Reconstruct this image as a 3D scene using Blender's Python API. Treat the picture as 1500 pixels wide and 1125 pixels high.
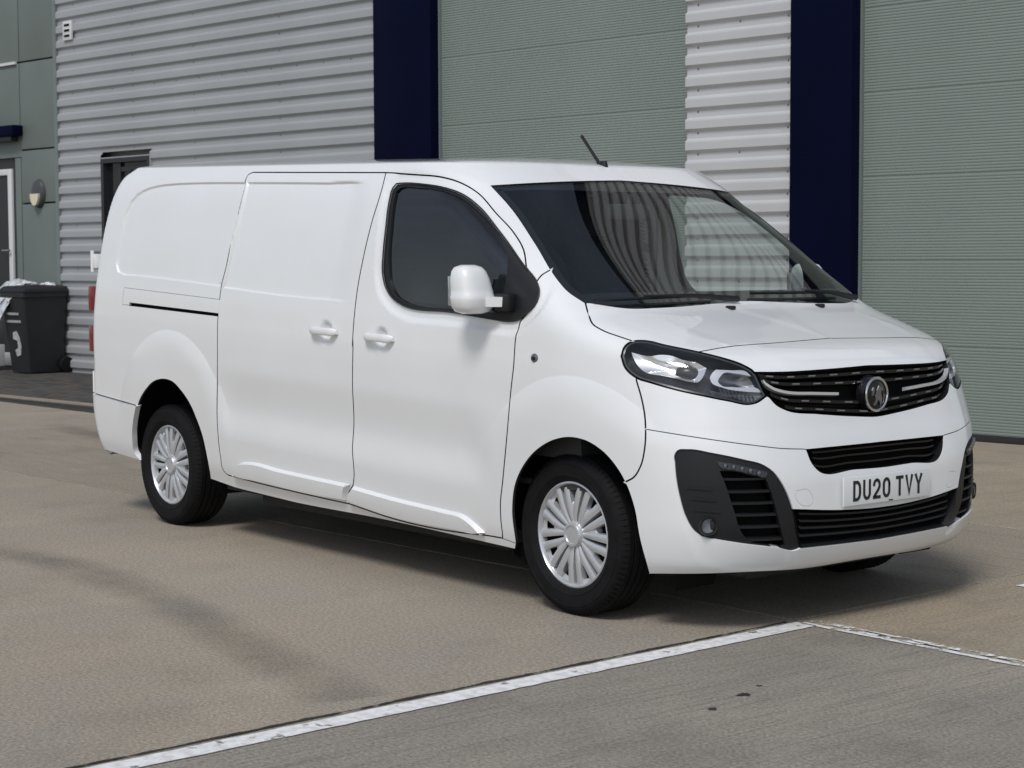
# White panel van parked in front of an industrial unit.  World axes: x = van forward, y = van left, z = up, metres.
import bpy, bmesh, math, random
import numpy as np
from mathutils import Vector, Matrix
from mathutils.geometry import delaunay_2d_cdt

for _o in list(bpy.data.objects):
    bpy.data.objects.remove(_o, do_unlink=True)
SC = bpy.context.scene
COL = SC.collection
random.seed(7)

# ---------------------------------------------------------------- camera
cam = bpy.data.cameras.new('camera')
cam_o = bpy.data.objects.new('camera', cam); COL.objects.link(cam_o)
SC.camera = cam_o
cam.sensor_width = 36.0
cam.lens = 64.09
cam.clip_start = 0.1
cam.clip_end = 3000.0
cam.dof.use_dof = True
cam.dof.focus_distance = 7.6
cam.dof.aperture_fstop = 9.0
_yaw, _pitch, _roll = math.radians(140.824), math.radians(-3.915), math.radians(-0.212)
_fw = Vector((math.cos(_pitch)*math.cos(_yaw), math.cos(_pitch)*math.sin(_yaw), math.sin(_pitch)))
_r = _fw.cross(Vector((0, 0, 1))).normalized(); _u = _r.cross(_fw)
_c, _s = math.cos(_roll), math.sin(_roll)
_r, _u = _c*_r + _s*_u, _c*_u - _s*_r
cam_o.matrix_world = Matrix(((_r.x, _u.x, -_fw.x, 5.406), (_r.y, _u.y, -_fw.y, -5.577), (_r.z, _u.z, -_fw.z, 1.4118), (0, 0, 0, 1)))
SC.render.resolution_x, SC.render.resolution_y = 1024, 768
SC.render.engine = 'CYCLES'

# ---------------------------------------------------------------- sky and sun (bright overcast)
SUN_EL, SUN_AZ = math.radians(52), math.radians(-58)          # azimuth measured from +x towards +y
world = bpy.data.worlds.new('World'); SC.world = world; world.use_nodes = True
_nt = world.node_tree; _nt.nodes.clear()
_out = _nt.nodes.new('ShaderNodeOutputWorld'); _bg = _nt.nodes.new('ShaderNodeBackground')
_sky = _nt.nodes.new('ShaderNodeTexSky'); _sky.sky_type = 'NISHITA'; _sky.sun_disc = False
_sky.sun_elevation = SUN_EL; _sky.sun_rotation = math.pi/2 - SUN_AZ
_sky.air_density = 1.0; _sky.dust_density = 1.5; _sky.ozone_density = 1.0
_hs = _nt.nodes.new('ShaderNodeHueSaturation'); _hs.inputs['Saturation'].default_value = 0.62
# broken cloud cover: soft lighter and darker masses over the whole dome
_tc = _nt.nodes.new('ShaderNodeTexCoord'); _cn = _nt.nodes.new('ShaderNodeTexNoise')
_cn.inputs['Scale'].default_value = 2.6; _cn.inputs['Detail'].default_value = 6; _cn.inputs['Roughness'].default_value = 0.55
_cr = _nt.nodes.new('ShaderNodeMapRange'); _cr.inputs['From Min'].default_value = 0.35; _cr.inputs['From Max'].default_value = 0.68
_cr.inputs['To Min'].default_value = 0.72; _cr.inputs['To Max'].default_value = 1.45
_mu = _nt.nodes.new('ShaderNodeVectorMath'); _mu.operation = 'SCALE'
_nt.links.new(_sky.outputs[0], _hs.inputs['Color'])
_nt.links.new(_tc.outputs['Generated'], _cn.inputs['Vector'])
_nt.links.new(_cn.outputs[0], _cr.inputs['Value'])
_nt.links.new(_hs.outputs[0], _mu.inputs[0]); _nt.links.new(_cr.outputs[0], _mu.inputs['Scale'])
_nt.links.new(_mu.outputs[0], _bg.inputs['Color']); _nt.links.new(_bg.outputs[0], _out.inputs['Surface'])
_bg.inputs['Strength'].default_value = 0.085
sun = bpy.data.lights.new('sun', 'SUN'); sun.energy = 1.5; sun.angle = math.radians(16); sun.color = (1.0, 0.985, 0.965)
sun_o = bpy.data.objects.new('sun', sun); COL.objects.link(sun_o)
_sd = Vector((math.cos(SUN_EL)*math.cos(SUN_AZ), math.cos(SUN_EL)*math.sin(SUN_AZ), math.sin(SUN_EL)))
sun_o.rotation_euler = _sd.to_track_quat('Z', 'Y').to_euler()
SC.view_settings.view_transform = 'Standard'; SC.view_settings.look = 'None'
SC.view_settings.gamma = 1.0; SC.view_settings.exposure = 0.34

# ---------------------------------------------------------------- materials
def mat(name, col=(0.5, 0.5, 0.5), rough=0.5, metal=0.0, coat=0.0, noise=None, bump=None, spec=0.5, coat_rough=0.03):
    """noise = (scale, amount, tint) multiplies the colour; bump = (scale, strength, distance)"""
    m = bpy.data.materials.new(name); m.use_nodes = True
    nt = m.node_tree; p = nt.nodes['Principled BSDF']
    p.inputs['Base Color'].default_value = (*col, 1); p.inputs['Roughness'].default_value = rough
    p.inputs['Metallic'].default_value = metal; p.inputs['Coat Weight'].default_value = coat
    p.inputs['Coat Roughness'].default_value = coat_rough; p.inputs['Specular IOR Level'].default_value = spec
    tc = None
    if noise or bump:
        tc = nt.nodes.new('ShaderNodeTexCoord')
    if noise:
        n = nt.nodes.new('ShaderNodeTexNoise'); n.inputs['Scale'].default_value = noise[0]; n.inputs['Detail'].default_value = 5
        nt.links.new(tc.outputs['Object'], n.inputs['Vector'])
        r = nt.nodes.new('ShaderNodeMapRange'); r.inputs['From Min'].default_value = .3; r.inputs['From Max'].default_value = .7
        nt.links.new(n.outputs[0], r.inputs['Value'])
        mx = nt.nodes.new('ShaderNodeMix'); mx.data_type = 'RGBA'
        t = noise[2] if len(noise) > 2 else tuple(c*(1-noise[1]) for c in col)
        mx.inputs[6].default_value = (*t, 1); mx.inputs[7].default_value = (*col, 1)
        nt.links.new(r.outputs[0], mx.inputs[0]); nt.links.new(mx.outputs[2], p.inputs['Base Color'])
    if bump:
        n = nt.nodes.new('ShaderNodeTexNoise'); n.inputs['Scale'].default_value = bump[0]; n.inputs['Detail'].default_value = 4
        nt.links.new(tc.outputs['Object'], n.inputs['Vector'])
        b = nt.nodes.new('ShaderNodeBump'); b.inputs['Strength'].default_value = bump[1]; b.inputs['Distance'].default_value = bump[2]
        nt.links.new(n.outputs[0], b.inputs['Height']); nt.links.new(b.outputs[0], p.inputs['Normal'])
    return m

def glass_mat(name, tint, ior=1.5, rough=0.0):
    """thin pane: tinted see-through layer with real Fresnel reflection"""
    m = bpy.data.materials.new(name); m.use_nodes = True; nt = m.node_tree; nt.nodes.clear()
    o = nt.nodes.new('ShaderNodeOutputMaterial'); mx = nt.nodes.new('ShaderNodeMixShader')
    t = nt.nodes.new('ShaderNodeBsdfTransparent'); t.inputs[0].default_value = (*tint, 1)
    g = nt.nodes.new('ShaderNodeBsdfGlossy'); g.inputs['Roughness'].default_value = rough; g.inputs[0].default_value = (1, 1, 1, 1)
    f = nt.nodes.new('ShaderNodeFresnel')
    ge = nt.nodes.new('ShaderNodeNewGeometry'); mr = nt.nodes.new('ShaderNodeMapRange')      # same reflectance from either side of the sheet
    mr.inputs['To Min'].default_value = ior; mr.inputs['To Max'].default_value = 1.0/ior
    nt.links.new(ge.outputs['Backfacing'], mr.inputs['Value']); nt.links.new(mr.outputs[0], f.inputs['IOR'])
    nt.links.new(f.outputs[0], mx.inputs[0]); nt.links.new(t.outputs[0], mx.inputs[1]); nt.links.new(g.outputs[0], mx.inputs[2])
    nt.links.new(mx.outputs[0], o.inputs[0])
    return m
M = {}
M['paint'] = mat('white_paint', (0.80, 0.812, 0.82), 0.36, coat=1.0, noise=(3.0, 0.04, (0.78, 0.785, 0.785)), bump=(260, 0.02, 0.001))
M['plastic'] = mat('black_trim_plastic', (0.012, 0.0125, 0.014), 0.42, bump=(900, 0.25, 0.0006), spec=.35)
M['gloss_black'] = mat('gloss_black', (0.008, 0.008, 0.009), 0.12)
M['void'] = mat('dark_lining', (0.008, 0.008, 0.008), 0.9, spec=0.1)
M['rubber_gap_shade'] = mat('rubber_and_gap_shade', (0.02, 0.02, 0.02), 0.6)  # black rubber; also paints shade onto the shut-line flanges
M['lamp_white'] = mat('lamp_white', (0.20, 0.21, 0.22), 0.2)
M['tyre'] = mat('tyre_rubber', (0.008, 0.008, 0.009), 0.75, noise=(22, 0.4), bump=(120, 0.2, 0.001), spec=.2)
M['silver'] = mat('wheel_silver', (0.60, 0.61, 0.63), 0.28, metal=0.5, noise=(14, 0.10))
M['dash'] = mat('slat_dash_grey', (0.26, 0.26, 0.27), 0.35, metal=0.5)
M['satin'] = mat('satin_silver', (0.72, 0.73, 0.75), 0.28, metal=0.5)
M['chrome'] = mat('chrome', (0.75, 0.76, 0.78), 0.10, metal=1.0)
M['dull_chrome'] = mat('dull_chrome', (0.30, 0.30, 0.31), 0.30, metal=1.0)
M['reflector'] = mat('lamp_reflector', (0.88, 0.89, 0.90), 0.22, metal=0.75)
M['lamp_dark'] = mat('lamp_housing', (0.035, 0.037, 0.042), 0.30)
M['red_lens'] = mat('red_lens', (0.16, 0.004, 0.008), 0.12, coat=.6)
M['plate'] = mat('plate_white', (0.72, 0.74, 0.74), 0.35)
M['plate_ink'] = mat('plate_black', (0.012, 0.012, 0.013), 0.4)
M['wind_glass'] = glass_mat('windscreen_glass', (0.80, 0.86, 0.82), 1.55)
M['side_glass'] = glass_mat('side_glass', (0.70, 0.75, 0.74), 1.80)
M['lens'] = glass_mat('clear_lens', (0.93, 0.94, 0.95), 1.45)
M['trim_grey'] = mat('cab_trim_grey', (0.20, 0.21, 0.205), 0.8, bump=(300, .2, .001))
M['trim_dark'] = mat('cab_trim_dark', (0.03, 0.031, 0.033), 0.7, bump=(300, .2, .001))
M['fabric'] = mat('seat_fabric', (0.035, 0.037, 0.042), 0.9, noise=(60, 0.3), bump=(400, .4, .001))
M['steel'] = mat('zinc_steel', (0.45, 0.45, 0.46), 0.35, metal=0.8)
M['underbody'] = mat('underbody', (0.02, 0.02, 0.02), 0.8)
# ---- analytic van body surface: rows (v) x plan curve (t) ----
RAKE = 0.032
#        zs     b     x0     xf     zc     k1    k2    xr
ROWS = [
 (0.185, 0.882,  0.00, 0.700, 0.205, 0.88, 0.72, -4.040),
 (0.300, 0.917,  0.00, 0.812, 0.290, 0.92, 0.77, -4.075),
 (0.450, 0.936,  0.00, 0.858, 0.445, 0.93, 0.78, -4.092),
 (0.580, 0.944,  0.00, 0.854, 0.585, 0.93, 0.78, -4.085),
 (0.720, 0.949,  0.00, 0.832, 0.730, 0.92, 0.78, -4.070),
 (0.800, 0.951,  0.00, 0.812, 0.812, 0.90, 0.77, -4.070),
 (0.900, 0.951, -0.02, 0.797, 0.902, 0.86, 0.76, -4.068),
 (0.975, 0.949, -0.05, 0.775, 0.996, 0.84, 0.77, -4.065),
 (1.040, 0.945, -0.07, 0.700, 1.066, 0.87, 0.81, -4.060),
 (1.115, 0.940, -0.11, 0.420, 1.147, 0.93, 0.87, -4.055),
 (1.190, 0.932, -0.20, 0.160, 1.212, 0.95, 0.87, -4.048),
 (1.235, 0.927, -0.29, 0.090, 1.240, 0.95, 0.87, -4.043),
 (1.450, 0.900, -0.60, -0.230, 1.445, 0.95, 0.87, -4.010),
 (1.640, 0.860, -0.90, -0.520, 1.640, 0.94, 0.86, -3.970),
 (1.745, 0.818, -1.085, -0.670, 1.748, 0.935, 0.84, -3.925),
 (1.800, 0.785, -1.18, -0.750, 1.800, 0.93, 0.82, -3.830),
]
_R = np.array(ROWS)
NV = len(ROWS) - 1
def _pchip_setup(Y):
    d = np.diff(Y, axis=0)
    m = np.zeros_like(Y)
    a, b = d[:-1], d[1:]
    with np.errstate(divide='ignore', invalid='ignore'):
        h = np.where(a * b > 0, 2 * a * b / (a + b), 0.0)
    m[1:-1] = h
    m[0], m[-1] = d[0], d[-1]
    return m
_M = _pchip_setup(_R)
def row_params(v):
    v = np.clip(np.asarray(v, float), 0, NV - 1e-9)
    i = v.astype(int); f = (v - i)[..., None]
    f2, f3 = f * f, f * f * f
    return (2*f3-3*f2+1)*_R[i] + (f3-2*f2+f)*_M[i] + (-2*f3+3*f2)*_R[i+1] + (f3-f2)*_M[i+1]
def base(t, v):
    t = np.asarray(t, float); v = np.asarray(v, float)
    t, v = np.broadcast_arrays(t, v)
    p = row_params(v)
    zs, b, x0, xf, zc, k1, k2, xr = [p[..., j] for j in range(8)]
    u = np.clip(t, 0, 1)
    w0, w1, w2, w3 = (1-u)**3, 3*u*(1-u)**2, 3*u*u*(1-u), u**3
    a = xf - x0
    x = w0*x0 + w1*(x0+k1*a) + w2*xf + w3*xf
    y = -(w0*b + w1*b + w2*k2*b)
    z = zs + (zc - zs) * (u*u*(3-2*u))
    xs = x0 + t
    side = t < 0
    x = np.where(side, xs, x)
    # gentle barrel of the long side
    bar = 0.012 * np.clip((-xs - 1.9) / 2.2, 0, 1)**2
    dx = np.clip(xs - xr, 0.0, 0.09)
    bar = bar + 0.09 - np.sqrt(np.maximum(0.0081 - (0.09 - dx)**2, 0.0))     # rounded rear corner
    y = np.where(side, -(b - bar), y)
    z = z - RAKE * x
    return np.stack([x, y, z], -1)
def sstep(a, b, x):
    q = np.clip((x - a) / (b - a), 0, 1)
    return q*q*(3-2*q)
WHEELS = ((0.075, 0.340), (-3.120, 0.430))     # arch centres (x, z)
def disp(X):
    x, z = X[..., 0], X[..., 2]
    d = np.zeros_like(x)
    for (wx, wz), ro in zip(WHEELS, (0.62, 0.62)):
        r = np.hypot(x - wx, z - wz)
        k = np.clip((ro - r) / 0.13, 0, 1)
        rise = 0.012 * (1 - (1 - k)**2)                       # sharp foot, soft shoulder
        side = sstep(0.42, 0.80, z) * (1 - sstep(0.40, 0.62, x))
        d = d + rise * side
    zz = z + RAKE * x
    door = sstep(-2.75, -2.45, x) * (1 - sstep(-0.62, -0.38, x))
    d = d - 0.016 * door * sstep(0.82, 0.60, zz) * (1 - sstep(0.60, 0.44, zz))
    return d
def _nrm(f, t, v, h=1e-3):
    t = np.asarray(t, float); v = np.asarray(v, float)
    t1 = np.minimum(t + h, 1.0); t0 = t1 - 2*h
    v1 = np.minimum(v + h, NV); v1 = np.maximum(v1, 2*h); v0 = v1 - 2*h
    a = f(t1, v) - f(t0, v); b = f(t, v1) - f(t, v0)
    n = np.cross(a, b); n /= np.linalg.norm(n, axis=-1, keepdims=True) + 1e-12
    return n
def surf(t, v):
    X = base(t, v)
    return X + _nrm(base, t, v) * disp(X)[..., None]
POLY = {
 'body_side': [-2.63,15,-2.6004,15,-2.5709,15,-2.5413,15,-2.5118,15,-2.4822,15,-2.4527,15,-2.4231,15,-2.3936,15,-2.364,15,-2.3345,15,-2.3049,15,-2.2754,15,-2.2458,15,-2.2163,15,-2.1867,15,-2.1572,15,-2.1276,15,-2.0981,15,-2.0685,15,-2.039,15,-2.0094,15,-1.9799,15,-1.9503,15,-1.9208,15,-1.8912,15,-1.8617,15,-1.8321,15,-1.8026,15,-1.773,15,-1.7435,15,-1.7139,15,-1.6844,15,-1.6548,15,-1.6253,15,-1.5957,15,-1.5662,15,-1.5366,15,-1.5071,15,-1.4775,15,-1.448,15,-1.4184,15,-1.3889,15,-1.3593,15,-1.3298,15,-1.3002,15,-1.2707,15,-1.2411,15,-1.2116,15,-1.182,15,-1.1525,15,-1.1229,15,-1.0934,15,-1.0638,15,-1.0343,15,-1.0047,15,-0.9752,15,-0.9456,15,-0.9161,15,-0.8865,15,-0.857,15,-0.8274,15,-0.7979,15,-0.7683,15,-0.7388,15,-0.7092,15,-0.6797,15,-0.6501,15,-0.6206,15,-0.591,15,-0.5615,15,-0.5319,15,-0.5024,15,-0.4728,15,-0.4433,15,-0.4137,15,-0.3842,15,-0.3546,15,-0.3251,15,-0.2955,15,-0.266,15,-0.2364,15,-0.2069,15,-0.1773,15,-0.1478,15,-0.1182,15,-0.0887,15,-0.0591,15,-0.0296,15,0,15,0.02,15,0.0451,15,0.0703,15,0.0954,15,0.1205,15,0.1456,15,0.1708,15,0.1959,15,0.221,15,0.2462,15,0.2713,15,0.2964,15,0.3215,15,0.3467,15,0.3718,15,0.3969,15,0.4221,15,0.4472,15,0.4723,15,0.4974,15,0.5226,15,0.5477,15,0.5728,15,0.5979,15,0.6231,15,0.6482,15,0.6733,15,0.6985,15,0.7236,15,0.7487,15,0.7738,15,0.799,15,0.8241,15,0.8492,15,0.8744,15,0.8995,15,0.9246,15,0.9497,15,0.9749,15,1,15,1,14.635,1,14.27,1,13.919,0.9948,13.915,0.9822,13.906,0.9693,13.897,0.9562,13.887,0.9429,13.876,0.9294,13.866,0.9156,13.855,0.9015,13.844,0.8872,13.832,0.8726,13.821,0.8576,13.808,0.8424,13.796,0.8269,13.783,0.811,13.77,0.7948,13.757,0.7782,13.743,0.7612,13.73,0.7439,13.716,0.7262,13.703,0.708,13.689,0.6894,13.675,0.6702,13.662,0.6504,13.648,0.63,13.633,0.6091,13.619,0.5876,13.605,0.5654,13.591,0.5427,13.576,0.5193,13.563,0.4953,13.549,0.4706,13.536,0.4414,13.522,0.4472,13.417,0.4522,13.33,0.457,13.248,0.4616,13.169,0.4656,13.093,0.4691,13.018,0.4719,12.946,0.4737,12.879,0.4748,12.813,0.475,12.749,0.4746,12.688,0.4736,12.629,0.472,12.57,0.47,12.513,0.4677,12.456,0.465,12.4,0.4621,12.345,0.4589,12.289,0.4557,12.234,0.4524,12.179,0.449,12.124,0.4456,12.071,0.4418,12.016,0.4377,11.961,0.4334,11.911,0.4291,11.863,0.4248,11.817,0.4207,11.772,0.4169,11.729,0.4135,11.687,0.4095,11.633,0.4392,11.695,0.4048,11.665,0.382,11.647,0.3579,11.625,0.3323,11.598,0.2973,11.549,0.2729,11.512,0.275,11.7,0.2924,11.753,0.3107,11.811,0.3281,11.871,0.3438,11.934,0.3567,12.001,0.3665,12.07,0.3734,12.135,0.3782,12.197,0.3816,12.257,0.3842,12.316,0.3856,12.369,0.3853,12.419,0.3839,12.469,0.3815,12.518,0.3787,12.567,0.3756,12.617,0.3726,12.668,0.3702,12.723,0.3685,12.782,0.3675,12.846,0.3665,12.915,0.3651,12.991,0.3626,13.071,0.3588,13.152,0.3532,13.231,0.3453,13.306,0.3352,13.38,0.3237,13.452,0.3108,13.521,0.2966,13.588,0.2813,13.653,0.2651,13.714,0.248,13.771,0.2299,13.823,0.211,13.87,0.1915,13.914,0.1717,13.957,0.1524,13.994,0.1324,14.025,0.1121,14.051,0.0916,14.072,0.0709,14.09,0.0503,14.106,0.0299,14.121,0.0098,14.136,-0.0116,14.153,-0.0368,14.172,-0.0622,14.188,-0.088,14.203,-0.1139,14.217,-0.1401,14.23,-0.1664,14.243,-0.1928,14.257,-0.2193,14.272,-0.2211,14.273,-0.2481,14.277,-0.2751,14.28,-0.3024,14.284,-0.3297,14.288,-0.3572,14.292,-0.3848,14.297,-0.4126,14.301,-0.4406,14.305,-0.4686,14.309,-0.4969,14.313,-0.5253,14.317,-0.5538,14.322,-0.5825,14.326,-0.6113,14.33,-0.6403,14.334,-0.6694,14.339,-0.6987,14.343,-0.7282,14.348,-0.7578,14.352,-0.7876,14.357,-0.8176,14.361,-0.8477,14.366,-0.878,14.371,-0.9084,14.375,-0.9391,14.38,-0.9699,14.385,-1.0009,14.39,-1.0321,14.395,-1.0634,14.4,-1.095,14.405,-1.1267,14.41,-1.1586,14.415,-1.1908,14.42,-1.2231,14.425,-1.2555,14.43,-1.2882,14.435,-1.3211,14.441,-1.3547,14.446,-1.3853,14.345,-1.4175,14.211,-1.4546,13.934,-1.486,13.703,-1.5125,13.551,-1.5393,13.408,-1.5657,13.275,-1.5919,13.15,-1.6179,13.031,-1.6439,12.922,-1.6702,12.825,-1.6971,12.733,-1.7239,12.647,-1.7505,12.565,-1.777,12.485,-1.8033,12.407,-1.8295,12.33,-1.8557,12.254,-1.882,12.179,-1.9084,12.102,-1.936,12.021,-1.9633,11.941,-1.9901,11.868,-2.0166,11.799,-2.0429,11.734,-2.0692,11.669,-2.0956,11.605,-2.1222,11.541,-2.149,11.476,-2.1764,11.407,-2.2043,11.335,-2.233,11.256,-2.2631,11.163,-2.2953,11.034,-2.3332,10.77,-2.3743,10.325,-2.4066,9.958,-2.4326,9.71,-2.4551,9.495,-2.4749,9.292,-2.4919,9.087,-2.507,8.851,-2.5201,8.616,-2.5315,8.379,-2.5412,8.134,-2.5489,7.877,-2.5545,7.601,-2.5592,7.319,-2.5642,7.049,-2.5706,6.795,-2.578,6.547,-2.5853,6.311,-2.5917,6.09,-2.5972,5.887,-2.6024,5.706,-2.6074,5.536,-2.6118,5.37,-2.6151,5.2,-2.6171,5.017,-2.6184,4.806,-2.6204,4.566,-2.6229,4.325,-2.6255,4.121,-2.6276,3.949,-2.6276,3.808,-2.6281,3.685,-2.629,3.57,-2.6301,3.459,-2.6315,3.349,-2.6331,3.238,-2.6347,3.124,-2.6362,3.004,-2.6374,2.877,-2.6384,2.747,-2.6392,2.615,-2.6398,2.482,-2.6403,2.35,-2.6409,2.214,-2.6418,2.082,-2.6432,1.954,-2.6449,1.833,-2.6464,1.716,-2.6475,1.602,-2.6482,1.489,-2.6482,1.376,-2.6475,1.262,-2.6489,1.132,-2.6522,0.984,-2.6529,0.824,-2.6445,0.676,-2.6291,0.589,-2.6117,0.511,-2.5785,0.507,-2.5462,0.502,-2.5142,0.498,-2.4824,0.493,-2.4507,0.489,-2.4192,0.484,-2.3878,0.48,-2.3566,0.477,-2.3255,0.473,-2.2945,0.471,-2.2642,0.469,-2.234,0.467,-2.204,0.466,-2.1741,0.465,-2.1443,0.465,-2.1146,0.464,-2.0851,0.465,-2.0556,0.465,-2.0264,0.466,-1.9972,0.467,-1.9682,0.468,-1.9393,0.469,-1.9106,0.471,-1.8819,0.473,-1.8535,0.474,-1.8251,0.476,-1.7969,0.479,-1.7688,0.481,-1.7409,0.483,-1.7127,0.485,-1.6846,0.488,-1.6567,0.491,-1.6289,0.494,-1.6012,0.497,-1.5736,0.5,-1.5462,0.503,-1.5191,0.506,-1.4941,0.492,-1.4691,0.477,-1.4443,0.461,-1.4196,0.444,-1.3951,0.428,-1.3707,0.411,-1.3464,0.395,-1.3222,0.379,-1.298,0.364,-1.2738,0.35,-1.2496,0.337,-1.2253,0.325,-1.201,0.315,-1.1766,0.307,-1.1522,0.301,-1.1268,0.296,-1.1015,0.293,-1.0762,0.291,-1.0509,0.29,-1.0256,0.29,-1.0003,0.292,-0.9751,0.294,-0.9498,0.298,-0.9246,0.303,-0.8994,0.309,-0.8743,0.316,-0.8491,0.324,-0.824,0.333,-0.799,0.344,-0.774,0.355,-0.749,0.367,-0.7241,0.381,-0.6993,0.395,-0.6742,0.412,-0.649,0.431,-0.6239,0.452,-0.5989,0.473,-0.574,0.494,-0.5494,0.514,-0.5251,0.531,-0.5011,0.545,-0.4789,0.556,-0.457,0.565,-0.4352,0.572,-0.4135,0.579,-0.3921,0.587,-0.3118,0.522,-0.3279,0.305,-0.3541,0.303,-0.3804,0.3,-0.4068,0.298,-0.4333,0.296,-0.46,0.294,-0.4869,0.292,-0.5138,0.29,-0.5409,0.288,-0.5682,0.286,-0.5956,0.284,-0.6232,0.282,-0.6509,0.28,-0.6787,0.278,-0.7068,0.276,-0.7349,0.274,-0.7633,0.272,-0.7918,0.27,-0.8205,0.267,-0.8493,0.265,-0.8784,0.262,-0.9076,0.26,-0.937,0.257,-0.9666,0.254,-0.9963,0.25,-1.0263,0.247,-1.0564,0.243,-1.0868,0.239,-1.1173,0.235,-1.1481,0.23,-1.1791,0.225,-1.2102,0.22,-1.2416,0.214,-1.2732,0.208,-1.3051,0.202,-1.3373,0.194,-1.3697,0.186,-1.4024,0.177,-1.4354,0.167,-1.4686,0.157,-1.502,0.146,-1.5356,0.135,-1.5695,0.124,-1.6036,0.113,-1.638,0.101,-1.6725,0.09,-1.7072,0.079,-1.7422,0.068,-1.7773,0.057,-1.8126,0.046,-1.8481,0.036,-1.8837,0.027,-1.9195,0.018,-1.9554,0.01,-1.9916,0.003,-2.0278,0,-2.0642,0,-2.1008,0,-2.1374,0,-2.1752,0,-2.2134,0,-2.2518,0,-2.2904,0,-2.3292,0,-2.3681,0,-2.4071,0,-2.4461,0,-2.4851,0,-2.5239,0,-2.5595,0.004,-2.5949,0.019,-2.6302,0.038,-2.6655,0.058,-2.7009,0.079,-2.7364,0.101,-2.7722,0.122,-2.8084,0.142,-2.7955,0.43,-2.7913,0.566,-2.7878,0.697,-2.7853,0.822,-2.784,0.94,-2.7841,1.05,-2.785,1.152,-2.7862,1.242,-2.7875,1.328,-2.7889,1.412,-2.7905,1.495,-2.7925,1.577,-2.7948,1.659,-2.7976,1.741,-2.8011,1.824,-2.8052,1.907,-2.8101,1.992,-2.8155,2.08,-2.8214,2.168,-2.8277,2.258,-2.8343,2.349,-2.8412,2.441,-2.8484,2.536,-2.8557,2.63,-2.8634,2.724,-2.8716,2.815,-2.8807,2.903,-2.8908,2.987,-2.9021,3.068,-2.9141,3.144,-2.927,3.216,-2.9407,3.284,-2.9553,3.35,-2.9709,3.413,-2.9876,3.474,-3.0062,3.542,-3.0254,3.611,-3.0466,3.674,-3.0715,3.721,-3.0948,3.747,-3.1197,3.763,-3.1456,3.766,-3.1721,3.757,-3.1989,3.735,-3.2259,3.7,-3.2522,3.656,-3.2774,3.603,-3.3019,3.536,-3.3242,3.461,-3.345,3.38,-3.3653,3.299,-3.3874,3.204,-3.4082,3.104,-3.4278,2.995,-3.4459,2.878,-3.4624,2.756,-3.4754,2.644,-3.4868,2.529,-3.4829,2.522,-3.518,2.559,-3.5552,2.571,-3.5933,2.582,-3.6343,2.59,-3.6789,2.594,-3.7221,2.601,-3.7607,2.613,-3.7995,2.626,-3.8422,2.641,-3.8851,2.656,-3.9283,2.672,-3.9718,2.688,-4.0234,2.697,-4.0679,2.697,-4.0621,3.206,-4.052,3.742,-4.05,4.278,-4.05,4.814,-4.0459,5.35,-4.0311,5.887,-4.0144,6.423,-3.9962,6.959,-3.9831,7.495,-3.969,8.031,-3.9482,8.567,-3.918,9.103,-3.8658,9.639,-3.8126,10.175,-3.7681,10.711,-3.6754,11.247,-3.4712,11.783,-3.2764,12.32,-3.0918,12.856,-2.9499,13.392,-2.8337,13.928,-2.7323,14.464],
 'rear_bumper': [-4.0236,2.657,-3.9723,2.634,-3.9288,2.618,-3.8856,2.603,-3.8427,2.587,-3.8,2.572,-3.7612,2.559,-3.7225,2.547,-3.6792,2.54,-3.6346,2.536,-3.5937,2.528,-3.5557,2.517,-3.5185,2.506,-3.4779,2.518,-3.4847,2.554,-3.4971,2.414,-3.5067,2.3,-3.5162,2.187,-3.5264,2.069,-3.5363,1.954,-3.5458,1.844,-3.5547,1.738,-3.563,1.635,-3.5703,1.533,-3.5766,1.432,-3.5817,1.33,-3.5855,1.226,-3.5897,1.113,-3.5947,0.99,-3.5998,0.858,-3.6034,0.723,-3.6032,0.593,-3.5967,0.477,-3.5845,0.396,-3.5689,0.328,-3.5533,0.26,-3.5883,0.275,-3.6264,0.285,-3.6647,0.295,-3.7032,0.305,-3.742,0.316,-3.7811,0.326,-3.8204,0.336,-3.8599,0.346,-3.8997,0.357,-3.9398,0.367,-3.9869,0.369,-4.0218,0.05,-4.0308,0.288,-4.04,0.526,-4.0484,0.765,-4.0551,1.003,-4.0607,1.241,-4.0659,1.479,-4.07,1.717,-4.0719,1.955,-4.0716,2.194,-4.0702,2.432,-4.0682,2.67],
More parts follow.
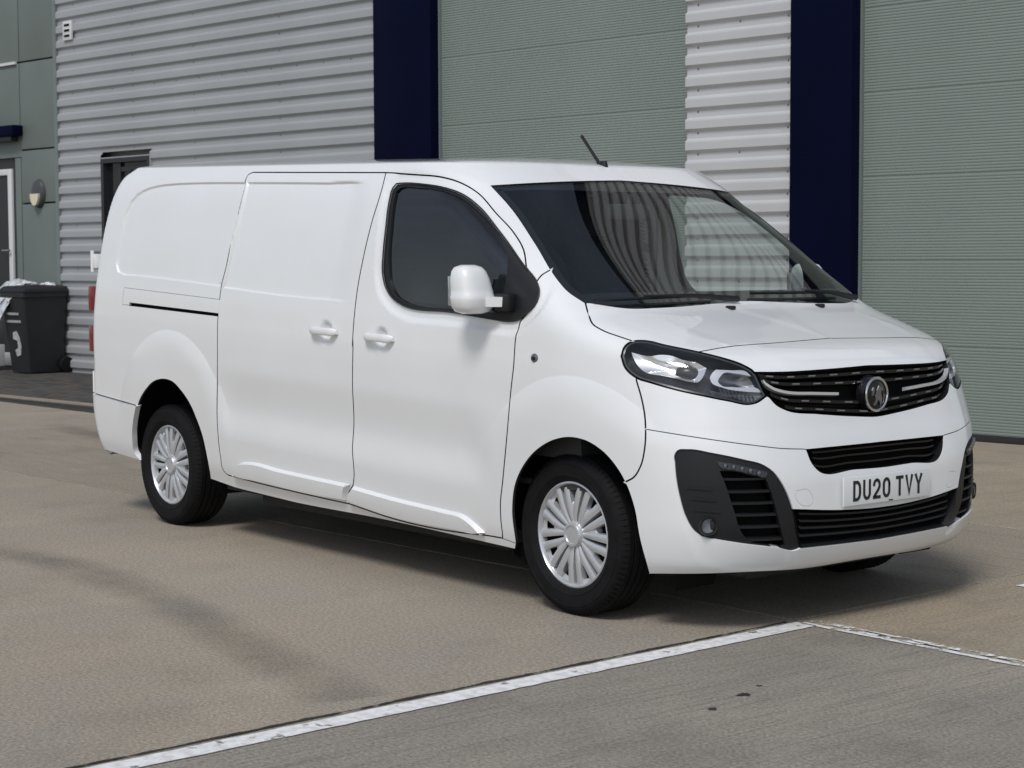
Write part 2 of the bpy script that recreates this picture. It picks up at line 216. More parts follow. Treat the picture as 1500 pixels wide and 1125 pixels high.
 'sliding_door': [-1.364,14.337,-1.3925,14.248,-1.4185,14.146,-1.4476,13.934,-1.4779,13.71,-1.5052,13.554,-1.5317,13.412,-1.5581,13.279,-1.5844,13.153,-1.6107,13.033,-1.6372,12.922,-1.6639,12.823,-1.6909,12.731,-1.7177,12.645,-1.7443,12.563,-1.7708,12.483,-1.7971,12.405,-1.8234,12.328,-1.8497,12.252,-1.8761,12.176,-1.9026,12.099,-1.9303,12.018,-1.9576,11.938,-1.9845,11.865,-2.011,11.796,-2.0374,11.73,-2.0638,11.666,-2.0903,11.602,-2.1171,11.537,-2.1442,11.47,-2.1719,11.401,-2.2002,11.327,-2.2294,11.246,-2.2599,11.15,-2.2924,11.011,-2.3302,10.735,-2.3701,10.292,-2.4009,9.947,-2.4262,9.705,-2.4485,9.493,-2.4683,9.289,-2.4855,9.082,-2.5006,8.844,-2.5137,8.609,-2.5249,8.373,-2.5345,8.13,-2.5421,7.877,-2.5477,7.605,-2.5523,7.324,-2.5573,7.054,-2.5637,6.8,-2.571,6.552,-2.5784,6.315,-2.5849,6.092,-2.5903,5.888,-2.5956,5.706,-2.6006,5.536,-2.605,5.37,-2.6083,5.2,-2.6103,5.016,-2.6116,4.801,-2.6136,4.557,-2.6162,4.315,-2.6188,4.113,-2.6209,3.946,-2.6209,3.809,-2.6214,3.684,-2.6223,3.568,-2.6234,3.456,-2.6248,3.346,-2.6264,3.235,-2.628,3.122,-2.6294,3.002,-2.6306,2.875,-2.6316,2.746,-2.6324,2.614,-2.6331,2.482,-2.6335,2.35,-2.6341,2.214,-2.6351,2.08,-2.6365,1.952,-2.6382,1.83,-2.6396,1.714,-2.6407,1.601,-2.6414,1.49,-2.6414,1.378,-2.6407,1.263,-2.6422,1.128,-2.6455,0.98,-2.6461,0.837,-2.6391,0.715,-2.6255,0.638,-2.6098,0.569,-2.5782,0.564,-2.5459,0.56,-2.5139,0.556,-2.4821,0.551,-2.4504,0.547,-2.4189,0.542,-2.3875,0.538,-2.3563,0.535,-2.3252,0.531,-2.2942,0.529,-2.2639,0.527,-2.2338,0.525,-2.2037,0.524,-2.1738,0.523,-2.1441,0.523,-2.1144,0.522,-2.0849,0.523,-2.0555,0.523,-2.0262,0.524,-1.997,0.525,-1.968,0.526,-1.9391,0.527,-1.9104,0.529,-1.8818,0.531,-1.8533,0.532,-1.825,0.534,-1.7967,0.536,-1.7687,0.539,-1.7407,0.541,-1.7125,0.543,-1.6845,0.546,-1.6566,0.549,-1.6287,0.552,-1.6011,0.555,-1.5735,0.558,-1.5461,0.561,-1.5214,0.564,-1.5158,0.707,-1.5108,0.863,-1.501,1.015,-1.4862,1.124,-1.4691,1.219,-1.4562,1.309,-1.4483,1.413,-1.4423,1.513,-1.4383,1.612,-1.436,1.71,-1.435,1.809,-1.4349,1.912,-1.4357,2.017,-1.4377,2.127,-1.4402,2.239,-1.4426,2.355,-1.4442,2.474,-1.4449,2.588,-1.445,2.703,-1.4445,2.817,-1.4434,2.929,-1.4417,3.039,-1.4395,3.144,-1.4369,3.244,-1.4343,3.351,-1.4317,3.458,-1.4293,3.566,-1.4269,3.678,-1.4247,3.798,-1.4226,3.931,-1.4206,4.09,-1.4187,4.277,-1.4168,4.491,-1.4153,4.712,-1.4143,4.916,-1.4134,5.093,-1.4114,5.252,-1.4083,5.404,-1.4044,5.553,-1.3998,5.704,-1.3949,5.864,-1.3896,6.041,-1.3836,6.233,-1.3768,6.438,-1.3697,6.652,-1.363,6.874,-1.3576,7.101,-1.3542,7.185,-1.3658,6.919,-1.3587,7.303,-1.354,7.547,-1.3491,7.788,-1.3433,8.018,-1.3364,8.232,-1.3285,8.438,-1.3194,8.639,-1.3091,8.84,-1.297,9.045,-1.282,9.241,-1.2641,9.432,-1.2439,9.629,-1.2214,9.845,-1.1956,10.118,-1.1626,10.535,-1.1282,10.879,-1.0981,11.078,-1.0735,11.181,-1.0498,11.262,-1.0264,11.332,-1.0033,11.397,-0.9801,11.457,-0.957,11.515,-0.9338,11.572,-0.9107,11.627,-0.8874,11.683,-0.8623,11.743,-0.8369,11.805,-0.8113,11.869,-0.7854,11.937,-0.7591,12.01,-0.7325,12.086,-0.7058,12.161,-0.6789,12.235,-0.6519,12.309,-0.6248,12.383,-0.5982,12.456,-0.5713,12.53,-0.5443,12.606,-0.5172,12.685,-0.4901,12.767,-0.4631,12.854,-0.4363,12.95,-0.4098,13.057,-0.3836,13.171,-0.3578,13.291,-0.3325,13.42,-0.3106,13.544,-0.2891,13.68,-0.2683,13.83,-0.2483,14.002,-0.2323,14.173,-0.2316,14.173,-0.2585,14.177,-0.2856,14.181,-0.3128,14.184,-0.3402,14.188,-0.3677,14.192,-0.3953,14.196,-0.4231,14.2,-0.451,14.203,-0.4791,14.207,-0.5073,14.211,-0.5357,14.215,-0.5642,14.219,-0.5929,14.223,-0.6217,14.227,-0.6507,14.231,-0.6798,14.236,-0.7091,14.24,-0.7386,14.244,-0.7682,14.248,-0.798,14.252,-0.8279,14.257,-0.858,14.261,-0.8883,14.266,-0.9188,14.27,-0.9494,14.274,-0.9802,14.279,-1.0112,14.284,-1.0424,14.288,-1.0738,14.293,-1.1053,14.298,-1.137,14.302,-1.1689,14.307,-1.201,14.312,-1.2333,14.317,-1.2658,14.322,-1.2985,14.327,-1.3314,14.332],
 'front_door': [-0.2253,14.171,-0.2387,14.026,-0.2589,13.848,-0.2801,13.694,-0.302,13.555,-0.3244,13.427,-0.3504,13.294,-0.3768,13.17,-0.4037,13.054,-0.4308,12.945,-0.458,12.848,-0.4853,12.76,-0.5126,12.678,-0.5397,12.599,-0.5667,12.524,-0.5935,12.45,-0.6199,12.378,-0.6469,12.304,-0.6739,12.23,-0.7007,12.156,-0.7275,12.081,-0.7541,12.005,-0.7804,11.931,-0.8063,11.864,-0.8319,11.8,-0.8572,11.739,-0.8823,11.678,-0.9055,11.623,-0.9287,11.567,-0.9518,11.511,-0.9748,11.453,-0.9979,11.392,-1.021,11.328,-1.0442,11.258,-1.0678,11.177,-1.0924,11.072,-1.1224,10.871,-1.1568,10.524,-1.1894,10.111,-1.2149,9.842,-1.2373,9.627,-1.2574,9.431,-1.2753,9.24,-1.2904,9.043,-1.3024,8.837,-1.3128,8.637,-1.3218,8.436,-1.3296,8.231,-1.3365,8.018,-1.3423,7.79,-1.3471,7.548,-1.3519,7.302,-1.3558,7.216,-1.346,7.505,-1.3507,7.106,-1.3561,6.878,-1.3628,6.655,-1.3699,6.439,-1.3768,6.234,-1.3829,6.04,-1.3881,5.863,-1.393,5.704,-1.3976,5.553,-1.4015,5.404,-1.4046,5.253,-1.4066,5.093,-1.4075,4.914,-1.4085,4.707,-1.4101,4.484,-1.4119,4.27,-1.4138,4.083,-1.4158,3.925,-1.4179,3.792,-1.4202,3.673,-1.4226,3.56,-1.425,3.452,-1.4276,3.345,-1.4302,3.238,-1.4328,3.138,-1.435,3.034,-1.4366,2.926,-1.4377,2.816,-1.4382,2.704,-1.4381,2.592,-1.4374,2.48,-1.4358,2.364,-1.4335,2.249,-1.431,2.136,-1.429,2.024,-1.4281,1.914,-1.4282,1.809,-1.4292,1.706,-1.4316,1.604,-1.4358,1.501,-1.4421,1.396,-1.4506,1.285,-1.4645,1.186,-1.4817,1.089,-1.4954,0.986,-1.5044,0.845,-1.5093,0.692,-1.5144,0.562,-1.4934,0.55,-1.4684,0.534,-1.4436,0.518,-1.4189,0.502,-1.3944,0.486,-1.37,0.469,-1.3457,0.453,-1.3215,0.437,-1.2973,0.422,-1.2731,0.408,-1.249,0.395,-1.2248,0.384,-1.2005,0.374,-1.1762,0.365,-1.1518,0.359,-1.1265,0.355,-1.1012,0.351,-1.076,0.349,-1.0507,0.348,-1.0254,0.349,-1.0002,0.35,-0.975,0.353,-0.9498,0.356,-0.9246,0.361,-0.8994,0.367,-0.8743,0.374,-0.8492,0.383,-0.8241,0.392,-0.7991,0.402,-0.7742,0.413,-0.7492,0.426,-0.7244,0.439,-0.6995,0.453,-0.6745,0.47,-0.6494,0.489,-0.6243,0.51,-0.5993,0.531,-0.5745,0.552,-0.5498,0.571,-0.5254,0.589,-0.5013,0.603,-0.4791,0.613,-0.4571,0.622,-0.4353,0.629,-0.4136,0.637,-0.3943,0.643,-0.3937,0.657,-0.3892,0.783,-0.3869,0.9,-0.386,1.01,-0.3856,1.114,-0.3847,1.213,-0.3834,1.309,-0.382,1.401,-0.3805,1.492,-0.3787,1.582,-0.3764,1.674,-0.3735,1.763,-0.37,1.855,-0.366,1.95,-0.3617,2.049,-0.3573,2.151,-0.353,2.255,-0.349,2.361,-0.3449,2.478,-0.3408,2.596,-0.3368,2.714,-0.3328,2.829,-0.3289,2.942,-0.325,3.052,-0.3212,3.155,-0.3175,3.254,-0.3138,3.35,-0.3102,3.446,-0.3067,3.543,-0.3033,3.643,-0.3002,3.747,-0.2974,3.859,-0.2949,3.985,-0.2927,4.135,-0.2907,4.306,-0.2891,4.495,-0.2879,4.689,-0.2872,4.871,-0.287,5.034,-0.2861,5.18,-0.2844,5.318,-0.2803,5.456,-0.2748,5.592,-0.2688,5.729,-0.2626,5.875,-0.256,6.035,-0.248,6.225,-0.2391,6.425,-0.2299,6.635,-0.2211,6.852,-0.2147,7.046,-0.2097,7.25,-0.2055,7.463,-0.2015,7.678,-0.1971,7.887,-0.1917,8.084,-0.1853,8.271,-0.1779,8.453,-0.1693,8.631,-0.1593,8.807,-0.1479,9.003,-0.1342,9.199,-0.1151,9.391,-0.0894,9.579,-0.06,9.741,-0.0305,9.908,-0.0021,10.125,0.028,10.447,0.0578,10.762,0.0841,10.981,0.1064,11.113,0.126,11.202,0.1444,11.277,0.1618,11.345,0.1787,11.408,0.1952,11.468,0.2115,11.525,0.2279,11.582,0.2444,11.637,0.2614,11.691,0.2797,11.748,0.2983,11.806,0.3159,11.866,0.3316,11.929,0.3446,11.994,0.3545,12.062,0.3615,12.127,0.3663,12.189,0.3697,12.249,0.3724,12.308,0.3738,12.359,0.3736,12.409,0.3721,12.458,0.3697,12.506,0.3668,12.555,0.3636,12.604,0.3606,12.656,0.3581,12.71,0.3564,12.769,0.3554,12.833,0.3545,12.901,0.3531,12.975,0.3507,13.054,0.347,13.132,0.3414,13.209,0.3337,13.281,0.3237,13.352,0.3121,13.42,0.2993,13.487,0.2852,13.55,0.2699,13.611,0.2538,13.669,0.2368,13.721,0.2188,13.769,0.2,13.812,0.1806,13.852,0.1609,13.89,0.1417,13.923,0.122,13.951,0.1019,13.973,0.0816,13.991,0.0611,14.007,0.0407,14.02,0.0204,14.033,0.0005,14.046,-0.0225,14.062,-0.0476,14.079,-0.073,14.094,-0.0987,14.108,-0.1247,14.121,-0.1508,14.134,-0.1771,14.146,-0.2035,14.159],
 'wing': [0.2583,11.473,0.3031,11.541,0.3366,11.587,0.3601,11.613,0.3833,11.633,0.4064,11.652,0.4146,11.66,0.411,11.653,0.4074,11.604,0.4039,11.56,0.4006,11.516,0.3977,11.472,0.3958,11.428,0.3953,11.385,0.3965,11.342,0.3998,11.301,0.405,11.26,0.4114,11.22,0.4185,11.179,0.4256,11.132,0.4322,11.077,0.4364,11.013,0.4194,10.735,0.4024,10.312,0.3857,9.954,0.3904,9.998,0.3693,9.826,0.3467,9.662,0.3296,9.526,0.3236,9.429,0.324,9.354,0.3261,9.286,0.329,9.219,0.3342,9.16,0.341,9.107,0.3485,9.058,0.3563,9.009,0.3636,8.958,0.3699,8.911,0.3761,8.866,0.382,8.822,0.3848,8.801,0.3823,8.798,0.3631,8.751,0.3431,8.691,0.3226,8.617,0.3006,8.516,0.2814,8.4,0.2654,8.279,0.2511,8.142,0.246,7.986,0.2432,7.829,0.2417,7.663,0.2425,7.502,0.2451,7.379,0.2488,7.27,0.2534,7.174,0.2586,7.09,0.2643,7.016,0.2693,6.964,0.2673,6.853,0.2673,6.721,0.2674,6.599,0.2675,6.48,0.2677,6.364,0.2678,6.251,0.2679,6.14,0.268,6.031,0.268,5.927,0.2679,5.829,0.2678,5.735,0.2675,5.644,0.2672,5.553,0.2668,5.463,0.2665,5.372,0.2661,5.282,0.2656,5.189,0.2651,5.093,0.2646,4.99,0.2639,4.879,0.2629,4.74,0.2616,4.594,0.26,4.448,0.2583,4.308,0.2564,4.179,0.2544,4.062,0.2522,3.957,0.25,3.872,0.2478,3.794,0.2454,3.721,0.2428,3.652,0.2399,3.586,0.2365,3.522,0.2328,3.461,0.228,3.391,0.223,3.322,0.2174,3.256,0.2111,3.196,0.2049,3.152,0.1981,3.113,0.191,3.075,0.1799,3.009,0.1894,2.962,0.1848,3.062,0.1818,3.124,0.1786,3.183,0.1752,3.24,0.1717,3.295,0.1681,3.348,0.1642,3.4,0.16,3.452,0.1557,3.504,0.1512,3.554,0.1465,3.604,0.1416,3.653,0.1365,3.701,0.1311,3.747,0.1254,3.791,0.1196,3.833,0.1136,3.875,0.1075,3.915,0.1011,3.954,0.0945,3.989,0.0877,4.021,0.0807,4.046,0.0734,4.065,0.0659,4.079,0.0583,4.086,0.0506,4.085,0.0429,4.077,0.0352,4.059,0.0275,4.034,0.0198,4,0.0123,3.962,0.0049,3.92,-0.0055,3.875,-0.0216,3.829,-0.0374,3.78,-0.053,3.729,-0.0683,3.676,-0.0833,3.622,-0.0979,3.566,-0.1121,3.509,-0.1256,3.452,-0.1387,3.392,-0.1513,3.33,-0.1635,3.266,-0.1751,3.199,-0.1864,3.129,-0.1972,3.055,-0.2075,2.977,-0.2177,2.893,-0.2273,2.806,-0.2363,2.717,-0.2448,2.625,-0.2527,2.532,-0.2601,2.439,-0.2667,2.345,-0.2725,2.253,-0.2776,2.161,-0.282,2.072,-0.2858,1.984,-0.2891,1.9,-0.2919,1.82,-0.2945,1.741,-0.2968,1.664,-0.299,1.588,-0.3008,1.513,-0.302,1.438,-0.3027,1.363,-0.3031,1.287,-0.3032,1.209,-0.3031,1.129,-0.303,1.044,-0.3031,0.955,-0.3037,0.861,-0.305,0.761,-0.307,0.657,-0.3097,0.549,-0.3885,0.613,-0.3872,0.641,-0.3826,0.773,-0.3801,0.896,-0.3792,1.009,-0.3788,1.113,-0.3779,1.211,-0.3766,1.306,-0.3753,1.398,-0.3738,1.488,-0.3719,1.578,-0.3697,1.668,-0.3669,1.755,-0.3634,1.844,-0.3595,1.937,-0.3552,2.035,-0.3508,2.137,-0.3465,2.241,-0.3424,2.348,-0.3383,2.466,-0.3342,2.584,-0.3302,2.701,-0.3262,2.817,-0.3223,2.931,-0.3184,3.041,-0.3146,3.145,-0.3109,3.244,-0.3072,3.341,-0.3035,3.437,-0.3001,3.534,-0.2967,3.634,-0.2936,3.738,-0.2907,3.85,-0.2882,3.977,-0.286,4.126,-0.284,4.298,-0.2823,4.489,-0.2811,4.686,-0.2804,4.872,-0.2802,5.037,-0.2793,5.184,-0.2776,5.319,-0.2737,5.45,-0.2683,5.584,-0.2624,5.721,-0.2561,5.865,-0.2496,6.024,-0.2417,6.213,-0.2328,6.414,-0.2235,6.625,-0.2146,6.843,-0.2081,7.041,-0.2029,7.248,-0.1987,7.464,-0.1947,7.68,-0.1902,7.889,-0.1849,8.084,-0.1786,8.269,-0.1713,8.448,-0.1628,8.624,-0.1529,8.801,-0.1412,9.001,-0.1278,9.194,-0.1107,9.368,-0.0889,9.528,-0.0623,9.674,-0.0325,9.837,-0.0024,10.051,0.0299,10.383,0.0636,10.748,0.0925,10.988,0.1163,11.123,0.1371,11.213,0.1562,11.288,0.1743,11.356,0.1916,11.419,0.2084,11.478,0.2248,11.535,0.2412,11.591,0.2576,11.645,0.263,11.668],
 'bonnet': [0.4444,10.998,0.4288,10.735,0.4123,10.313,0.3911,10.013,0.3957,10.068,0.3803,9.833,0.3586,9.673,0.3428,9.546,0.3372,9.456,0.3376,9.384,0.3395,9.318,0.3421,9.253,0.3469,9.196,0.3532,9.144,0.3604,9.095,0.3678,9.047,0.375,8.996,0.3813,8.947,0.3874,8.901,0.3933,8.856,0.4015,8.79,0.3752,8.771,0.3967,8.82,0.4095,8.834,0.4242,8.842,0.4369,8.839,0.4478,8.829,0.4577,8.816,0.4657,8.799,0.4722,8.776,0.4775,8.749,0.482,8.721,0.4861,8.691,0.4903,8.663,0.495,8.638,0.5002,8.614,0.5056,8.59,0.511,8.567,0.5165,8.544,0.522,8.522,0.5274,8.499,0.5329,8.477,0.5383,8.454,0.5436,8.431,0.5488,8.408,0.5539,8.384,0.5589,8.359,0.563,8.337,0.5797,8.354,0.598,8.373,0.6162,8.391,0.6342,8.409,0.6518,8.425,0.669,8.439,0.6855,8.45,0.7013,8.46,0.7165,8.467,0.7312,8.472,0.7455,8.476,0.7594,8.479,0.7729,8.481,0.7861,8.483,0.7991,8.484,0.8119,8.485,0.8246,8.486,0.8372,8.488,0.8498,8.491,0.8625,8.494,0.875,8.498,0.8875,8.502,0.8998,8.507,0.912,8.511,0.9241,8.516,0.936,8.52,0.9478,8.525,0.9595,8.53,0.971,8.535,0.9824,8.54,0.9936,8.545,1,8.549,1,8.756,1,8.973,1,9.19,1,9.407,1,9.624,1,9.841,1,10.058,1,10.275,1,10.492,1,10.709,1,10.909,0.9973,10.904,0.9861,10.878,0.9748,10.853,0.9635,10.829,0.952,10.803,0.9403,10.775,0.9285,10.744,0.9165,10.712,0.9042,10.677,0.8918,10.64,0.8792,10.603,0.8664,10.565,0.8534,10.528,0.8403,10.493,0.827,10.461,0.8134,10.432,0.7998,10.408,0.7859,10.387,0.7719,10.372,0.7577,10.361,0.7434,10.356,0.7284,10.351,0.713,10.343,0.6973,10.337,0.6813,10.336,0.6652,10.341,0.649,10.357,0.6329,10.386,0.6171,10.431,0.6016,10.492,0.5863,10.565,0.571,10.642,0.5557,10.717,0.5403,10.786,0.5246,10.848,0.5086,10.902,0.4921,10.949,0.475,10.988,0.4576,11.019],
 'nose_panel': [1,8.529,0.9938,8.525,0.9825,8.52,0.9711,8.515,0.9596,8.51,0.9479,8.505,0.9361,8.5,0.9241,8.495,0.912,8.491,0.8998,8.486,0.8874,8.482,0.8749,8.478,0.8623,8.474,0.8496,8.47,0.8369,8.467,0.8242,8.465,0.8114,8.464,0.7985,8.463,0.7855,8.461,0.7722,8.46,0.7586,8.458,0.7448,8.455,0.7305,8.45,0.7158,8.444,0.7006,8.437,0.6848,8.427,0.6683,8.415,0.651,8.401,0.6333,8.384,0.6151,8.365,0.5967,8.346,0.5781,8.325,0.5673,8.314,0.5686,8.306,0.5736,8.279,0.5786,8.252,0.5837,8.224,0.5887,8.195,0.5938,8.165,0.5988,8.133,0.6039,8.099,0.6091,8.064,0.6144,8.029,0.6201,7.99,0.6258,7.949,0.6314,7.906,0.6367,7.86,0.6418,7.808,0.6464,7.751,0.6506,7.688,0.6547,7.619,0.6588,7.546,0.6626,7.465,0.6658,7.369,0.6662,7.291,0.6766,7.282,0.6897,7.271,0.7027,7.259,0.7157,7.248,0.7286,7.237,0.7416,7.229,0.7541,7.223,0.7665,7.219,0.7789,7.216,0.7914,7.214,0.8037,7.214,0.8161,7.215,0.8283,7.216,0.8406,7.218,0.8528,7.221,0.8649,7.224,0.8769,7.227,0.8889,7.23,0.9007,7.233,0.9125,7.237,0.9242,7.242,0.9359,7.248,0.9475,7.255,0.9591,7.261,0.9706,7.269,0.982,7.276,0.9933,7.284,1,7.286,1,7.599,1,7.913,1,8.226],
 'headlight': [0.2579,8.158,0.2706,8.274,0.2871,8.397,0.3055,8.506,0.3253,8.597,0.344,8.665,0.3624,8.722,0.379,8.763,0.3919,8.784,0.4037,8.797,0.4177,8.807,0.4296,8.806,0.4402,8.798,0.4499,8.786,0.4575,8.771,0.4637,8.75,0.4688,8.725,0.4733,8.697,0.4775,8.668,0.4819,8.639,0.4868,8.613,0.4923,8.589,0.4978,8.565,0.5034,8.542,0.5091,8.519,0.5147,8.497,0.5203,8.474,0.5259,8.452,0.5313,8.429,0.5368,8.406,0.5421,8.382,0.5472,8.358,0.5523,8.333,0.5572,8.307,0.5623,8.279,0.5674,8.251,0.5725,8.223,0.5777,8.194,0.5829,8.163,0.588,8.131,0.5932,8.097,0.5985,8.06,0.6039,8.02,0.6095,7.978,0.6154,7.937,0.6211,7.895,0.6267,7.852,0.6319,7.804,0.6369,7.753,0.6414,7.696,0.6456,7.631,0.6497,7.561,0.6539,7.488,0.6575,7.41,0.6606,7.322,0.6627,7.22,0.6641,7.108,0.6653,6.991,0.6665,6.873,0.6676,6.757,0.669,6.643,0.6709,6.533,0.6734,6.429,0.6767,6.326,0.6791,6.255,0.6737,6.215,0.6662,6.154,0.6587,6.095,0.6512,6.044,0.6434,6.005,0.635,5.978,0.6266,5.959,0.6175,5.95,0.6085,5.954,0.5996,5.97,0.5907,5.993,0.5818,6.021,0.5729,6.051,0.564,6.08,0.5549,6.103,0.5468,6.122,0.5388,6.141,0.5308,6.16,0.5228,6.18,0.5148,6.201,0.5068,6.222,0.4989,6.243,0.4909,6.264,0.483,6.285,0.475,6.306,0.4671,6.327,0.4591,6.347,0.4511,6.368,0.4432,6.389,0.4352,6.41,0.4273,6.431,0.4195,6.453,0.4116,6.476,0.4038,6.499,0.396,6.524,0.3882,6.549,0.3804,6.576,0.3726,6.603,0.3649,6.631,0.3572,6.659,0.3495,6.689,0.3419,6.719,0.3343,6.751,0.3267,6.783,0.3192,6.816,0.3114,6.848,0.3034,6.877,0.2956,6.906,0.288,6.94,0.2809,6.982,0.2743,7.037,0.2685,7.102,0.2629,7.176,0.2579,7.259,0.2537,7.352,0.2503,7.455,0.2482,7.568,0.2477,7.715,0.2495,7.87,0.2527,8.025],
 'grille': [0.6601,7.295,0.6766,7.282,0.6897,7.271,0.7027,7.259,0.7157,7.248,0.7286,7.237,0.7416,7.229,0.7541,7.223,0.7665,7.219,0.7789,7.216,0.7914,7.214,0.8037,7.214,0.8161,7.215,0.8283,7.216,0.8406,7.218,0.8528,7.221,0.8649,7.224,0.8769,7.227,0.8889,7.23,0.9007,7.233,0.9125,7.237,0.9242,7.242,0.9359,7.248,0.9475,7.255,0.9591,7.261,0.9706,7.269,0.982,7.276,0.9933,7.284,1,7.286,1,7.086,1,6.886,1,6.687,1,6.487,1,6.287,1,6.087,1,5.887,1,5.687,1,5.487,1,5.287,1,5.088,0.9897,5.094,0.9781,5.11,0.9665,5.131,0.9547,5.154,0.9429,5.177,0.9315,5.197,0.92,5.218,0.9084,5.24,0.8968,5.263,0.8851,5.287,0.8733,5.311,0.8614,5.336,0.8494,5.361,0.8374,5.386,0.8252,5.411,0.8127,5.43,0.7999,5.445,0.7871,5.461,0.7744,5.481,0.7618,5.51,0.7496,5.55,0.7378,5.606,0.7271,5.669,0.7169,5.739,0.7076,5.823,0.6988,5.945,0.6916,6.083,0.6845,6.22,0.6873,6.192,0.6818,6.362,0.6786,6.463,0.6762,6.562,0.6745,6.668,0.6732,6.78,0.6721,6.897,0.6709,7.019,0.6698,7.143,0.6684,7.264,0.6617,7.472],
 'bumper_upper': [0.2737,6.924,0.2772,6.895,0.2846,6.851,0.2924,6.817,0.3003,6.789,0.3081,6.761,0.3158,6.73,0.3233,6.698,0.3309,6.667,0.3385,6.636,0.3462,6.606,0.3539,6.578,0.3616,6.55,0.3694,6.522,0.3772,6.496,0.385,6.47,0.3929,6.445,0.4007,6.421,0.4086,6.398,0.4165,6.376,0.4244,6.355,0.4324,6.334,0.4404,6.313,0.4484,6.293,0.4564,6.273,0.4644,6.252,0.4724,6.232,0.4804,6.211,0.4884,6.191,0.4964,6.17,0.5044,6.149,0.5125,6.129,0.5205,6.108,0.5286,6.088,0.5367,6.069,0.5448,6.05,0.5529,6.032,0.5619,6.008,0.5708,5.98,0.5798,5.95,0.5888,5.922,0.5981,5.899,0.6075,5.883,0.617,5.879,0.6268,5.889,0.6357,5.908,0.6445,5.936,0.6529,5.978,0.6608,6.032,0.6685,6.093,0.6759,6.154,0.682,6.2,0.6888,6.138,0.6916,6.083,0.6988,5.945,0.7076,5.823,0.7169,5.739,0.7271,5.669,0.7378,5.606,0.7496,5.55,0.7618,5.51,0.7744,5.481,0.7871,5.461,0.7999,5.445,0.8127,5.43,0.8252,5.411,0.8374,5.386,0.8494,5.361,0.8614,5.336,0.8733,5.311,0.8851,5.287,0.8968,5.263,0.9084,5.24,0.92,5.218,0.9315,5.197,0.9429,5.177,0.9547,5.154,0.9665,5.131,0.9781,5.11,0.9897,5.094,1,5.088,1,4.983,1,4.879,1,4.774,1,4.67,1,4.566,1,4.461,1,4.357,1,4.253,1,4.148,1,4.044,1,3.954,0.9957,3.95,0.9846,3.949,0.9734,3.948,0.9621,3.948,0.9507,3.947,0.9392,3.947,0.9276,3.947,0.9159,3.947,0.904,3.946,0.8921,3.946,0.8801,3.946,0.868,3.945,0.8557,3.945,0.8434,3.944,0.831,3.943,0.8185,3.941,0.8058,3.94,0.7931,3.938,0.7805,3.936,0.7768,3.955,0.766,3.967,0.7554,3.977,0.7446,3.988,0.7339,3.999,0.7231,4.011,0.7122,4.025,0.7014,4.041,0.6905,4.059,0.6796,4.079,0.6687,4.101,0.6578,4.123,0.6469,4.146,0.6359,4.17,0.625,4.193,0.6139,4.216,0.603,4.239,0.592,4.261,0.5811,4.284,0.5701,4.307,0.5591,4.331,0.5482,4.354,0.5372,4.378,0.5262,4.402,0.5152,4.426,0.5043,4.449,0.4933,4.473,0.4824,4.496,0.4714,4.519,0.4605,4.542,0.4496,4.565,0.4387,4.587,0.4278,4.609,0.4169,4.63,0.406,4.65,0.395,4.671,0.3839,4.691,0.3729,4.711,0.362,4.731,0.351,4.75,0.3401,4.768,0.3292,4.786,0.3184,4.803,0.3078,4.82,0.2974,4.836,0.287,4.852,0.2768,4.867,0.2677,4.88,0.2684,4.887,0.2697,5.001,0.2703,5.104,0.2709,5.202,0.2714,5.296,0.2718,5.388,0.2721,5.48,0.2726,5.571,0.273,5.663,0.2732,5.756,0.2734,5.852,0.2734,5.952,0.2734,6.058,0.2734,6.169,0.2734,6.283,0.2732,6.398,0.2731,6.515,0.273,6.635,0.2729,6.757,0.2728,6.876],
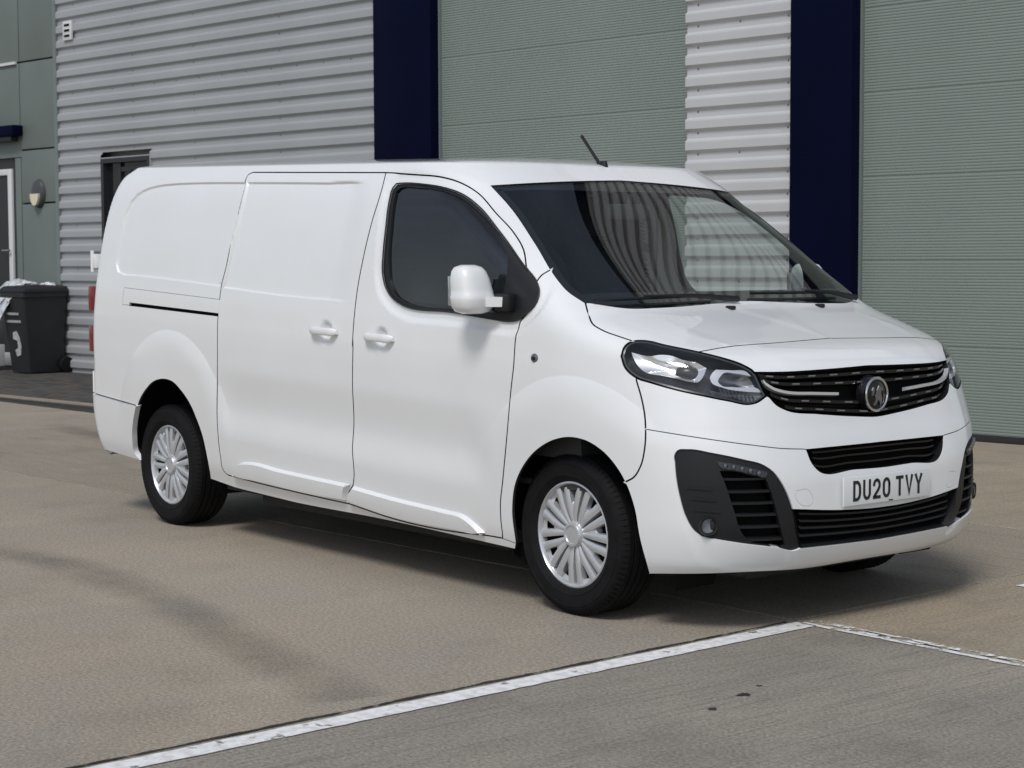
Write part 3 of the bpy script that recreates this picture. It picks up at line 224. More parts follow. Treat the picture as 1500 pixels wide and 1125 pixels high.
 'bumper_lower': [0.2636,4.842,0.276,4.824,0.2862,4.809,0.2965,4.793,0.3069,4.776,0.3174,4.76,0.3283,4.742,0.3391,4.724,0.35,4.705,0.3609,4.686,0.3719,4.666,0.3829,4.646,0.3939,4.626,0.405,4.605,0.4158,4.585,0.4267,4.564,0.4376,4.542,0.4485,4.52,0.4594,4.498,0.4704,4.476,0.4814,4.453,0.4923,4.43,0.5033,4.407,0.5143,4.383,0.5253,4.36,0.5363,4.337,0.5473,4.314,0.5583,4.291,0.5693,4.268,0.5803,4.245,0.5913,4.223,0.6023,4.201,0.6133,4.179,0.6243,4.157,0.6353,4.134,0.6463,4.111,0.6573,4.089,0.6682,4.067,0.6791,4.046,0.69,4.027,0.701,4.009,0.7119,3.993,0.7227,3.979,0.7336,3.968,0.7444,3.957,0.7551,3.947,0.7658,3.937,0.7763,3.926,0.78,3.907,0.7931,3.909,0.8058,3.911,0.8184,3.913,0.831,3.914,0.8434,3.915,0.8557,3.916,0.868,3.916,0.8801,3.917,0.8921,3.917,0.904,3.918,0.9158,3.918,0.9276,3.918,0.9392,3.918,0.9507,3.919,0.9621,3.919,0.9734,3.92,0.9846,3.92,0.9957,3.921,1,3.925,1,3.645,1,3.351,1,3.057,1,2.763,1,2.469,1,2.175,1,1.881,1,1.587,1,1.293,1,0.999,1,0.705,0.9996,0.709,0.9879,0.706,0.9759,0.704,0.9639,0.702,0.9518,0.699,0.9396,0.695,0.9274,0.69,0.9152,0.683,0.9029,0.676,0.8905,0.669,0.878,0.661,0.8653,0.654,0.8525,0.648,0.8395,0.643,0.8262,0.639,0.8128,0.637,0.7991,0.637,0.7852,0.64,0.7712,0.645,0.7571,0.652,0.7428,0.66,0.7285,0.669,0.714,0.678,0.6995,0.688,0.685,0.696,0.6704,0.704,0.6559,0.71,0.6415,0.714,0.6271,0.717,0.6127,0.717,0.5984,0.715,0.5841,0.712,0.5699,0.708,0.5556,0.703,0.5414,0.696,0.5273,0.689,0.5132,0.681,0.4991,0.672,0.4851,0.662,0.471,0.651,0.4571,0.64,0.4431,0.629,0.4291,0.617,0.4151,0.605,0.4011,0.593,0.3872,0.58,0.3733,0.566,0.3594,0.552,0.3457,0.537,0.3319,0.522,0.3183,0.505,0.3046,0.487,0.2911,0.468,0.2776,0.448,0.2641,0.426,0.2661,0.424,0.2612,0.53,0.2566,0.632,0.2523,0.729,0.2485,0.821,0.2449,0.908,0.2418,0.99,0.2389,1.066,0.2361,1.138,0.2333,1.207,0.2307,1.274,0.2282,1.338,0.2258,1.402,0.2235,1.465,0.2214,1.528,0.2194,1.594,0.2177,1.661,0.2162,1.728,0.2149,1.797,0.2138,1.868,0.2128,1.94,0.2119,2.014,0.211,2.091,0.21,2.168,0.2087,2.246,0.2072,2.324,0.2056,2.402,0.2038,2.48,0.202,2.557,0.2,2.634,0.1979,2.71,0.1957,2.785,0.1933,2.858,0.1906,2.929,0.1878,2.997,0.1873,3,0.1926,3.032,0.1998,3.071,0.2069,3.113,0.2136,3.162,0.2205,3.227,0.2264,3.297,0.2316,3.369,0.2365,3.441,0.2405,3.505,0.244,3.572,0.2471,3.64,0.2498,3.711,0.2523,3.785,0.2546,3.864,0.2568,3.949,0.2591,4.056,0.2612,4.176,0.2632,4.308,0.265,4.451,0.2666,4.601,0.2679,4.749,0.2668,4.919],
 'slot': [0.7803,3.921,0.7931,3.924,0.8058,3.925,0.8184,3.927,0.831,3.928,0.8434,3.929,0.8557,3.93,0.868,3.931,0.8801,3.931,0.8921,3.932,0.904,3.932,0.9158,3.932,0.9276,3.932,0.9392,3.933,0.9507,3.933,0.9621,3.933,0.9734,3.934,0.9846,3.935,0.9957,3.936,1,3.939,1,3.773,1,3.606,1,3.439,1,3.272,0.9956,3.271,0.9844,3.273,0.9731,3.277,0.9618,3.28,0.9503,3.284,0.9387,3.288,0.927,3.292,0.9151,3.295,0.9026,3.288,0.8895,3.275,0.8763,3.261,0.8631,3.248,0.8501,3.243,0.8376,3.249,0.8259,3.271,0.8153,3.313,0.8065,3.374,0.7994,3.443,0.7934,3.518,0.7886,3.606,0.7854,3.702,0.783,3.807],
 'fog_panel': [0.3417,3.648,0.341,3.713,0.3415,3.782,0.3444,3.851,0.349,3.921,0.3551,3.985,0.3629,4.029,0.3715,4.045,0.3805,4.046,0.3893,4.049,0.3988,4.054,0.4082,4.052,0.4174,4.043,0.4266,4.029,0.4358,4.012,0.4449,3.993,0.4541,3.974,0.4632,3.955,0.4724,3.939,0.4815,3.924,0.4906,3.908,0.4998,3.892,0.5089,3.876,0.5179,3.859,0.527,3.842,0.536,3.824,0.545,3.806,0.554,3.787,0.563,3.768,0.5719,3.748,0.5802,3.731,0.5887,3.715,0.5972,3.699,0.6056,3.683,0.6139,3.664,0.622,3.643,0.6297,3.618,0.6371,3.588,0.6438,3.556,0.6502,3.523,0.6564,3.487,0.6622,3.448,0.6676,3.407,0.6726,3.362,0.6771,3.313,0.6813,3.262,0.6853,3.21,0.6891,3.156,0.6934,3.094,0.6974,3.028,0.7013,2.959,0.705,2.887,0.7084,2.814,0.7116,2.74,0.7147,2.66,0.7176,2.579,0.7202,2.498,0.7226,2.416,0.7245,2.341,0.7261,2.267,0.7273,2.193,0.7285,2.119,0.7296,2.046,0.7307,1.975,0.7323,1.905,0.7344,1.838,0.7368,1.776,0.7396,1.714,0.7426,1.652,0.7458,1.59,0.7492,1.527,0.7528,1.463,0.7566,1.398,0.7503,1.379,0.7439,1.359,0.7371,1.346,0.7287,1.345,0.7199,1.357,0.7107,1.377,0.7014,1.4,0.6922,1.423,0.683,1.44,0.6734,1.454,0.6638,1.467,0.6541,1.479,0.6445,1.49,0.6349,1.501,0.6253,1.51,0.6157,1.52,0.6061,1.529,0.5965,1.538,0.5869,1.546,0.5773,1.555,0.5677,1.564,0.5582,1.574,0.5484,1.583,0.5386,1.593,0.5289,1.602,0.5191,1.612,0.5094,1.621,0.4998,1.63,0.4901,1.64,0.4805,1.649,0.471,1.658,0.4615,1.668,0.4527,1.674,0.444,1.679,0.4352,1.684,0.4267,1.694,0.4185,1.711,0.4093,1.741,0.4006,1.778,0.3926,1.821,0.3863,1.867,0.3808,1.919,0.3762,1.977,0.3721,2.039,0.3685,2.105,0.365,2.171,0.3618,2.237,0.3591,2.305,0.3568,2.375,0.3547,2.447,0.3528,2.52,0.3511,2.594,0.3495,2.668,0.3479,2.741,0.3464,2.812,0.345,2.882,0.3437,2.952,0.3426,3.02,0.3416,3.087,0.3409,3.151,0.3404,3.214,0.3401,3.276,0.34,3.337,0.3401,3.398,0.3404,3.459,0.3409,3.521,0.3413,3.584],
 'low_grille': [0.7226,2.416,0.7361,2.405,0.7495,2.392,0.7629,2.379,0.7761,2.364,0.7893,2.35,0.8024,2.335,0.8154,2.32,0.8283,2.306,0.8411,2.292,0.8538,2.279,0.8664,2.268,0.8789,2.257,0.891,2.248,0.903,2.239,0.9148,2.23,0.9266,2.222,0.9383,2.215,0.9499,2.209,0.9613,2.204,0.9726,2.201,0.9838,2.199,0.995,2.199,1,2.199,1,2.032,1,1.865,1,1.699,1,1.532,1,1.366,0.9944,1.365,0.9828,1.367,0.971,1.37,0.9591,1.373,0.9471,1.375,0.9351,1.377,0.9229,1.379,0.9106,1.38,0.8982,1.382,0.8857,1.383,0.8731,1.385,0.8604,1.387,0.8475,1.388,0.8346,1.389,0.8216,1.39,0.8085,1.39,0.7953,1.39,0.782,1.389,0.7687,1.388,0.7553,1.386,0.7566,1.398,0.7528,1.463,0.7492,1.527,0.7458,1.59,0.7426,1.652,0.7396,1.714,0.7368,1.776,0.7344,1.838,0.7323,1.905,0.7307,1.975,0.7296,2.046,0.7285,2.119,0.7273,2.193,0.7261,2.267,0.7245,2.341],
 'windscreen': [0.4473,13.508,0.4519,13.424,0.4569,13.337,0.4617,13.254,0.4662,13.175,0.4703,13.098,0.4737,13.023,0.4765,12.95,0.4783,12.882,0.4793,12.816,0.4796,12.752,0.4792,12.69,0.4782,12.631,0.4766,12.572,0.4747,12.515,0.4723,12.458,0.4697,12.402,0.4668,12.346,0.4637,12.291,0.4605,12.236,0.4572,12.181,0.4539,12.126,0.4505,12.073,0.4467,12.018,0.4426,11.963,0.4384,11.913,0.4342,11.865,0.43,11.819,0.4259,11.774,0.4221,11.732,0.4187,11.69,0.4158,11.649,0.4127,11.606,0.4093,11.563,0.406,11.519,0.4032,11.475,0.4013,11.432,0.4008,11.389,0.402,11.347,0.4052,11.306,0.4102,11.267,0.4165,11.228,0.4234,11.187,0.4305,11.141,0.437,11.087,0.4418,11.015,0.4553,11.034,0.4763,11.001,0.4933,10.962,0.5097,10.916,0.5256,10.864,0.5412,10.804,0.5566,10.738,0.5718,10.666,0.5869,10.592,0.6021,10.521,0.6175,10.46,0.6332,10.415,0.6492,10.386,0.6653,10.37,0.6814,10.364,0.6973,10.366,0.713,10.372,0.7284,10.38,0.7434,10.385,0.7577,10.391,0.7719,10.402,0.7859,10.418,0.7997,10.439,0.8134,10.464,0.8269,10.492,0.8402,10.525,0.8534,10.559,0.8663,10.595,0.8791,10.631,0.8917,10.667,0.9041,10.702,0.9164,10.735,0.9284,10.767,0.9403,10.796,0.9519,10.823,0.9634,10.848,0.9747,10.871,0.986,10.895,0.9972,10.92,1,10.925,1,11.082,1,11.239,1,11.396,1,11.553,1,11.709,1,11.866,1,12.023,1,12.18,1,12.337,1,12.493,1,12.65,1,12.807,1,12.964,1,13.121,1,13.277,1,13.434,1,13.591,1,13.748,1,13.895,0.9949,13.89,0.9823,13.882,0.9695,13.873,0.9564,13.863,0.9431,13.853,0.9296,13.843,0.9158,13.832,0.9018,13.821,0.8875,13.81,0.8729,13.798,0.858,13.786,0.8428,13.774,0.8273,13.761,0.8114,13.749,0.7952,13.736,0.7787,13.722,0.7618,13.709,0.7444,13.696,0.7267,13.682,0.7086,13.669,0.69,13.656,0.6708,13.642,0.651,13.629,0.6306,13.615,0.6096,13.601,0.5881,13.586,0.5659,13.572,0.543,13.559,0.5195,13.545,0.4953,13.532,0.4704,13.519],
 'win': [-0.2018,13.593,-0.1777,13.602,-0.1537,13.611,-0.1302,13.616,-0.1107,13.615,-0.0918,13.611,-0.0733,13.603,-0.0552,13.594,-0.0373,13.582,-0.0198,13.57,-0.0024,13.557,0.015,13.542,0.0323,13.527,0.0496,13.51,0.0669,13.492,0.0839,13.471,0.1006,13.448,0.1169,13.422,0.1321,13.395,0.1471,13.367,0.1618,13.337,0.176,13.305,0.1895,13.271,0.2022,13.234,0.2138,13.193,0.2246,13.147,0.2343,13.099,0.2428,13.048,0.2504,12.995,0.2569,12.943,0.2626,12.892,0.2676,12.843,0.2719,12.795,0.2753,12.748,0.2774,12.7,0.2786,12.652,0.2789,12.604,0.2787,12.556,0.278,12.509,0.2773,12.463,0.2766,12.418,0.2761,12.374,0.2758,12.328,0.2754,12.283,0.2748,12.238,0.274,12.193,0.2732,12.148,0.2722,12.107,0.2708,12.065,0.2692,12.023,0.2674,11.981,0.2656,11.94,0.2637,11.902,0.2619,11.865,0.2602,11.829,0.2587,11.795,0.2574,11.762,0.2564,11.729,0.2558,11.697,0.2556,11.666,0.2566,11.635,0.2586,11.604,0.2604,11.574,0.2608,11.541,0.2584,11.506,0.254,11.469,0.2485,11.43,0.2411,11.388,0.2312,11.344,0.2182,11.296,0.199,11.234,0.1767,11.164,0.1524,11.08,0.1289,10.971,0.1031,10.82,0.0756,10.625,0.0466,10.388,0.0186,10.169,-0.0071,10.003,-0.0315,9.873,-0.0575,9.744,-0.0829,9.629,-0.1075,9.541,-0.1285,9.492,-0.1483,9.466,-0.1672,9.454,-0.1855,9.447,-0.2032,9.448,-0.2198,9.46,-0.2361,9.476,-0.2526,9.49,-0.2695,9.501,-0.2865,9.512,-0.3035,9.523,-0.3205,9.534,-0.3377,9.545,-0.3548,9.557,-0.3721,9.568,-0.3894,9.58,-0.4068,9.591,-0.4242,9.603,-0.4417,9.614,-0.4592,9.626,-0.4768,9.638,-0.4945,9.65,-0.5123,9.662,-0.5301,9.673,-0.5481,9.682,-0.5668,9.686,-0.5861,9.686,-0.6059,9.682,-0.6261,9.677,-0.6466,9.67,-0.6672,9.662,-0.6878,9.655,-0.7082,9.65,-0.7284,9.647,-0.7482,9.648,-0.7675,9.652,-0.7862,9.663,-0.8041,9.679,-0.821,9.704,-0.8368,9.737,-0.8513,9.781,-0.8642,9.838,-0.8754,9.911,-0.8872,10.02,-0.8954,10.176,-0.8969,10.363,-0.8938,10.589,-0.8885,10.79,-0.8823,10.948,-0.876,11.064,-0.8703,11.141,-0.8624,11.214,-0.8524,11.278,-0.8407,11.338,-0.8279,11.395,-0.8144,11.449,-0.8018,11.494,-0.788,11.539,-0.7733,11.583,-0.758,11.627,-0.7423,11.671,-0.7266,11.715,-0.711,11.759,-0.6946,11.807,-0.6779,11.856,-0.6609,11.908,-0.6435,11.962,-0.6257,12.021,-0.6078,12.08,-0.5898,12.138,-0.5717,12.196,-0.5536,12.253,-0.5354,12.311,-0.5174,12.369,-0.4995,12.428,-0.4816,12.488,-0.4637,12.549,-0.4457,12.611,-0.4275,12.675,-0.409,12.742,-0.3902,12.812,-0.3709,12.886,-0.3511,12.966,-0.3321,13.053,-0.3134,13.144,-0.2942,13.238,-0.2738,13.332,-0.2514,13.423,-0.2268,13.508],
 'glass': [-0.2578,13.282,-0.2208,13.394,-0.1971,13.449,-0.1748,13.48,-0.1536,13.492,-0.1334,13.491,-0.114,13.48,-0.0949,13.465,-0.0761,13.451,-0.0573,13.444,-0.0368,13.44,-0.0166,13.434,0.0029,13.426,0.0204,13.416,0.0377,13.403,0.0548,13.387,0.0715,13.367,0.0877,13.345,0.1034,13.318,0.1189,13.288,0.134,13.256,0.1484,13.221,0.1622,13.184,0.1751,13.144,0.1871,13.101,0.1974,13.057,0.2067,13.01,0.2149,12.962,0.222,12.915,0.2283,12.868,0.2339,12.822,0.2387,12.776,0.2431,12.732,0.247,12.688,0.2504,12.648,0.2535,12.609,0.2562,12.569,0.2585,12.53,0.2603,12.49,0.2615,12.45,0.2621,12.41,0.2621,12.37,0.2612,12.329,0.2596,12.287,0.2571,12.244,0.2537,12.201,0.2493,12.156,0.2439,12.11,0.2368,12.061,0.2282,12.01,0.2183,11.96,0.2071,11.912,0.1948,11.866,0.1814,11.821,0.1671,11.777,0.152,11.734,0.1362,11.691,0.1198,11.648,0.1029,11.605,0.0857,11.561,0.0683,11.517,0.0508,11.471,0.0332,11.424,0.0158,11.375,-0.0017,11.323,-0.0206,11.267,-0.0398,11.205,-0.0594,11.133,-0.0799,11.037,-0.1034,10.874,-0.1288,10.634,-0.1548,10.312,-0.1761,10.044,-0.1935,9.855,-0.2106,9.857,-0.2278,9.858,-0.2451,9.859,-0.2625,9.86,-0.28,9.86,-0.2976,9.86,-0.3152,9.861,-0.3328,9.861,-0.3505,9.862,-0.3683,9.863,-0.3861,9.864,-0.4039,9.866,-0.4217,9.868,-0.4395,9.871,-0.4573,9.874,-0.4751,9.879,-0.4929,9.884,-0.5106,9.891,-0.5286,9.895,-0.5473,9.895,-0.5665,9.892,-0.586,9.887,-0.6058,9.88,-0.6258,9.872,-0.6458,9.865,-0.6657,9.86,-0.6853,9.857,-0.7046,9.858,-0.7234,9.863,-0.7416,9.874,-0.7591,9.891,-0.7756,9.917,-0.7911,9.952,-0.8053,10,-0.818,10.066,-0.8287,10.158,-0.8387,10.284,-0.8465,10.44,-0.8494,10.628,-0.8466,10.819,-0.8402,10.982,-0.8328,11.096,-0.825,11.176,-0.8169,11.242,-0.8085,11.296,-0.7982,11.347,-0.7865,11.396,-0.7739,11.444,-0.7606,11.49,-0.7472,11.535,-0.7342,11.579,-0.7203,11.626,-0.7059,11.672,-0.6909,11.719,-0.6755,11.767,-0.6596,11.816,-0.6433,11.866,-0.6265,11.919,-0.6093,11.975,-0.5916,12.036,-0.5737,12.096,-0.5557,12.155,-0.5377,12.214,-0.5195,12.272,-0.5014,12.331,-0.4834,12.39,-0.4664,12.447,-0.4494,12.504,-0.4324,12.563,-0.4153,12.623,-0.398,12.686,-0.3805,12.75,-0.3627,12.818,-0.3445,12.89,-0.3259,12.967,-0.3034,13.067,-0.2805,13.172],
 'sail': [0.2563,11.645,0.2566,11.635,0.2586,11.604,0.2604,11.574,0.2608,11.541,0.2584,11.506,0.254,11.469,0.2485,11.43,0.2411,11.388,0.2312,11.344,0.2182,11.296,0.199,11.234,0.1767,11.164,0.1524,11.08,0.1289,10.971,0.1031,10.82,0.0756,10.625,0.0466,10.388,0.0186,10.169,-0.0071,10.003,-0.0315,9.873,-0.0575,9.744,-0.0672,9.648,-0.0325,9.837,-0.0024,10.051,0.0299,10.383,0.0636,10.748,0.0925,10.988,0.1163,11.123,0.1371,11.213,0.1562,11.288,0.1743,11.356,0.1916,11.419,0.2084,11.478,0.2248,11.535,0.2412,11.591,0.258,11.646],
 'rail': [-2.4726,9.241,-2.5061,9.248,-2.5399,9.255,-2.5738,9.261,-2.608,9.268,-2.6423,9.275,-2.6769,9.282,-2.7117,9.288,-2.7467,9.295,-2.7819,9.302,-2.8173,9.309,-2.853,9.316,-2.8888,9.323,-2.9249,9.33,-2.9613,9.337,-2.9978,9.344,-3.0346,9.351,-3.0716,9.358,-3.1089,9.365,-3.1464,9.372,-3.1842,9.38,-3.2222,9.387,-3.2604,9.394,-3.2989,9.402,-3.3376,9.409,-3.3766,9.416,-3.4159,9.424,-3.4554,9.431,-3.4952,9.439,-3.5174,9.231,-3.5358,9.017,-3.5513,8.748,-3.5626,8.481,-3.5722,8.208,-3.5321,8.212,-3.4923,8.216,-3.4931,8.186,-3.4533,8.182,-3.4138,8.179,-3.3746,8.176,-3.3356,8.173,-3.2969,8.169,-3.2585,8.166,-3.2203,8.163,-3.1823,8.16,-3.1446,8.157,-3.1071,8.153,-3.0699,8.15,-3.0329,8.147,-2.9961,8.144,-2.9596,8.141,-2.9233,8.138,-2.8872,8.134,-2.8514,8.131,-2.8158,8.128,-2.7804,8.125,-2.7452,8.122,-2.7102,8.119,-2.6754,8.116,-2.6409,8.113,-2.6066,8.11,-2.5724,8.106,-2.5385,8.103],
 'rail_cover': [-2.4749,9.217,-2.5083,9.223,-2.542,9.23,-2.576,9.237,-2.6101,9.243,-2.6445,9.25,-2.6791,9.257,-2.7139,9.264,-2.7489,9.271,-2.7841,9.278,-2.8196,9.284,-2.8552,9.291,-2.8911,9.298,-2.9272,9.305,-2.9636,9.312,-3.0001,9.319,-3.0369,9.326,-3.074,9.334,-3.1113,9.341,-3.1488,9.348,-3.1865,9.355,-3.2245,9.362,-3.2628,9.37,-3.3013,9.377,-3.3401,9.384,-3.3791,9.392,-3.4183,9.399,-3.4579,9.407,-3.496,9.414,-3.5158,9.227,-3.534,9.014,-3.5493,8.748,-3.5605,8.482,-3.5693,8.235,-3.5323,8.246,-3.4951,8.256,-3.4855,8.439,-3.4438,8.434,-3.4042,8.43,-3.365,8.425,-3.326,8.421,-3.2873,8.417,-3.2488,8.412,-3.2106,8.408,-3.1726,8.404,-3.1349,8.399,-3.0974,8.395,-3.0601,8.391,-3.0231,8.387,-2.9863,8.382,-2.9498,8.378,-2.9135,8.374,-2.8774,8.37,-2.8415,8.366,-2.8059,8.361,-2.7705,8.357,-2.7353,8.353,-2.7003,8.349,-2.6655,8.345,-2.631,8.341,-2.5966,8.337,-2.5625,8.333,-2.5286,8.329],
 'rub_slide': [-2.5386,0.59,-2.5349,0.655,-2.5284,0.751,-2.5138,0.899,-2.4944,1.033,-2.4767,1.115,-2.4563,1.187,-2.4344,1.242,-2.4019,1.283,-2.369,1.306,-2.3416,1.325,-2.3148,1.337,-2.2886,1.342,-2.2628,1.343,-2.2374,1.341,-2.2122,1.335,-2.1873,1.327,-2.1626,1.319,-2.1379,1.31,-2.1132,1.303,-2.0885,1.298,-2.0637,1.295,-2.0393,1.295,-2.015,1.295,-1.9909,1.295,-1.9668,1.295,-1.9428,1.295,-1.9189,1.295,-1.8952,1.295,-1.8715,1.295,-1.8479,1.296,-1.8244,1.296,-1.801,1.297,-1.7777,1.297,-1.7544,1.298,-1.7313,1.299,-1.7083,1.299,-1.6853,1.3,-1.6625,1.301,-1.6398,1.301,-1.6171,1.302,-1.5945,1.303,-1.5721,1.303,-1.5497,1.304,-1.5274,1.305,-1.5053,1.305,-1.4832,1.306,-1.4699,1.306,-1.4788,1.253,-1.4948,1.157,-1.508,1.05,-1.515,0.952,-1.5192,0.851,-1.5226,0.748,-1.5265,0.66,-1.5476,0.652,-1.5712,0.643,-1.5949,0.633,-1.6186,0.623,-1.6425,0.613,-1.6664,0.604,-1.6904,0.595,-1.7145,0.587,-1.7385,0.579,-1.762,0.573,-1.7854,0.568,-1.8089,0.564,-1.8324,0.561,-1.8559,0.558,-1.8794,0.557,-1.903,0.556,-1.9266,0.556,-1.9502,0.556,-1.9739,0.556,-1.9977,0.557,-2.0216,0.559,-2.0455,0.56,-2.0696,0.562,-2.0937,0.563,-2.118,0.565,-2.1423,0.567,-2.1668,0.568,-2.1915,0.569,-2.2163,0.57,-2.2412,0.57,-2.2663,0.57,-2.2916,0.569,-2.3157,0.566,-2.3403,0.56,-2.3652,0.551,-2.3902,0.543,-2.4151,0.536,-2.4397,0.532,-2.4637,0.534,-2.487,0.541,-2.5094,0.557],
 'rub_door': [-1.4453,1.28,-1.4251,1.276,-1.4036,1.271,-1.3822,1.266,-1.361,1.261,-1.3398,1.255,-1.3187,1.25,-1.2976,1.245,-1.2767,1.24,-1.2558,1.235,-1.235,1.23,-1.2143,1.225,-1.1936,1.221,-1.173,1.217,-1.1524,1.213,-1.1319,1.209,-1.1114,1.206,-1.0916,1.203,-1.0719,1.201,-1.0521,1.199,-1.0325,1.197,-1.0128,1.196,-0.9933,1.194,-0.9738,1.194,-0.9543,1.193,-0.935,1.192,-0.9156,1.192,-0.8964,1.191,-0.8772,1.19,-0.8582,1.19,-0.8392,1.189,-0.8202,1.188,-0.8014,1.187,-0.7827,1.185,-0.764,1.184,-0.7455,1.182,-0.7272,1.182,-0.7088,1.184,-0.6906,1.187,-0.6727,1.186,-0.6556,1.181,-0.6395,1.168,-0.6239,1.145,-0.6093,1.115,-0.5955,1.08,-0.5822,1.041,-0.5693,0.999,-0.5577,0.956,-0.547,0.909,-0.537,0.858,-0.5274,0.803,-0.5181,0.747,-0.5089,0.688,-0.5046,0.662,-0.5148,0.631,-0.5311,0.584,-0.5505,0.541,-0.5693,0.513,-0.5877,0.498,-0.6059,0.492,-0.6239,0.493,-0.6419,0.498,-0.66,0.503,-0.6783,0.505,-0.697,0.501,-0.7162,0.493,-0.7355,0.485,-0.7548,0.477,-0.7742,0.469,-0.7937,0.462,-0.8132,0.454,-0.8327,0.447,-0.8524,0.44,-0.872,0.434,-0.8917,0.428,-0.9114,0.422,-0.9312,0.417,-0.951,0.413,-0.9708,0.409,-0.9906,0.405,-1.0104,0.403,-1.0303,0.401,-1.0501,0.4,-1.0699,0.4,-1.0897,0.401,-1.1095,0.403,-1.1293,0.406,-1.149,0.41,-1.169,0.415,-1.1888,0.422,-1.2087,0.43,-1.2285,0.44,-1.2482,0.45,-1.268,0.462,-1.2877,0.474,-1.3074,0.487,-1.3272,0.5,-1.347,0.514,-1.3668,0.528,-1.3867,0.542,-1.4067,0.557,-1.4268,0.571,-1.447,0.585,-1.4673,0.598,-1.4878,0.611,-1.5049,0.621,-1.5031,0.726,-1.5018,0.85,-1.4961,0.967,-1.4865,1.052,-1.4731,1.133,-1.4583,1.211],
 'hook_cap': [0.7374,2.918,0.7438,2.92,0.7504,2.928,0.757,2.936,0.7633,2.938,0.7691,2.929,0.7743,2.904,0.7781,2.869,0.7812,2.83,0.7848,2.773,0.7877,2.709,0.7893,2.644,0.7891,2.583,0.7865,2.53,0.7798,2.479,0.7739,2.46,0.7673,2.457,0.7604,2.467,0.7538,2.488,0.748,2.518,0.7408,2.58,0.7369,2.631,0.734,2.689,0.7324,2.75,0.7322,2.81,0.7339,2.865],
 'indent_r': [-1.476,13.706,-1.5136,13.708,-1.5513,13.71,-1.5894,13.712,-1.6277,13.713,-1.6663,13.715,-1.7052,13.715,-1.7445,13.715,-1.7861,13.715,-1.8281,13.714,-1.8705,13.713,-1.9133,13.71,-1.9565,13.706,-2.0002,13.701,-2.0444,13.694,-2.0889,13.687,-2.1339,13.678,-2.1795,13.666,-2.2259,13.65,-2.2731,13.631,-2.3209,13.61,-2.3696,13.582,-2.4194,13.543,-2.4676,13.498,-2.5167,13.446,-2.5667,13.38,-2.6133,13.306,-2.6604,13.223,-2.707,13.129,-2.767,12.989,-2.8245,12.849,-2.8807,12.706,-2.9333,12.569,-2.9731,12.465,-3.0111,12.362,-3.048,12.26,-3.0847,12.158,-3.1195,12.061,-3.1538,11.962,-3.1872,11.872,-3.2198,11.789,-3.2518,11.71,-3.2895,11.618,-3.327,11.526,-3.3631,11.43,-3.3964,11.326,-3.4195,11.244,-3.439,11.147,-3.4565,10.912,-3.4301,10.735,-3.3949,10.636,-3.3496,10.632,-3.3006,10.668,-3.2541,10.683,-3.2111,10.666,-3.1687,10.648,-3.1267,10.627,-3.085,10.606,-3.0438,10.583,-3.0029,10.559,-2.9624,10.535,-2.9221,10.51,-2.8821,10.486,-2.8423,10.461,-2.8028,10.437,-2.7636,10.412,-2.7248,10.386,-2.6864,10.359,-2.6483,10.33,-2.6107,10.3,-2.5677,10.263,-2.5253,10.224,-2.4832,10.186,-2.4414,10.15,-2.3998,10.116,-2.3509,10.663,-2.3037,11.021,-2.2651,11.18,-2.2291,11.289,-2.194,11.382,-2.1594,11.466,-2.125,11.546,-2.0908,11.623,-2.0566,11.701,-2.0224,11.779,-1.9881,11.861,-1.9536,11.949,-1.9186,12.047,-1.8835,12.144,-1.8486,12.24,-1.8137,12.336,-1.7789,12.434,-1.7442,12.533,-1.7097,12.637,-1.6752,12.746,-1.641,12.865,-1.607,13.002,-1.5734,13.155,-1.5402,13.321,-1.5076,13.502],
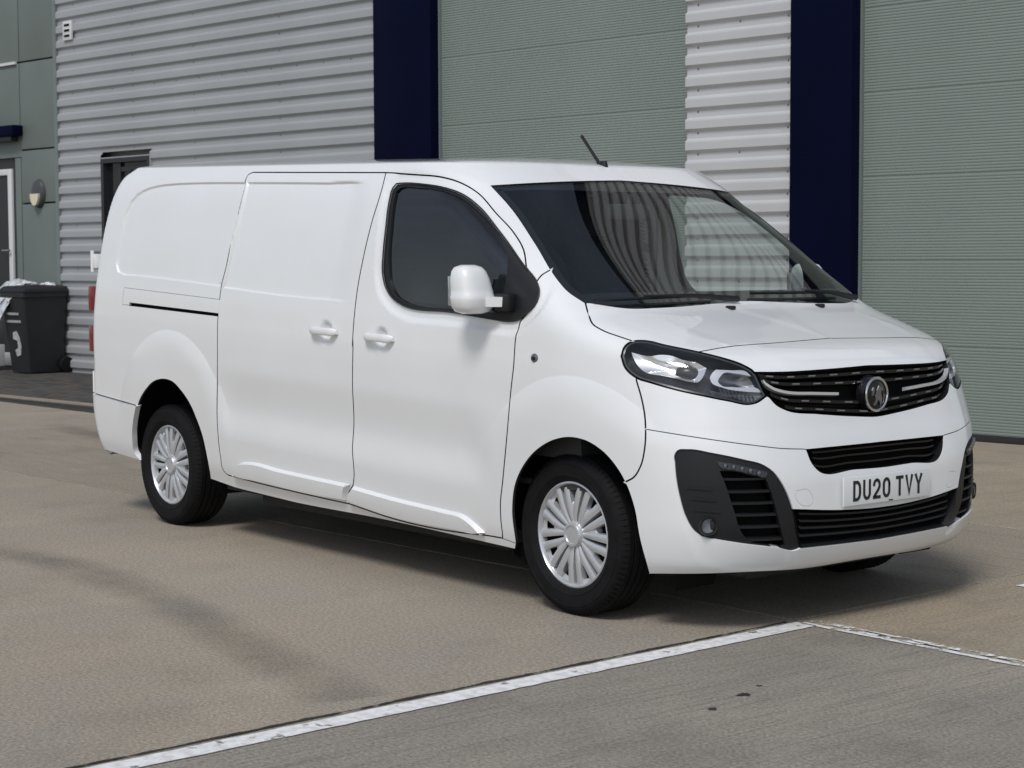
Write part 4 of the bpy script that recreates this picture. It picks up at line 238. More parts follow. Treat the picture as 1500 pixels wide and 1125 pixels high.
 'indent_s': [-1.4622,13.706,-1.4231,13.705,-1.3841,13.704,-1.3455,13.703,-1.3071,13.702,-1.269,13.7,-1.2311,13.699,-1.1936,13.698,-1.1563,13.696,-1.1216,13.694,-1.0872,13.692,-1.053,13.69,-1.019,13.687,-0.9853,13.685,-0.9518,13.682,-0.9185,13.68,-0.8854,13.677,-0.8526,13.674,-0.8199,13.671,-0.7874,13.668,-0.7552,13.665,-0.7232,13.662,-0.6914,13.658,-0.6599,13.654,-0.6286,13.649,-0.5994,13.646,-0.5702,13.644,-0.5415,13.639,-0.514,13.626,-0.4899,13.616,-0.4691,13.587,-0.4532,13.478,-0.471,13.28,-0.49,13.14,-0.514,13.009,-0.5417,12.89,-0.5718,12.785,-0.603,12.688,-0.634,12.597,-0.6635,12.51,-0.6927,12.424,-0.7223,12.339,-0.7521,12.255,-0.7821,12.172,-0.8122,12.088,-0.8424,12.002,-0.8723,11.92,-0.9017,11.846,-0.9308,11.775,-0.9592,11.706,-0.9869,11.638,-1.0142,11.569,-1.0414,11.499,-1.0689,11.427,-1.0971,11.35,-1.1265,11.266,-1.1577,11.168,-1.1922,11.032,-1.2347,10.759,-1.2722,10.395,-1.3075,10.072,-1.3613,9.828,-1.3912,9.769,-1.4194,9.741,-1.4576,9.713,-1.4935,9.711,-1.5283,9.725,-1.5629,9.744,-1.5984,9.755,-1.6309,9.759,-1.6635,9.763,-1.6964,9.767,-1.7294,9.772,-1.7625,9.777,-1.7957,9.784,-1.8291,9.791,-1.8625,9.8,-1.8962,9.81,-1.9299,9.821,-1.9637,9.834,-1.9976,9.848,-2.0317,9.862,-2.066,9.878,-2.1004,9.893,-2.1351,9.909,-2.1749,9.928,-2.2149,9.948,-2.2551,9.969,-2.2956,9.991,-2.3363,10.013,-2.3774,10.037,-2.3327,10.544,-2.286,10.951,-2.2473,11.143,-2.2126,11.257,-2.179,11.351,-2.1459,11.435,-2.1131,11.514,-2.0805,11.589,-2.048,11.664,-2.0155,11.74,-1.9829,11.817,-1.9502,11.899,-1.9171,11.988,-1.8837,12.084,-1.8503,12.178,-1.817,12.271,-1.7838,12.364,-1.7507,12.459,-1.7176,12.557,-1.6847,12.658,-1.6519,12.766,-1.6193,12.884,-1.5869,13.018,-1.5549,13.169,-1.5233,13.33,-1.4923,13.507],
 'dome': [0.6868,9.837,0.6742,9.678,0.6599,9.539,0.6459,9.412,0.6336,9.297,0.6244,9.191,0.6182,9.094,0.615,9.003,0.6136,8.92,0.6135,8.849,0.6147,8.786,0.6173,8.731,0.6214,8.682,0.6266,8.639,0.633,8.6,0.6403,8.565,0.6483,8.534,0.6568,8.506,0.6658,8.48,0.675,8.457,0.6845,8.435,0.6954,8.42,0.7074,8.411,0.7204,8.408,0.7341,8.41,0.7485,8.415,0.7632,8.423,0.7781,8.433,0.7931,8.444,0.8079,8.455,0.8223,8.465,0.8363,8.474,0.8497,8.48,0.8623,8.484,0.8748,8.487,0.8873,8.491,0.8996,8.495,0.9118,8.499,0.9238,8.504,0.9358,8.509,0.9476,8.514,0.9593,8.519,0.9709,8.524,0.9823,8.529,0.9936,8.534,1,8.539,1,8.756,1,8.973,1,9.19,1,9.407,1,9.624,1,9.841,1,10.058,1,10.275,1,10.492,1,10.709,1,10.925,0.9354,10.459,0.9257,10.442,0.916,10.425,0.9061,10.409,0.8961,10.394,0.8859,10.379,0.8756,10.365,0.8652,10.352,0.8547,10.339,0.844,10.326,0.8331,10.315,0.8221,10.303,0.8109,10.293,0.7996,10.283,0.7881,10.273,0.7763,10.264,0.7644,10.255,0.7523,10.247,0.74,10.24,0.7275,10.232,0.7147,10.225,0.7017,10.219,0.6885,10.212,0.675,10.206,0.6612,10.201,0.6472,10.195,0.6328,10.19,0.6181,10.185,0.6032,10.18,0.5878,10.175,0.5721,10.17,0.5561,10.165],
 'hl_reflector': [0.3183,8.433,0.3241,8.418,0.3293,8.4,0.3342,8.379,0.3391,8.359,0.3441,8.338,0.3493,8.321,0.3551,8.307,0.3615,8.297,0.3688,8.295,0.3771,8.3,0.3863,8.314,0.3963,8.333,0.4064,8.352,0.4158,8.365,0.4252,8.371,0.4339,8.373,0.4418,8.37,0.4489,8.363,0.4551,8.351,0.4606,8.334,0.4644,8.314,0.4671,8.286,0.469,8.254,0.4708,8.219,0.4729,8.184,0.4756,8.152,0.4792,8.124,0.4845,8.101,0.4906,8.084,0.4968,8.067,0.5027,8.047,0.5078,8.017,0.5116,7.982,0.5149,7.94,0.5177,7.892,0.5202,7.84,0.5227,7.786,0.5254,7.731,0.5283,7.678,0.5206,7.573,0.5137,7.464,0.5073,7.356,0.5012,7.253,0.495,7.158,0.4896,7.079,0.4842,7.004,0.4786,6.94,0.4727,6.893,0.4662,6.872,0.4599,6.872,0.4537,6.883,0.4476,6.893,0.4414,6.902,0.4354,6.917,0.4295,6.936,0.4238,6.958,0.418,6.981,0.4123,7.005,0.4065,7.027,0.4006,7.047,0.3947,7.064,0.3888,7.08,0.3829,7.095,0.3769,7.111,0.371,7.126,0.365,7.141,0.3591,7.157,0.3532,7.175,0.3471,7.19,0.3407,7.201,0.3343,7.209,0.3279,7.218,0.3216,7.23,0.3155,7.248,0.3098,7.273,0.3046,7.309,0.3,7.358,0.296,7.417,0.2926,7.484,0.2897,7.557,0.2875,7.636,0.286,7.72,0.2852,7.817,0.2855,7.917,0.2868,8.017,0.2901,8.115,0.2949,8.197,0.3015,8.278,0.3095,8.357],
 'hl_projector': [0.4665,7.976,0.4713,7.978,0.4762,7.982,0.4811,7.985,0.4855,7.982,0.4892,7.971,0.4923,7.95,0.4948,7.922,0.4968,7.888,0.4981,7.848,0.4986,7.8,0.4984,7.746,0.4974,7.683,0.4959,7.614,0.4938,7.541,0.4912,7.466,0.488,7.393,0.4844,7.324,0.4802,7.259,0.4758,7.2,0.4713,7.149,0.4667,7.106,0.462,7.073,0.4573,7.051,0.4525,7.037,0.4478,7.028,0.4432,7.024,0.439,7.026,0.435,7.034,0.4312,7.048,0.4275,7.066,0.4239,7.087,0.4204,7.11,0.4169,7.133,0.4135,7.158,0.4102,7.186,0.407,7.216,0.4039,7.246,0.4007,7.276,0.4037,7.349,0.4067,7.425,0.4101,7.5,0.414,7.572,0.4185,7.64,0.4233,7.696,0.4285,7.746,0.4338,7.792,0.4393,7.833,0.4449,7.87,0.4503,7.902,0.4557,7.928,0.4611,7.952],
 'hl_drl': [0.5525,7.538,0.5567,7.533,0.5609,7.529,0.565,7.524,0.5692,7.52,0.5734,7.515,0.5776,7.511,0.5817,7.506,0.5858,7.501,0.5899,7.495,0.594,7.49,0.5981,7.483,0.6021,7.476,0.6063,7.471,0.6108,7.47,0.6154,7.47,0.62,7.471,0.6246,7.472,0.6291,7.47,0.6333,7.464,0.6371,7.453,0.6405,7.436,0.6434,7.411,0.6458,7.377,0.6476,7.332,0.6489,7.28,0.6501,7.225,0.6513,7.169,0.6529,7.117,0.6489,7.132,0.645,7.149,0.6411,7.165,0.6372,7.182,0.6333,7.199,0.6294,7.216,0.6255,7.233,0.6216,7.248,0.6176,7.263,0.6136,7.277,0.6095,7.288,0.6054,7.298,0.6013,7.31,0.5973,7.326,0.5933,7.344,0.5893,7.359,0.5851,7.369,0.5807,7.37,0.576,7.36,0.5709,7.334,0.5659,7.296,0.5609,7.249,0.5563,7.197,0.552,7.142,0.5475,7.08,0.5432,7.015,0.54,6.949,0.5386,6.884,0.5394,6.827,0.5416,6.779,0.5444,6.737,0.5472,6.704,0.5505,6.68,0.5543,6.665,0.5584,6.655,0.5627,6.65,0.5672,6.648,0.5718,6.646,0.5763,6.645,0.5807,6.641,0.5849,6.633,0.5892,6.625,0.5937,6.619,0.5984,6.617,0.6032,6.616,0.608,6.616,0.6129,6.618,0.6179,6.62,0.6228,6.621,0.6277,6.622,0.6325,6.622,0.6371,6.621,0.6417,6.617,0.646,6.61,0.6502,6.6,0.6542,6.586,0.6578,6.569,0.6612,6.546,0.6643,6.519,0.6671,6.486,0.6695,6.447,0.6711,6.414,0.6726,6.381,0.6683,6.386,0.664,6.391,0.6597,6.395,0.6554,6.399,0.6511,6.403,0.6468,6.407,0.6425,6.412,0.6382,6.416,0.6339,6.421,0.6296,6.426,0.6253,6.432,0.621,6.438,0.6168,6.445,0.6124,6.452,0.6081,6.459,0.6037,6.466,0.5993,6.473,0.595,6.481,0.5906,6.488,0.5863,6.496,0.5819,6.505,0.5776,6.515,0.5734,6.525,0.5692,6.537,0.565,6.55,0.5609,6.564,0.5569,6.581,0.5529,6.599,0.5491,6.618,0.5452,6.638,0.5411,6.656,0.5369,6.673,0.5327,6.691,0.5287,6.712,0.525,6.735,0.5216,6.763,0.5189,6.797,0.5168,6.839,0.5155,6.889,0.515,6.938,0.5149,6.99,0.5154,7.044,0.5174,7.114,0.5206,7.183,0.5248,7.252,0.5297,7.318,0.5348,7.379,0.5404,7.436,0.5464,7.487],
 'hl_drl_lamp': [0.5618,7.28,0.5684,7.281,0.575,7.283,0.5817,7.285,0.5883,7.286,0.5947,7.284,0.601,7.278,0.6075,7.271,0.6142,7.267,0.6209,7.26,0.6272,7.249,0.6331,7.229,0.6383,7.198,0.6427,7.151,0.6462,7.087,0.6488,7.011,0.6508,6.93,0.6525,6.845,0.6541,6.761,0.656,6.681,0.6583,6.606,0.6541,6.562,0.6498,6.521,0.6436,6.482,0.6373,6.465,0.6308,6.465,0.6243,6.479,0.6178,6.503,0.6112,6.534,0.6047,6.569,0.5982,6.603,0.5917,6.633,0.5854,6.656,0.5792,6.667,0.5725,6.671,0.5657,6.673,0.5592,6.68,0.5533,6.697,0.5486,6.73,0.5454,6.784,0.5436,6.854,0.5433,6.933,0.5455,7.019,0.5501,7.104,0.5559,7.191],
 'hl_turn': [0.5013,6.553,0.508,6.554,0.5146,6.554,0.5213,6.554,0.5279,6.555,0.5345,6.554,0.5411,6.553,0.5477,6.55,0.5545,6.548,0.5616,6.549,0.5687,6.552,0.576,6.556,0.5834,6.561,0.5907,6.565,0.5981,6.57,0.6054,6.573,0.6125,6.573,0.6196,6.572,0.6265,6.567,0.6332,6.558,0.6396,6.544,0.6457,6.526,0.6516,6.502,0.6571,6.472,0.6622,6.435,0.6669,6.391,0.6712,6.339,0.6748,6.284,0.6782,6.228,0.6723,6.193,0.6664,6.154,0.6605,6.114,0.6546,6.074,0.6486,6.036,0.6426,6.004,0.6365,5.978,0.6302,5.961,0.6238,5.955,0.6175,5.958,0.6113,5.97,0.6053,5.988,0.5992,6.01,0.5933,6.035,0.5873,6.06,0.5814,6.083,0.5754,6.103,0.5689,6.118,0.5621,6.128,0.555,6.135,0.5479,6.141,0.5408,6.148,0.534,6.158,0.5274,6.173,0.5214,6.195,0.516,6.226,0.5114,6.269,0.5077,6.326,0.505,6.397,0.5032,6.475],
 'drl_strip': [0.482,3.697,0.4892,3.691,0.4964,3.684,0.5031,3.677,0.5097,3.669,0.5163,3.66,0.5229,3.651,0.5294,3.642,0.536,3.631,0.5425,3.62,0.549,3.609,0.5555,3.598,0.5619,3.586,0.5684,3.574,0.5748,3.561,0.5813,3.548,0.5877,3.536,0.5941,3.523,0.6005,3.51,0.6069,3.497,0.6134,3.484,0.6198,3.471,0.6262,3.458,0.6326,3.445,0.639,3.432,0.6454,3.42,0.6461,3.356,0.6421,3.319,0.636,3.295,0.629,3.289,0.6219,3.307,0.6148,3.333,0.6077,3.355,0.6013,3.368,0.5949,3.38,0.5884,3.392,0.5819,3.404,0.5755,3.416,0.569,3.427,0.5625,3.438,0.556,3.449,0.5495,3.46,0.543,3.472,0.5366,3.483,0.5297,3.491,0.5224,3.496,0.515,3.499,0.5078,3.505,0.5011,3.515,0.4952,3.533,0.4904,3.562,0.4869,3.603,0.4845,3.649],
 'fog_mesh': [0.4868,3.47,0.4967,3.469,0.5066,3.468,0.5165,3.467,0.5263,3.464,0.5361,3.457,0.5452,3.447,0.5542,3.433,0.563,3.416,0.5718,3.398,0.5806,3.379,0.5894,3.36,0.5983,3.344,0.6073,3.33,0.6172,3.323,0.6272,3.318,0.636,3.295,0.6423,3.245,0.6458,3.177,0.6482,3.1,0.6511,3.023,0.654,2.957,0.6567,2.89,0.6591,2.821,0.6613,2.751,0.6634,2.681,0.6653,2.61,0.6672,2.538,0.6691,2.466,0.6709,2.395,0.6729,2.324,0.675,2.249,0.677,2.175,0.679,2.101,0.6809,2.028,0.6828,1.957,0.6851,1.888,0.6876,1.82,0.6905,1.754,0.6936,1.688,0.6969,1.622,0.7005,1.555,0.7044,1.488,0.6947,1.439,0.687,1.426,0.6784,1.431,0.6692,1.448,0.6597,1.471,0.6502,1.495,0.641,1.514,0.6319,1.526,0.6227,1.536,0.6135,1.547,0.6044,1.559,0.5955,1.575,0.5869,1.598,0.5789,1.63,0.5714,1.669,0.5646,1.714,0.5583,1.761,0.5524,1.813,0.5475,1.869,0.5435,1.929,0.5403,1.993,0.5377,2.061,0.5354,2.131,0.5333,2.203,0.5311,2.275,0.5289,2.348,0.5264,2.42,0.5237,2.492,0.5212,2.566,0.5188,2.64,0.5164,2.713,0.5141,2.787,0.5118,2.859,0.5094,2.931,0.5069,3.001,0.5043,3.069,0.5017,3.134,0.4992,3.192,0.4967,3.249,0.4942,3.304,0.4916,3.36,0.4892,3.415],
}
# ---------------------------------------------------------------- object helpers
def link(name, me, m=None, parent=None):
    o = bpy.data.objects.new(name, me); COL.objects.link(o)
    if m is not None and me is not None:
        me.materials.append(m)
    if parent is not None: o.parent = parent
    return o
def empty(name, loc=(0, 0, 0), rz=0.0, label=None, cat=None, group=None):
    o = bpy.data.objects.new(name, None); COL.objects.link(o)
    o.location = loc; o.rotation_euler = (0, 0, rz); o.empty_display_size = 0.2
    return tag(o, label, cat, group)
def tag(o, label=None, cat=None, group=None, kind=None):
    if label: o['label'] = label
    if cat: o['category'] = cat
    if group: o['group'] = group
    if kind: o['kind'] = kind
    return o
class MB:
    """collects polygons, then links them as one mesh object"""
    def __init__(s): s.v = []; s.f = []
    def add(s, vs, fs):
        n = len(s.v); s.v += [tuple(map(float, p)) for p in vs]; s.f += [tuple(i+n for i in f) for f in fs]; return s
    def box(s, a, b, bev=0.0):
        (x0, y0, z0), (x1, y1, z1) = a, b
        if bev <= 0:
            return s.add([(x0,y0,z0),(x1,y0,z0),(x1,y1,z0),(x0,y1,z0),(x0,y0,z1),(x1,y0,z1),(x1,y1,z1),(x0,y1,z1)],
                         [(0,3,2,1),(4,5,6,7),(0,1,5,4),(1,2,6,5),(2,3,7,6),(3,0,4,7)])
        bm = bmesh.new(); bmesh.ops.create_cube(bm, size=1)
        for v in bm.verts: v.co = Vector((x0+(x1-x0)*(v.co.x+.5), y0+(y1-y0)*(v.co.y+.5), z0+(z1-z0)*(v.co.z+.5)))
        bmesh.ops.bevel(bm, geom=bm.edges[:], offset=bev, segments=2, profile=.6, affect='EDGES')
        bm.verts.index_update()
        s.add([v.co[:] for v in bm.verts], [[v.index for v in f.verts] for f in bm.faces]); bm.free(); return s
    def loft(s, rings, cap=True, closed=True):
        n = len(rings[0]); vs = [p for r in rings for p in r]; fs = []
        for i in range(len(rings)-1):
            for j in range(n if closed else n-1):
                k = (j+1) % n; fs.append((i*n+j, i*n+k, (i+1)*n+k, (i+1)*n+j))
        if cap and closed: fs.append(tuple(range(n-1, -1, -1))); fs.append(tuple(range((len(rings)-1)*n, len(rings)*n)))
        return s.add(vs, fs)
    def tube(s, pts, r, n=8):
        rings = []; P = [Vector(p) for p in pts]; R = r if hasattr(r, '__len__') else [r]*len(P)
        for i, p in enumerate(P):
            d = (P[min(i+1, len(P)-1)] - P[max(i-1, 0)]).normalized()
            a = d.cross(Vector((0, 0, 1))) if abs(d.z) < .95 else d.cross(Vector((1, 0, 0)))
            a.normalize(); b = d.cross(a)
            rings.append([p + (a*math.cos(2*math.pi*k/n) + b*math.sin(2*math.pi*k/n))*R[i] for k in range(n)])
        return s.loft(rings)
    def prism(s, poly, f0, f1):
        """poly: 2-D outline, f0/f1 map it to the two end faces"""
        n = len(poly); vs = [f0(*p) for p in poly] + [f1(*p) for p in poly]
        fs = [tuple(range(n-1, -1, -1)), tuple(range(n, 2*n))] + [(i, (i+1) % n, n+(i+1) % n, n+i) for i in range(n)]
        return s.add(vs, fs)
    def mesh(s, name, smooth=None):
        me = bpy.data.meshes.new(name); me.from_pydata(s.v, [], s.f)
        bm = bmesh.new(); bm.from_mesh(me); bmesh.ops.recalc_face_normals(bm, faces=bm.faces[:]); bm.to_mesh(me); bm.free()
        if smooth is not None:
            me.polygons.foreach_set('use_smooth', [True]*len(me.polygons))
            me.set_sharp_from_angle(angle=math.radians(smooth))
        me.update(); return me
    def build(s, name, m, parent=None, smooth=35):
        return link(name, s.mesh(name, smooth), m, parent)
def superell(cx, cy, z, hx, hy, n=28, e=2.6):
    r = []
    for k in range(n):
        a = 2*math.pi*k/n; c, q = math.cos(a), math.sin(a)
        r.append((cx + hx*math.copysign(abs(c)**(2/e), c), cy + hy*math.copysign(abs(q)**(2/e), q), z))
    return r
def lathe(mb, prof, n, ax=lambda r, a, h: (r*math.cos(a), h, r*math.sin(a)), closed_profile=False):
    """prof: list of (r, h); revolve round the y axis"""
    m = len(prof); vs = []; fs = []
    for i in range(n):
        a = 2*math.pi*i/n
        vs += [ax(r, a, h) for r, h in prof]
    for i in range(n):
        for j in range(m if closed_profile else m-1):
            k = (j+1) % m; i2 = (i+1) % n
            fs.append((i*m+j, i*m+k, i2*m+k, i2*m+j))
    return mb.add(vs, fs)

# ---------------------------------------------------------------- body panels: outlines on the analytic surface
TV = {k: np.array(p, float).reshape(-1, 2) for k, p in POLY.items()}
_tt = np.linspace(0, 1, 201)
_acc = sum(np.r_[0, np.cumsum(np.linalg.norm(np.diff(base(_tt, np.full_like(_tt, v)), axis=0), axis=1))] for v in (2, 5, 8, 11)) / 4
_vv = np.linspace(0, NV, 281)
_wac = sum(np.r_[0, np.cumsum(np.linalg.norm(np.diff(base(np.full_like(_vv, t), _vv), axis=0), axis=1))] for t in (-1.0, 0.3, 0.7, 1.0)) / 4
def to_dom(tv):
    t, v = tv[:, 0], tv[:, 1]
    return np.stack([np.where(t < 0, t, np.interp(t, _tt, _acc)), np.interp(v, _vv, _wac)], 1)
def from_dom(d):
    s, w = d[:, 0], d[:, 1]
    return np.stack([np.where(s < 0, s, np.interp(s, _acc, _tt)), np.interp(w, _wac, _vv)], 1)
def inpoly(p, poly):
    x, y = p[:, 0], p[:, 1]; ins = np.zeros(len(p), bool)
    x0, y0 = poly[:, 0], poly[:, 1]; x1, y1 = np.roll(x0, -1), np.roll(y0, -1)
    for a, b, c, d in zip(x0, y0, x1, y1):
        if b == d: continue
        cond = (b > y) != (d > y)
        ins ^= cond & (x < (c-a)*(y-b)/(d-b) + a)
    return ins
def sdf(p, poly):
    """signed distance, negative inside"""
    best = np.full(len(p), 1e9)
    q = np.roll(poly, -1, 0)
    for a, b in zip(poly, q):
        ab = b - a; L = ab @ ab
        if L < 1e-12: continue
        h = np.clip(((p - a) @ ab) / L, 0, 1)
        best = np.minimum(best, ((p - a - h[:, None]*ab)**2).sum(1))
    d = np.sqrt(best)
    return np.where(inpoly(p, poly), -d, d)
def _xz(key): return surf(TV[key][:, 0], TV[key][:, 1])[:, [0, 2]]
IND_R, IND_S, WIN_XZ = _xz('indent_r')[::2], _xz('indent_s')[::2], _xz('win')[::2]
_f = IND_S[IND_S[:, 0] > IND_S[:, 0].mean()]; _f = _f[np.argsort(_f[:, 1])]
IND_FZ = np.linspace(IND_S[:, 1].min(), IND_S[:, 1].max(), 12)
IND_FX = np.array([max([a[0] for a in IND_S if abs(a[1]-z) < .06] or [IND_S[:, 0].max()]) for z in IND_FZ])
_cx = IND_S[:, 0].mean(); IND_S2 = IND_S.copy()
IND_S2[:, 0] = np.where(IND_S[:, 0] > _cx+.25, IND_S[:, 0]+.12, IND_S[:, 0])                 # opening left long at the front
_d = surf(TV['dome'][:, 0], TV['dome'][:, 1])[:, :2]
_e = _d[TV['dome'][:, 0] < 1-1e-6]                    # keep the side crease and leading edge only
DOME_XY = np.concatenate([[(-0.5, _e[0][1]-.02)], _e[:len(_e)*9//10:2], [(_e[:, 0].max()+.3, _e[_e[:, 0].argmax()][1]), (1.5, .5), (-.5, .5)]])
HANDLES = [surf(-1.1294, 7.8303), surf(-1.5686, 7.8711)]
def press(X):
    """pressings of the side panels: recessed load-bay panels, window surround, handle dishes, bonnet dome"""
    sh = X.shape[:-1]; X = X.reshape(-1, 3); d = np.zeros(len(X))
    xz = X[:, [0, 2]]
    m = X[:, 0] < 0.1
    if m.any():
        q = xz[m]; e = np.zeros(len(q))
        up = q[:, 1] > 1.1
        if up.any():
            u = q[up]
            fade = 1 - sstep(-0.16, 0.03, u[:, 0] - np.interp(u[:, 1], IND_FZ, IND_FX))      # front edge runs out softly
            e[up] -= 0.010*(1 - sstep(-0.009, 0.001, sdf(u, IND_R)))
            e[up] -= 0.010*(1 - sstep(-0.009, 0.001, sdf(u, IND_S2)))*fade
            e[up] -= 0.011*(1 - sstep(0.028, 0.062, sdf(u, WIN_XZ)))
        for h in HANDLES:
            r = np.hypot(q[:, 0]-h[0], (q[:, 1]-h[2]))
            e -= 0.020*(1 - sstep(0.022, 0.056, r))
        d[m] += e
    f = (~m) & (X[:, 2] > 1.0) & (np.abs(X[:, 1]) < 0.9)
    if f.any():
        g_ = sdf(np.stack([X[f][:, 0], -np.abs(X[f][:, 1])], 1), DOME_XY)
        d[f] += 0.0022*(1 - sstep(-0.075, 0.01, g_))
    return d.reshape(sh)
def full(t, v):
    X = surf(t, v)
    return X + _nrm(base, t, v) * press(X)[..., None]
def plain(t, v): return surf(t, v)
def offset_tv(tv, g):
    h = 1e-4; t, v = tv[:, 0], tv[:, 1]
    t1 = np.minimum(t+h, 1); v1 = np.clip(v+h, 2*h, NV)
    Jt = (base(t1, v)-base(t1-2*h, v))/(2*h); Jv = (base(t, v1)-base(t, v1-2*h))/(2*h)
    X = base(t, v); N = np.cross(Jt, Jv); N /= np.linalg.norm(N, axis=1, keepdims=True)
    T = np.roll(X, -1, 0)-np.roll(X, 1, 0)
    ar = np.sign(np.sum(t*np.roll(v, -1)-np.roll(t, -1)*v))
    D = np.cross(N, T)*ar; D /= np.linalg.norm(D, axis=1, keepdims=True)+1e-12
    out = tv.copy()
    for i in range(len(tv)):
        out[i] += np.linalg.lstsq(np.stack([Jt[i], Jv[i]], 1), D[i]*g, rcond=None)[0]
    out[:, 0] = np.minimum(out[:, 0], 1); out[:, 1] = np.clip(out[:, 1], 0, NV)
    return out
def densify(tv, step=0.008):
    X = base(tv[:, 0], tv[:, 1]); out = []
    for i in range(len(tv)):
        j = (i+1) % len(tv); L = np.linalg.norm(X[j]-X[i]); n = max(1, int(L/step)) if L < .5 else 1
        for k in range(n): out.append(tv[i]+(tv[j]-tv[i])*k/n)
    return np.array(out)
def xz_to_tv(x, z):
    zs = z + RAKE*x
    v = float(np.interp(zs, row_params(_vv)[:, 0], _vv)); x0 = row_params(np.array([v]))[0][2]
    if x <= x0: return (x-x0, v)
    lo, hi = 0.0, 0.9
    for _ in range(30):
        m = (lo+hi)/2
        if base(np.array([m]), np.array([v]))[0][0] < x: lo = m
        else: hi = m
    t = (lo+hi)/2
    for _ in range(4):                       # row height drifts slightly towards the nose
        e = z-base(np.array([t]), np.array([v]))[0][2]; v = min(max(v+e/.08*.8, 0), NV)
    return (t, v)
def arch_rings(wx, wz, ro, z_min=.45):
    r = []
    for d in (.012, .004, -.004, -.014, -.03, -.05, -.075, -.105, -.14, -.17):
        rr = ro+d; pts = []
        for a in np.arange(0, math.pi*1.0, .012/rr*1.3):
            x, z = wx+rr*math.cos(a), wz+rr*math.sin(a)
            if z > z_min and x < .55: pts.append(xz_to_tv(x, z))
        r.append(np.array(pts))
    return r
def tri_panel(outer, holes=(), spacing=0.03, feats=()):
    """constrained triangulation of an outline (t, v) minus holes; returns tv points, triangles, boundary edges"""
    od = to_dom(outer); hd = [to_dom(h) for h in holes]
    lo, hi = od.min(0), od.max(0)
    gx = np.arange(lo[0]+spacing*.5, hi[0], spacing); gy = np.arange(lo[1]+spacing*.5, hi[1], spacing)
    G = np.stack(np.meshgrid(gx, gy), -1).reshape(-1, 2)
    G[:, 0] += np.where((np.round((G[:, 1]-lo[1])/spacing).astype(int) % 2) == 0, spacing*.25, -spacing*.25)
    extra = [to_dom(f) for f in feats]
    if extra:
        E = np.concatenate(extra)
        far = np.ones(len(G), bool)
        for k in range(0, len(G), 400):
            dd = ((G[k:k+400, None, :]-E[None])**2).sum(2).min(1); far[k:k+400] = dd > (spacing*.55)**2
        G = np.concatenate([E, G[far]])
    keep = inpoly(G, od)
    for h in hd: keep &= ~inpoly(G, h)
    G = G[keep]
    if len(G):
        dmin = np.full(len(G), 1e9)
        for P in [od] + hd:
            for a, b in zip(P, np.roll(P, -1, 0)):
                ab = b-a; L = ab@ab
                if L < 1e-14: continue
                hh = np.clip(((G-a)@ab)/L, 0, 1); dmin = np.minimum(dmin, ((G-a-hh[:, None]*ab)**2).sum(1))
        G = G[dmin > (spacing*.3)**2 if not extra else dmin > (spacing*.12)**2]
    vs = [Vector(p) for p in od]; es = [(i, (i+1) % len(od)) for i in range(len(od))]
    for h in hd:
        n = len(vs); vs += [Vector(p) for p in h]; es += [(n+i, n+(i+1) % len(h)) for i in range(len(h))]
    vs += [Vector(p) for p in G]
    V, E, F, *_ = delaunay_2d_cdt(vs, es, [], 0, 1e-5)
    V = np.array([(p.x, p.y) for p in V])
    F = np.array([f for f in F if len(f) == 3])
    c = V[F].mean(1)
    ok = inpoly(c, od)
    for h in hd: ok &= ~inpoly(c, h)
    F = F[ok]
    e1, e2 = V[F[:, 1]]-V[F[:, 0]], V[F[:, 2]]-V[F[:, 0]]
    ar = e1[:, 0]*e2[:, 1]-e1[:, 1]*e2[:, 0]
    F = F[np.abs(ar) > 1e-10]; ar = ar[np.abs(ar) > 1e-10]
    F[ar < 0] = F[ar < 0][:, ::-1]
    used = np.unique(F); rm = -np.ones(len(V), int); rm[used] = np.arange(len(used))
    return from_dom(V[used]), rm[F]
def panel_mesh(name, tv, F, off=0.0, flange=0.014, fn=None, both=False, flip=False, gap_shade=None):
    """lift triangles to the surface with exact normals; fold a flange inwards along free edges"""
    fn = fn or full
    t, v = tv[:, 0], tv[:, 1]
    N = _nrm(fn, t, v); X = fn(t, v) + N*off
    cnt = {}
    for f in F:
        for a, b in ((f[0], f[1]), (f[1], f[2]), (f[2], f[0])):
            cnt[(a, b)] = cnt.get((a, b), 0) + 1
    bd = [(a, b) for (a, b) in cnt if (b, a) not in cnt and not (t[a] > 1-1e-6 and t[b] > 1-1e-6)]
    verts = list(map(tuple, X)); faces = [tuple(int(i) for i in f) for f in F]; ln = []
    for f in F: ln += [tuple(N[i]) for i in f]
    if flange:
        inner = {}
        for a, b in bd:
            for i in (a, b):
                if i not in inner: inner[i] = len(verts); verts.append(tuple(X[i]-N[i]*flange))
        for a, b in bd:
            q = (a, inner[a], inner[b], b); faces.append(tuple(int(i) for i in q))
            p = [np.array(verts[i]) for i in q]; n = np.cross(p[1]-p[0], p[2]-p[0]); n /= np.linalg.norm(n)+1e-12
            ln += [tuple(n)]*4
    sets = [(verts, faces, ln)]
    def mir(s):
        v_, f_, l_ = s; nf, nl, k = [], [], 0
        for f in f_:
            m = len(f); nf.append(tuple(reversed(f))); nl += [(x, -y, z) for x, y, z in reversed(l_[k:k+m])]; k += m
        return [(x, -y, z) for x, y, z in v_], nf, nl
    if both:
        mv, mf, ml = mir(sets[0]); n = len(verts)
        sets = [(verts+mv, faces+[tuple(i+n for i in f) for f in mf], ln+ml)]
    elif flip: sets = [mir(sets[0])]
    V_, F_, L_ = sets[0]
    me = bpy.data.meshes.new(name); me.from_pydata(V_, [], F_)
    me.polygons.foreach_set('use_smooth', [True]*len(F_)); me.update()
    me.normals_split_custom_set(L_)
    if gap_shade is not None:                       # flange faces coloured black, painting in the shade of the shut lines
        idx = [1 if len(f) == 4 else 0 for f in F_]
        me.materials.append(None); me.materials.append(gap_shade); me.polygons.foreach_set('material_index', idx)
    return me
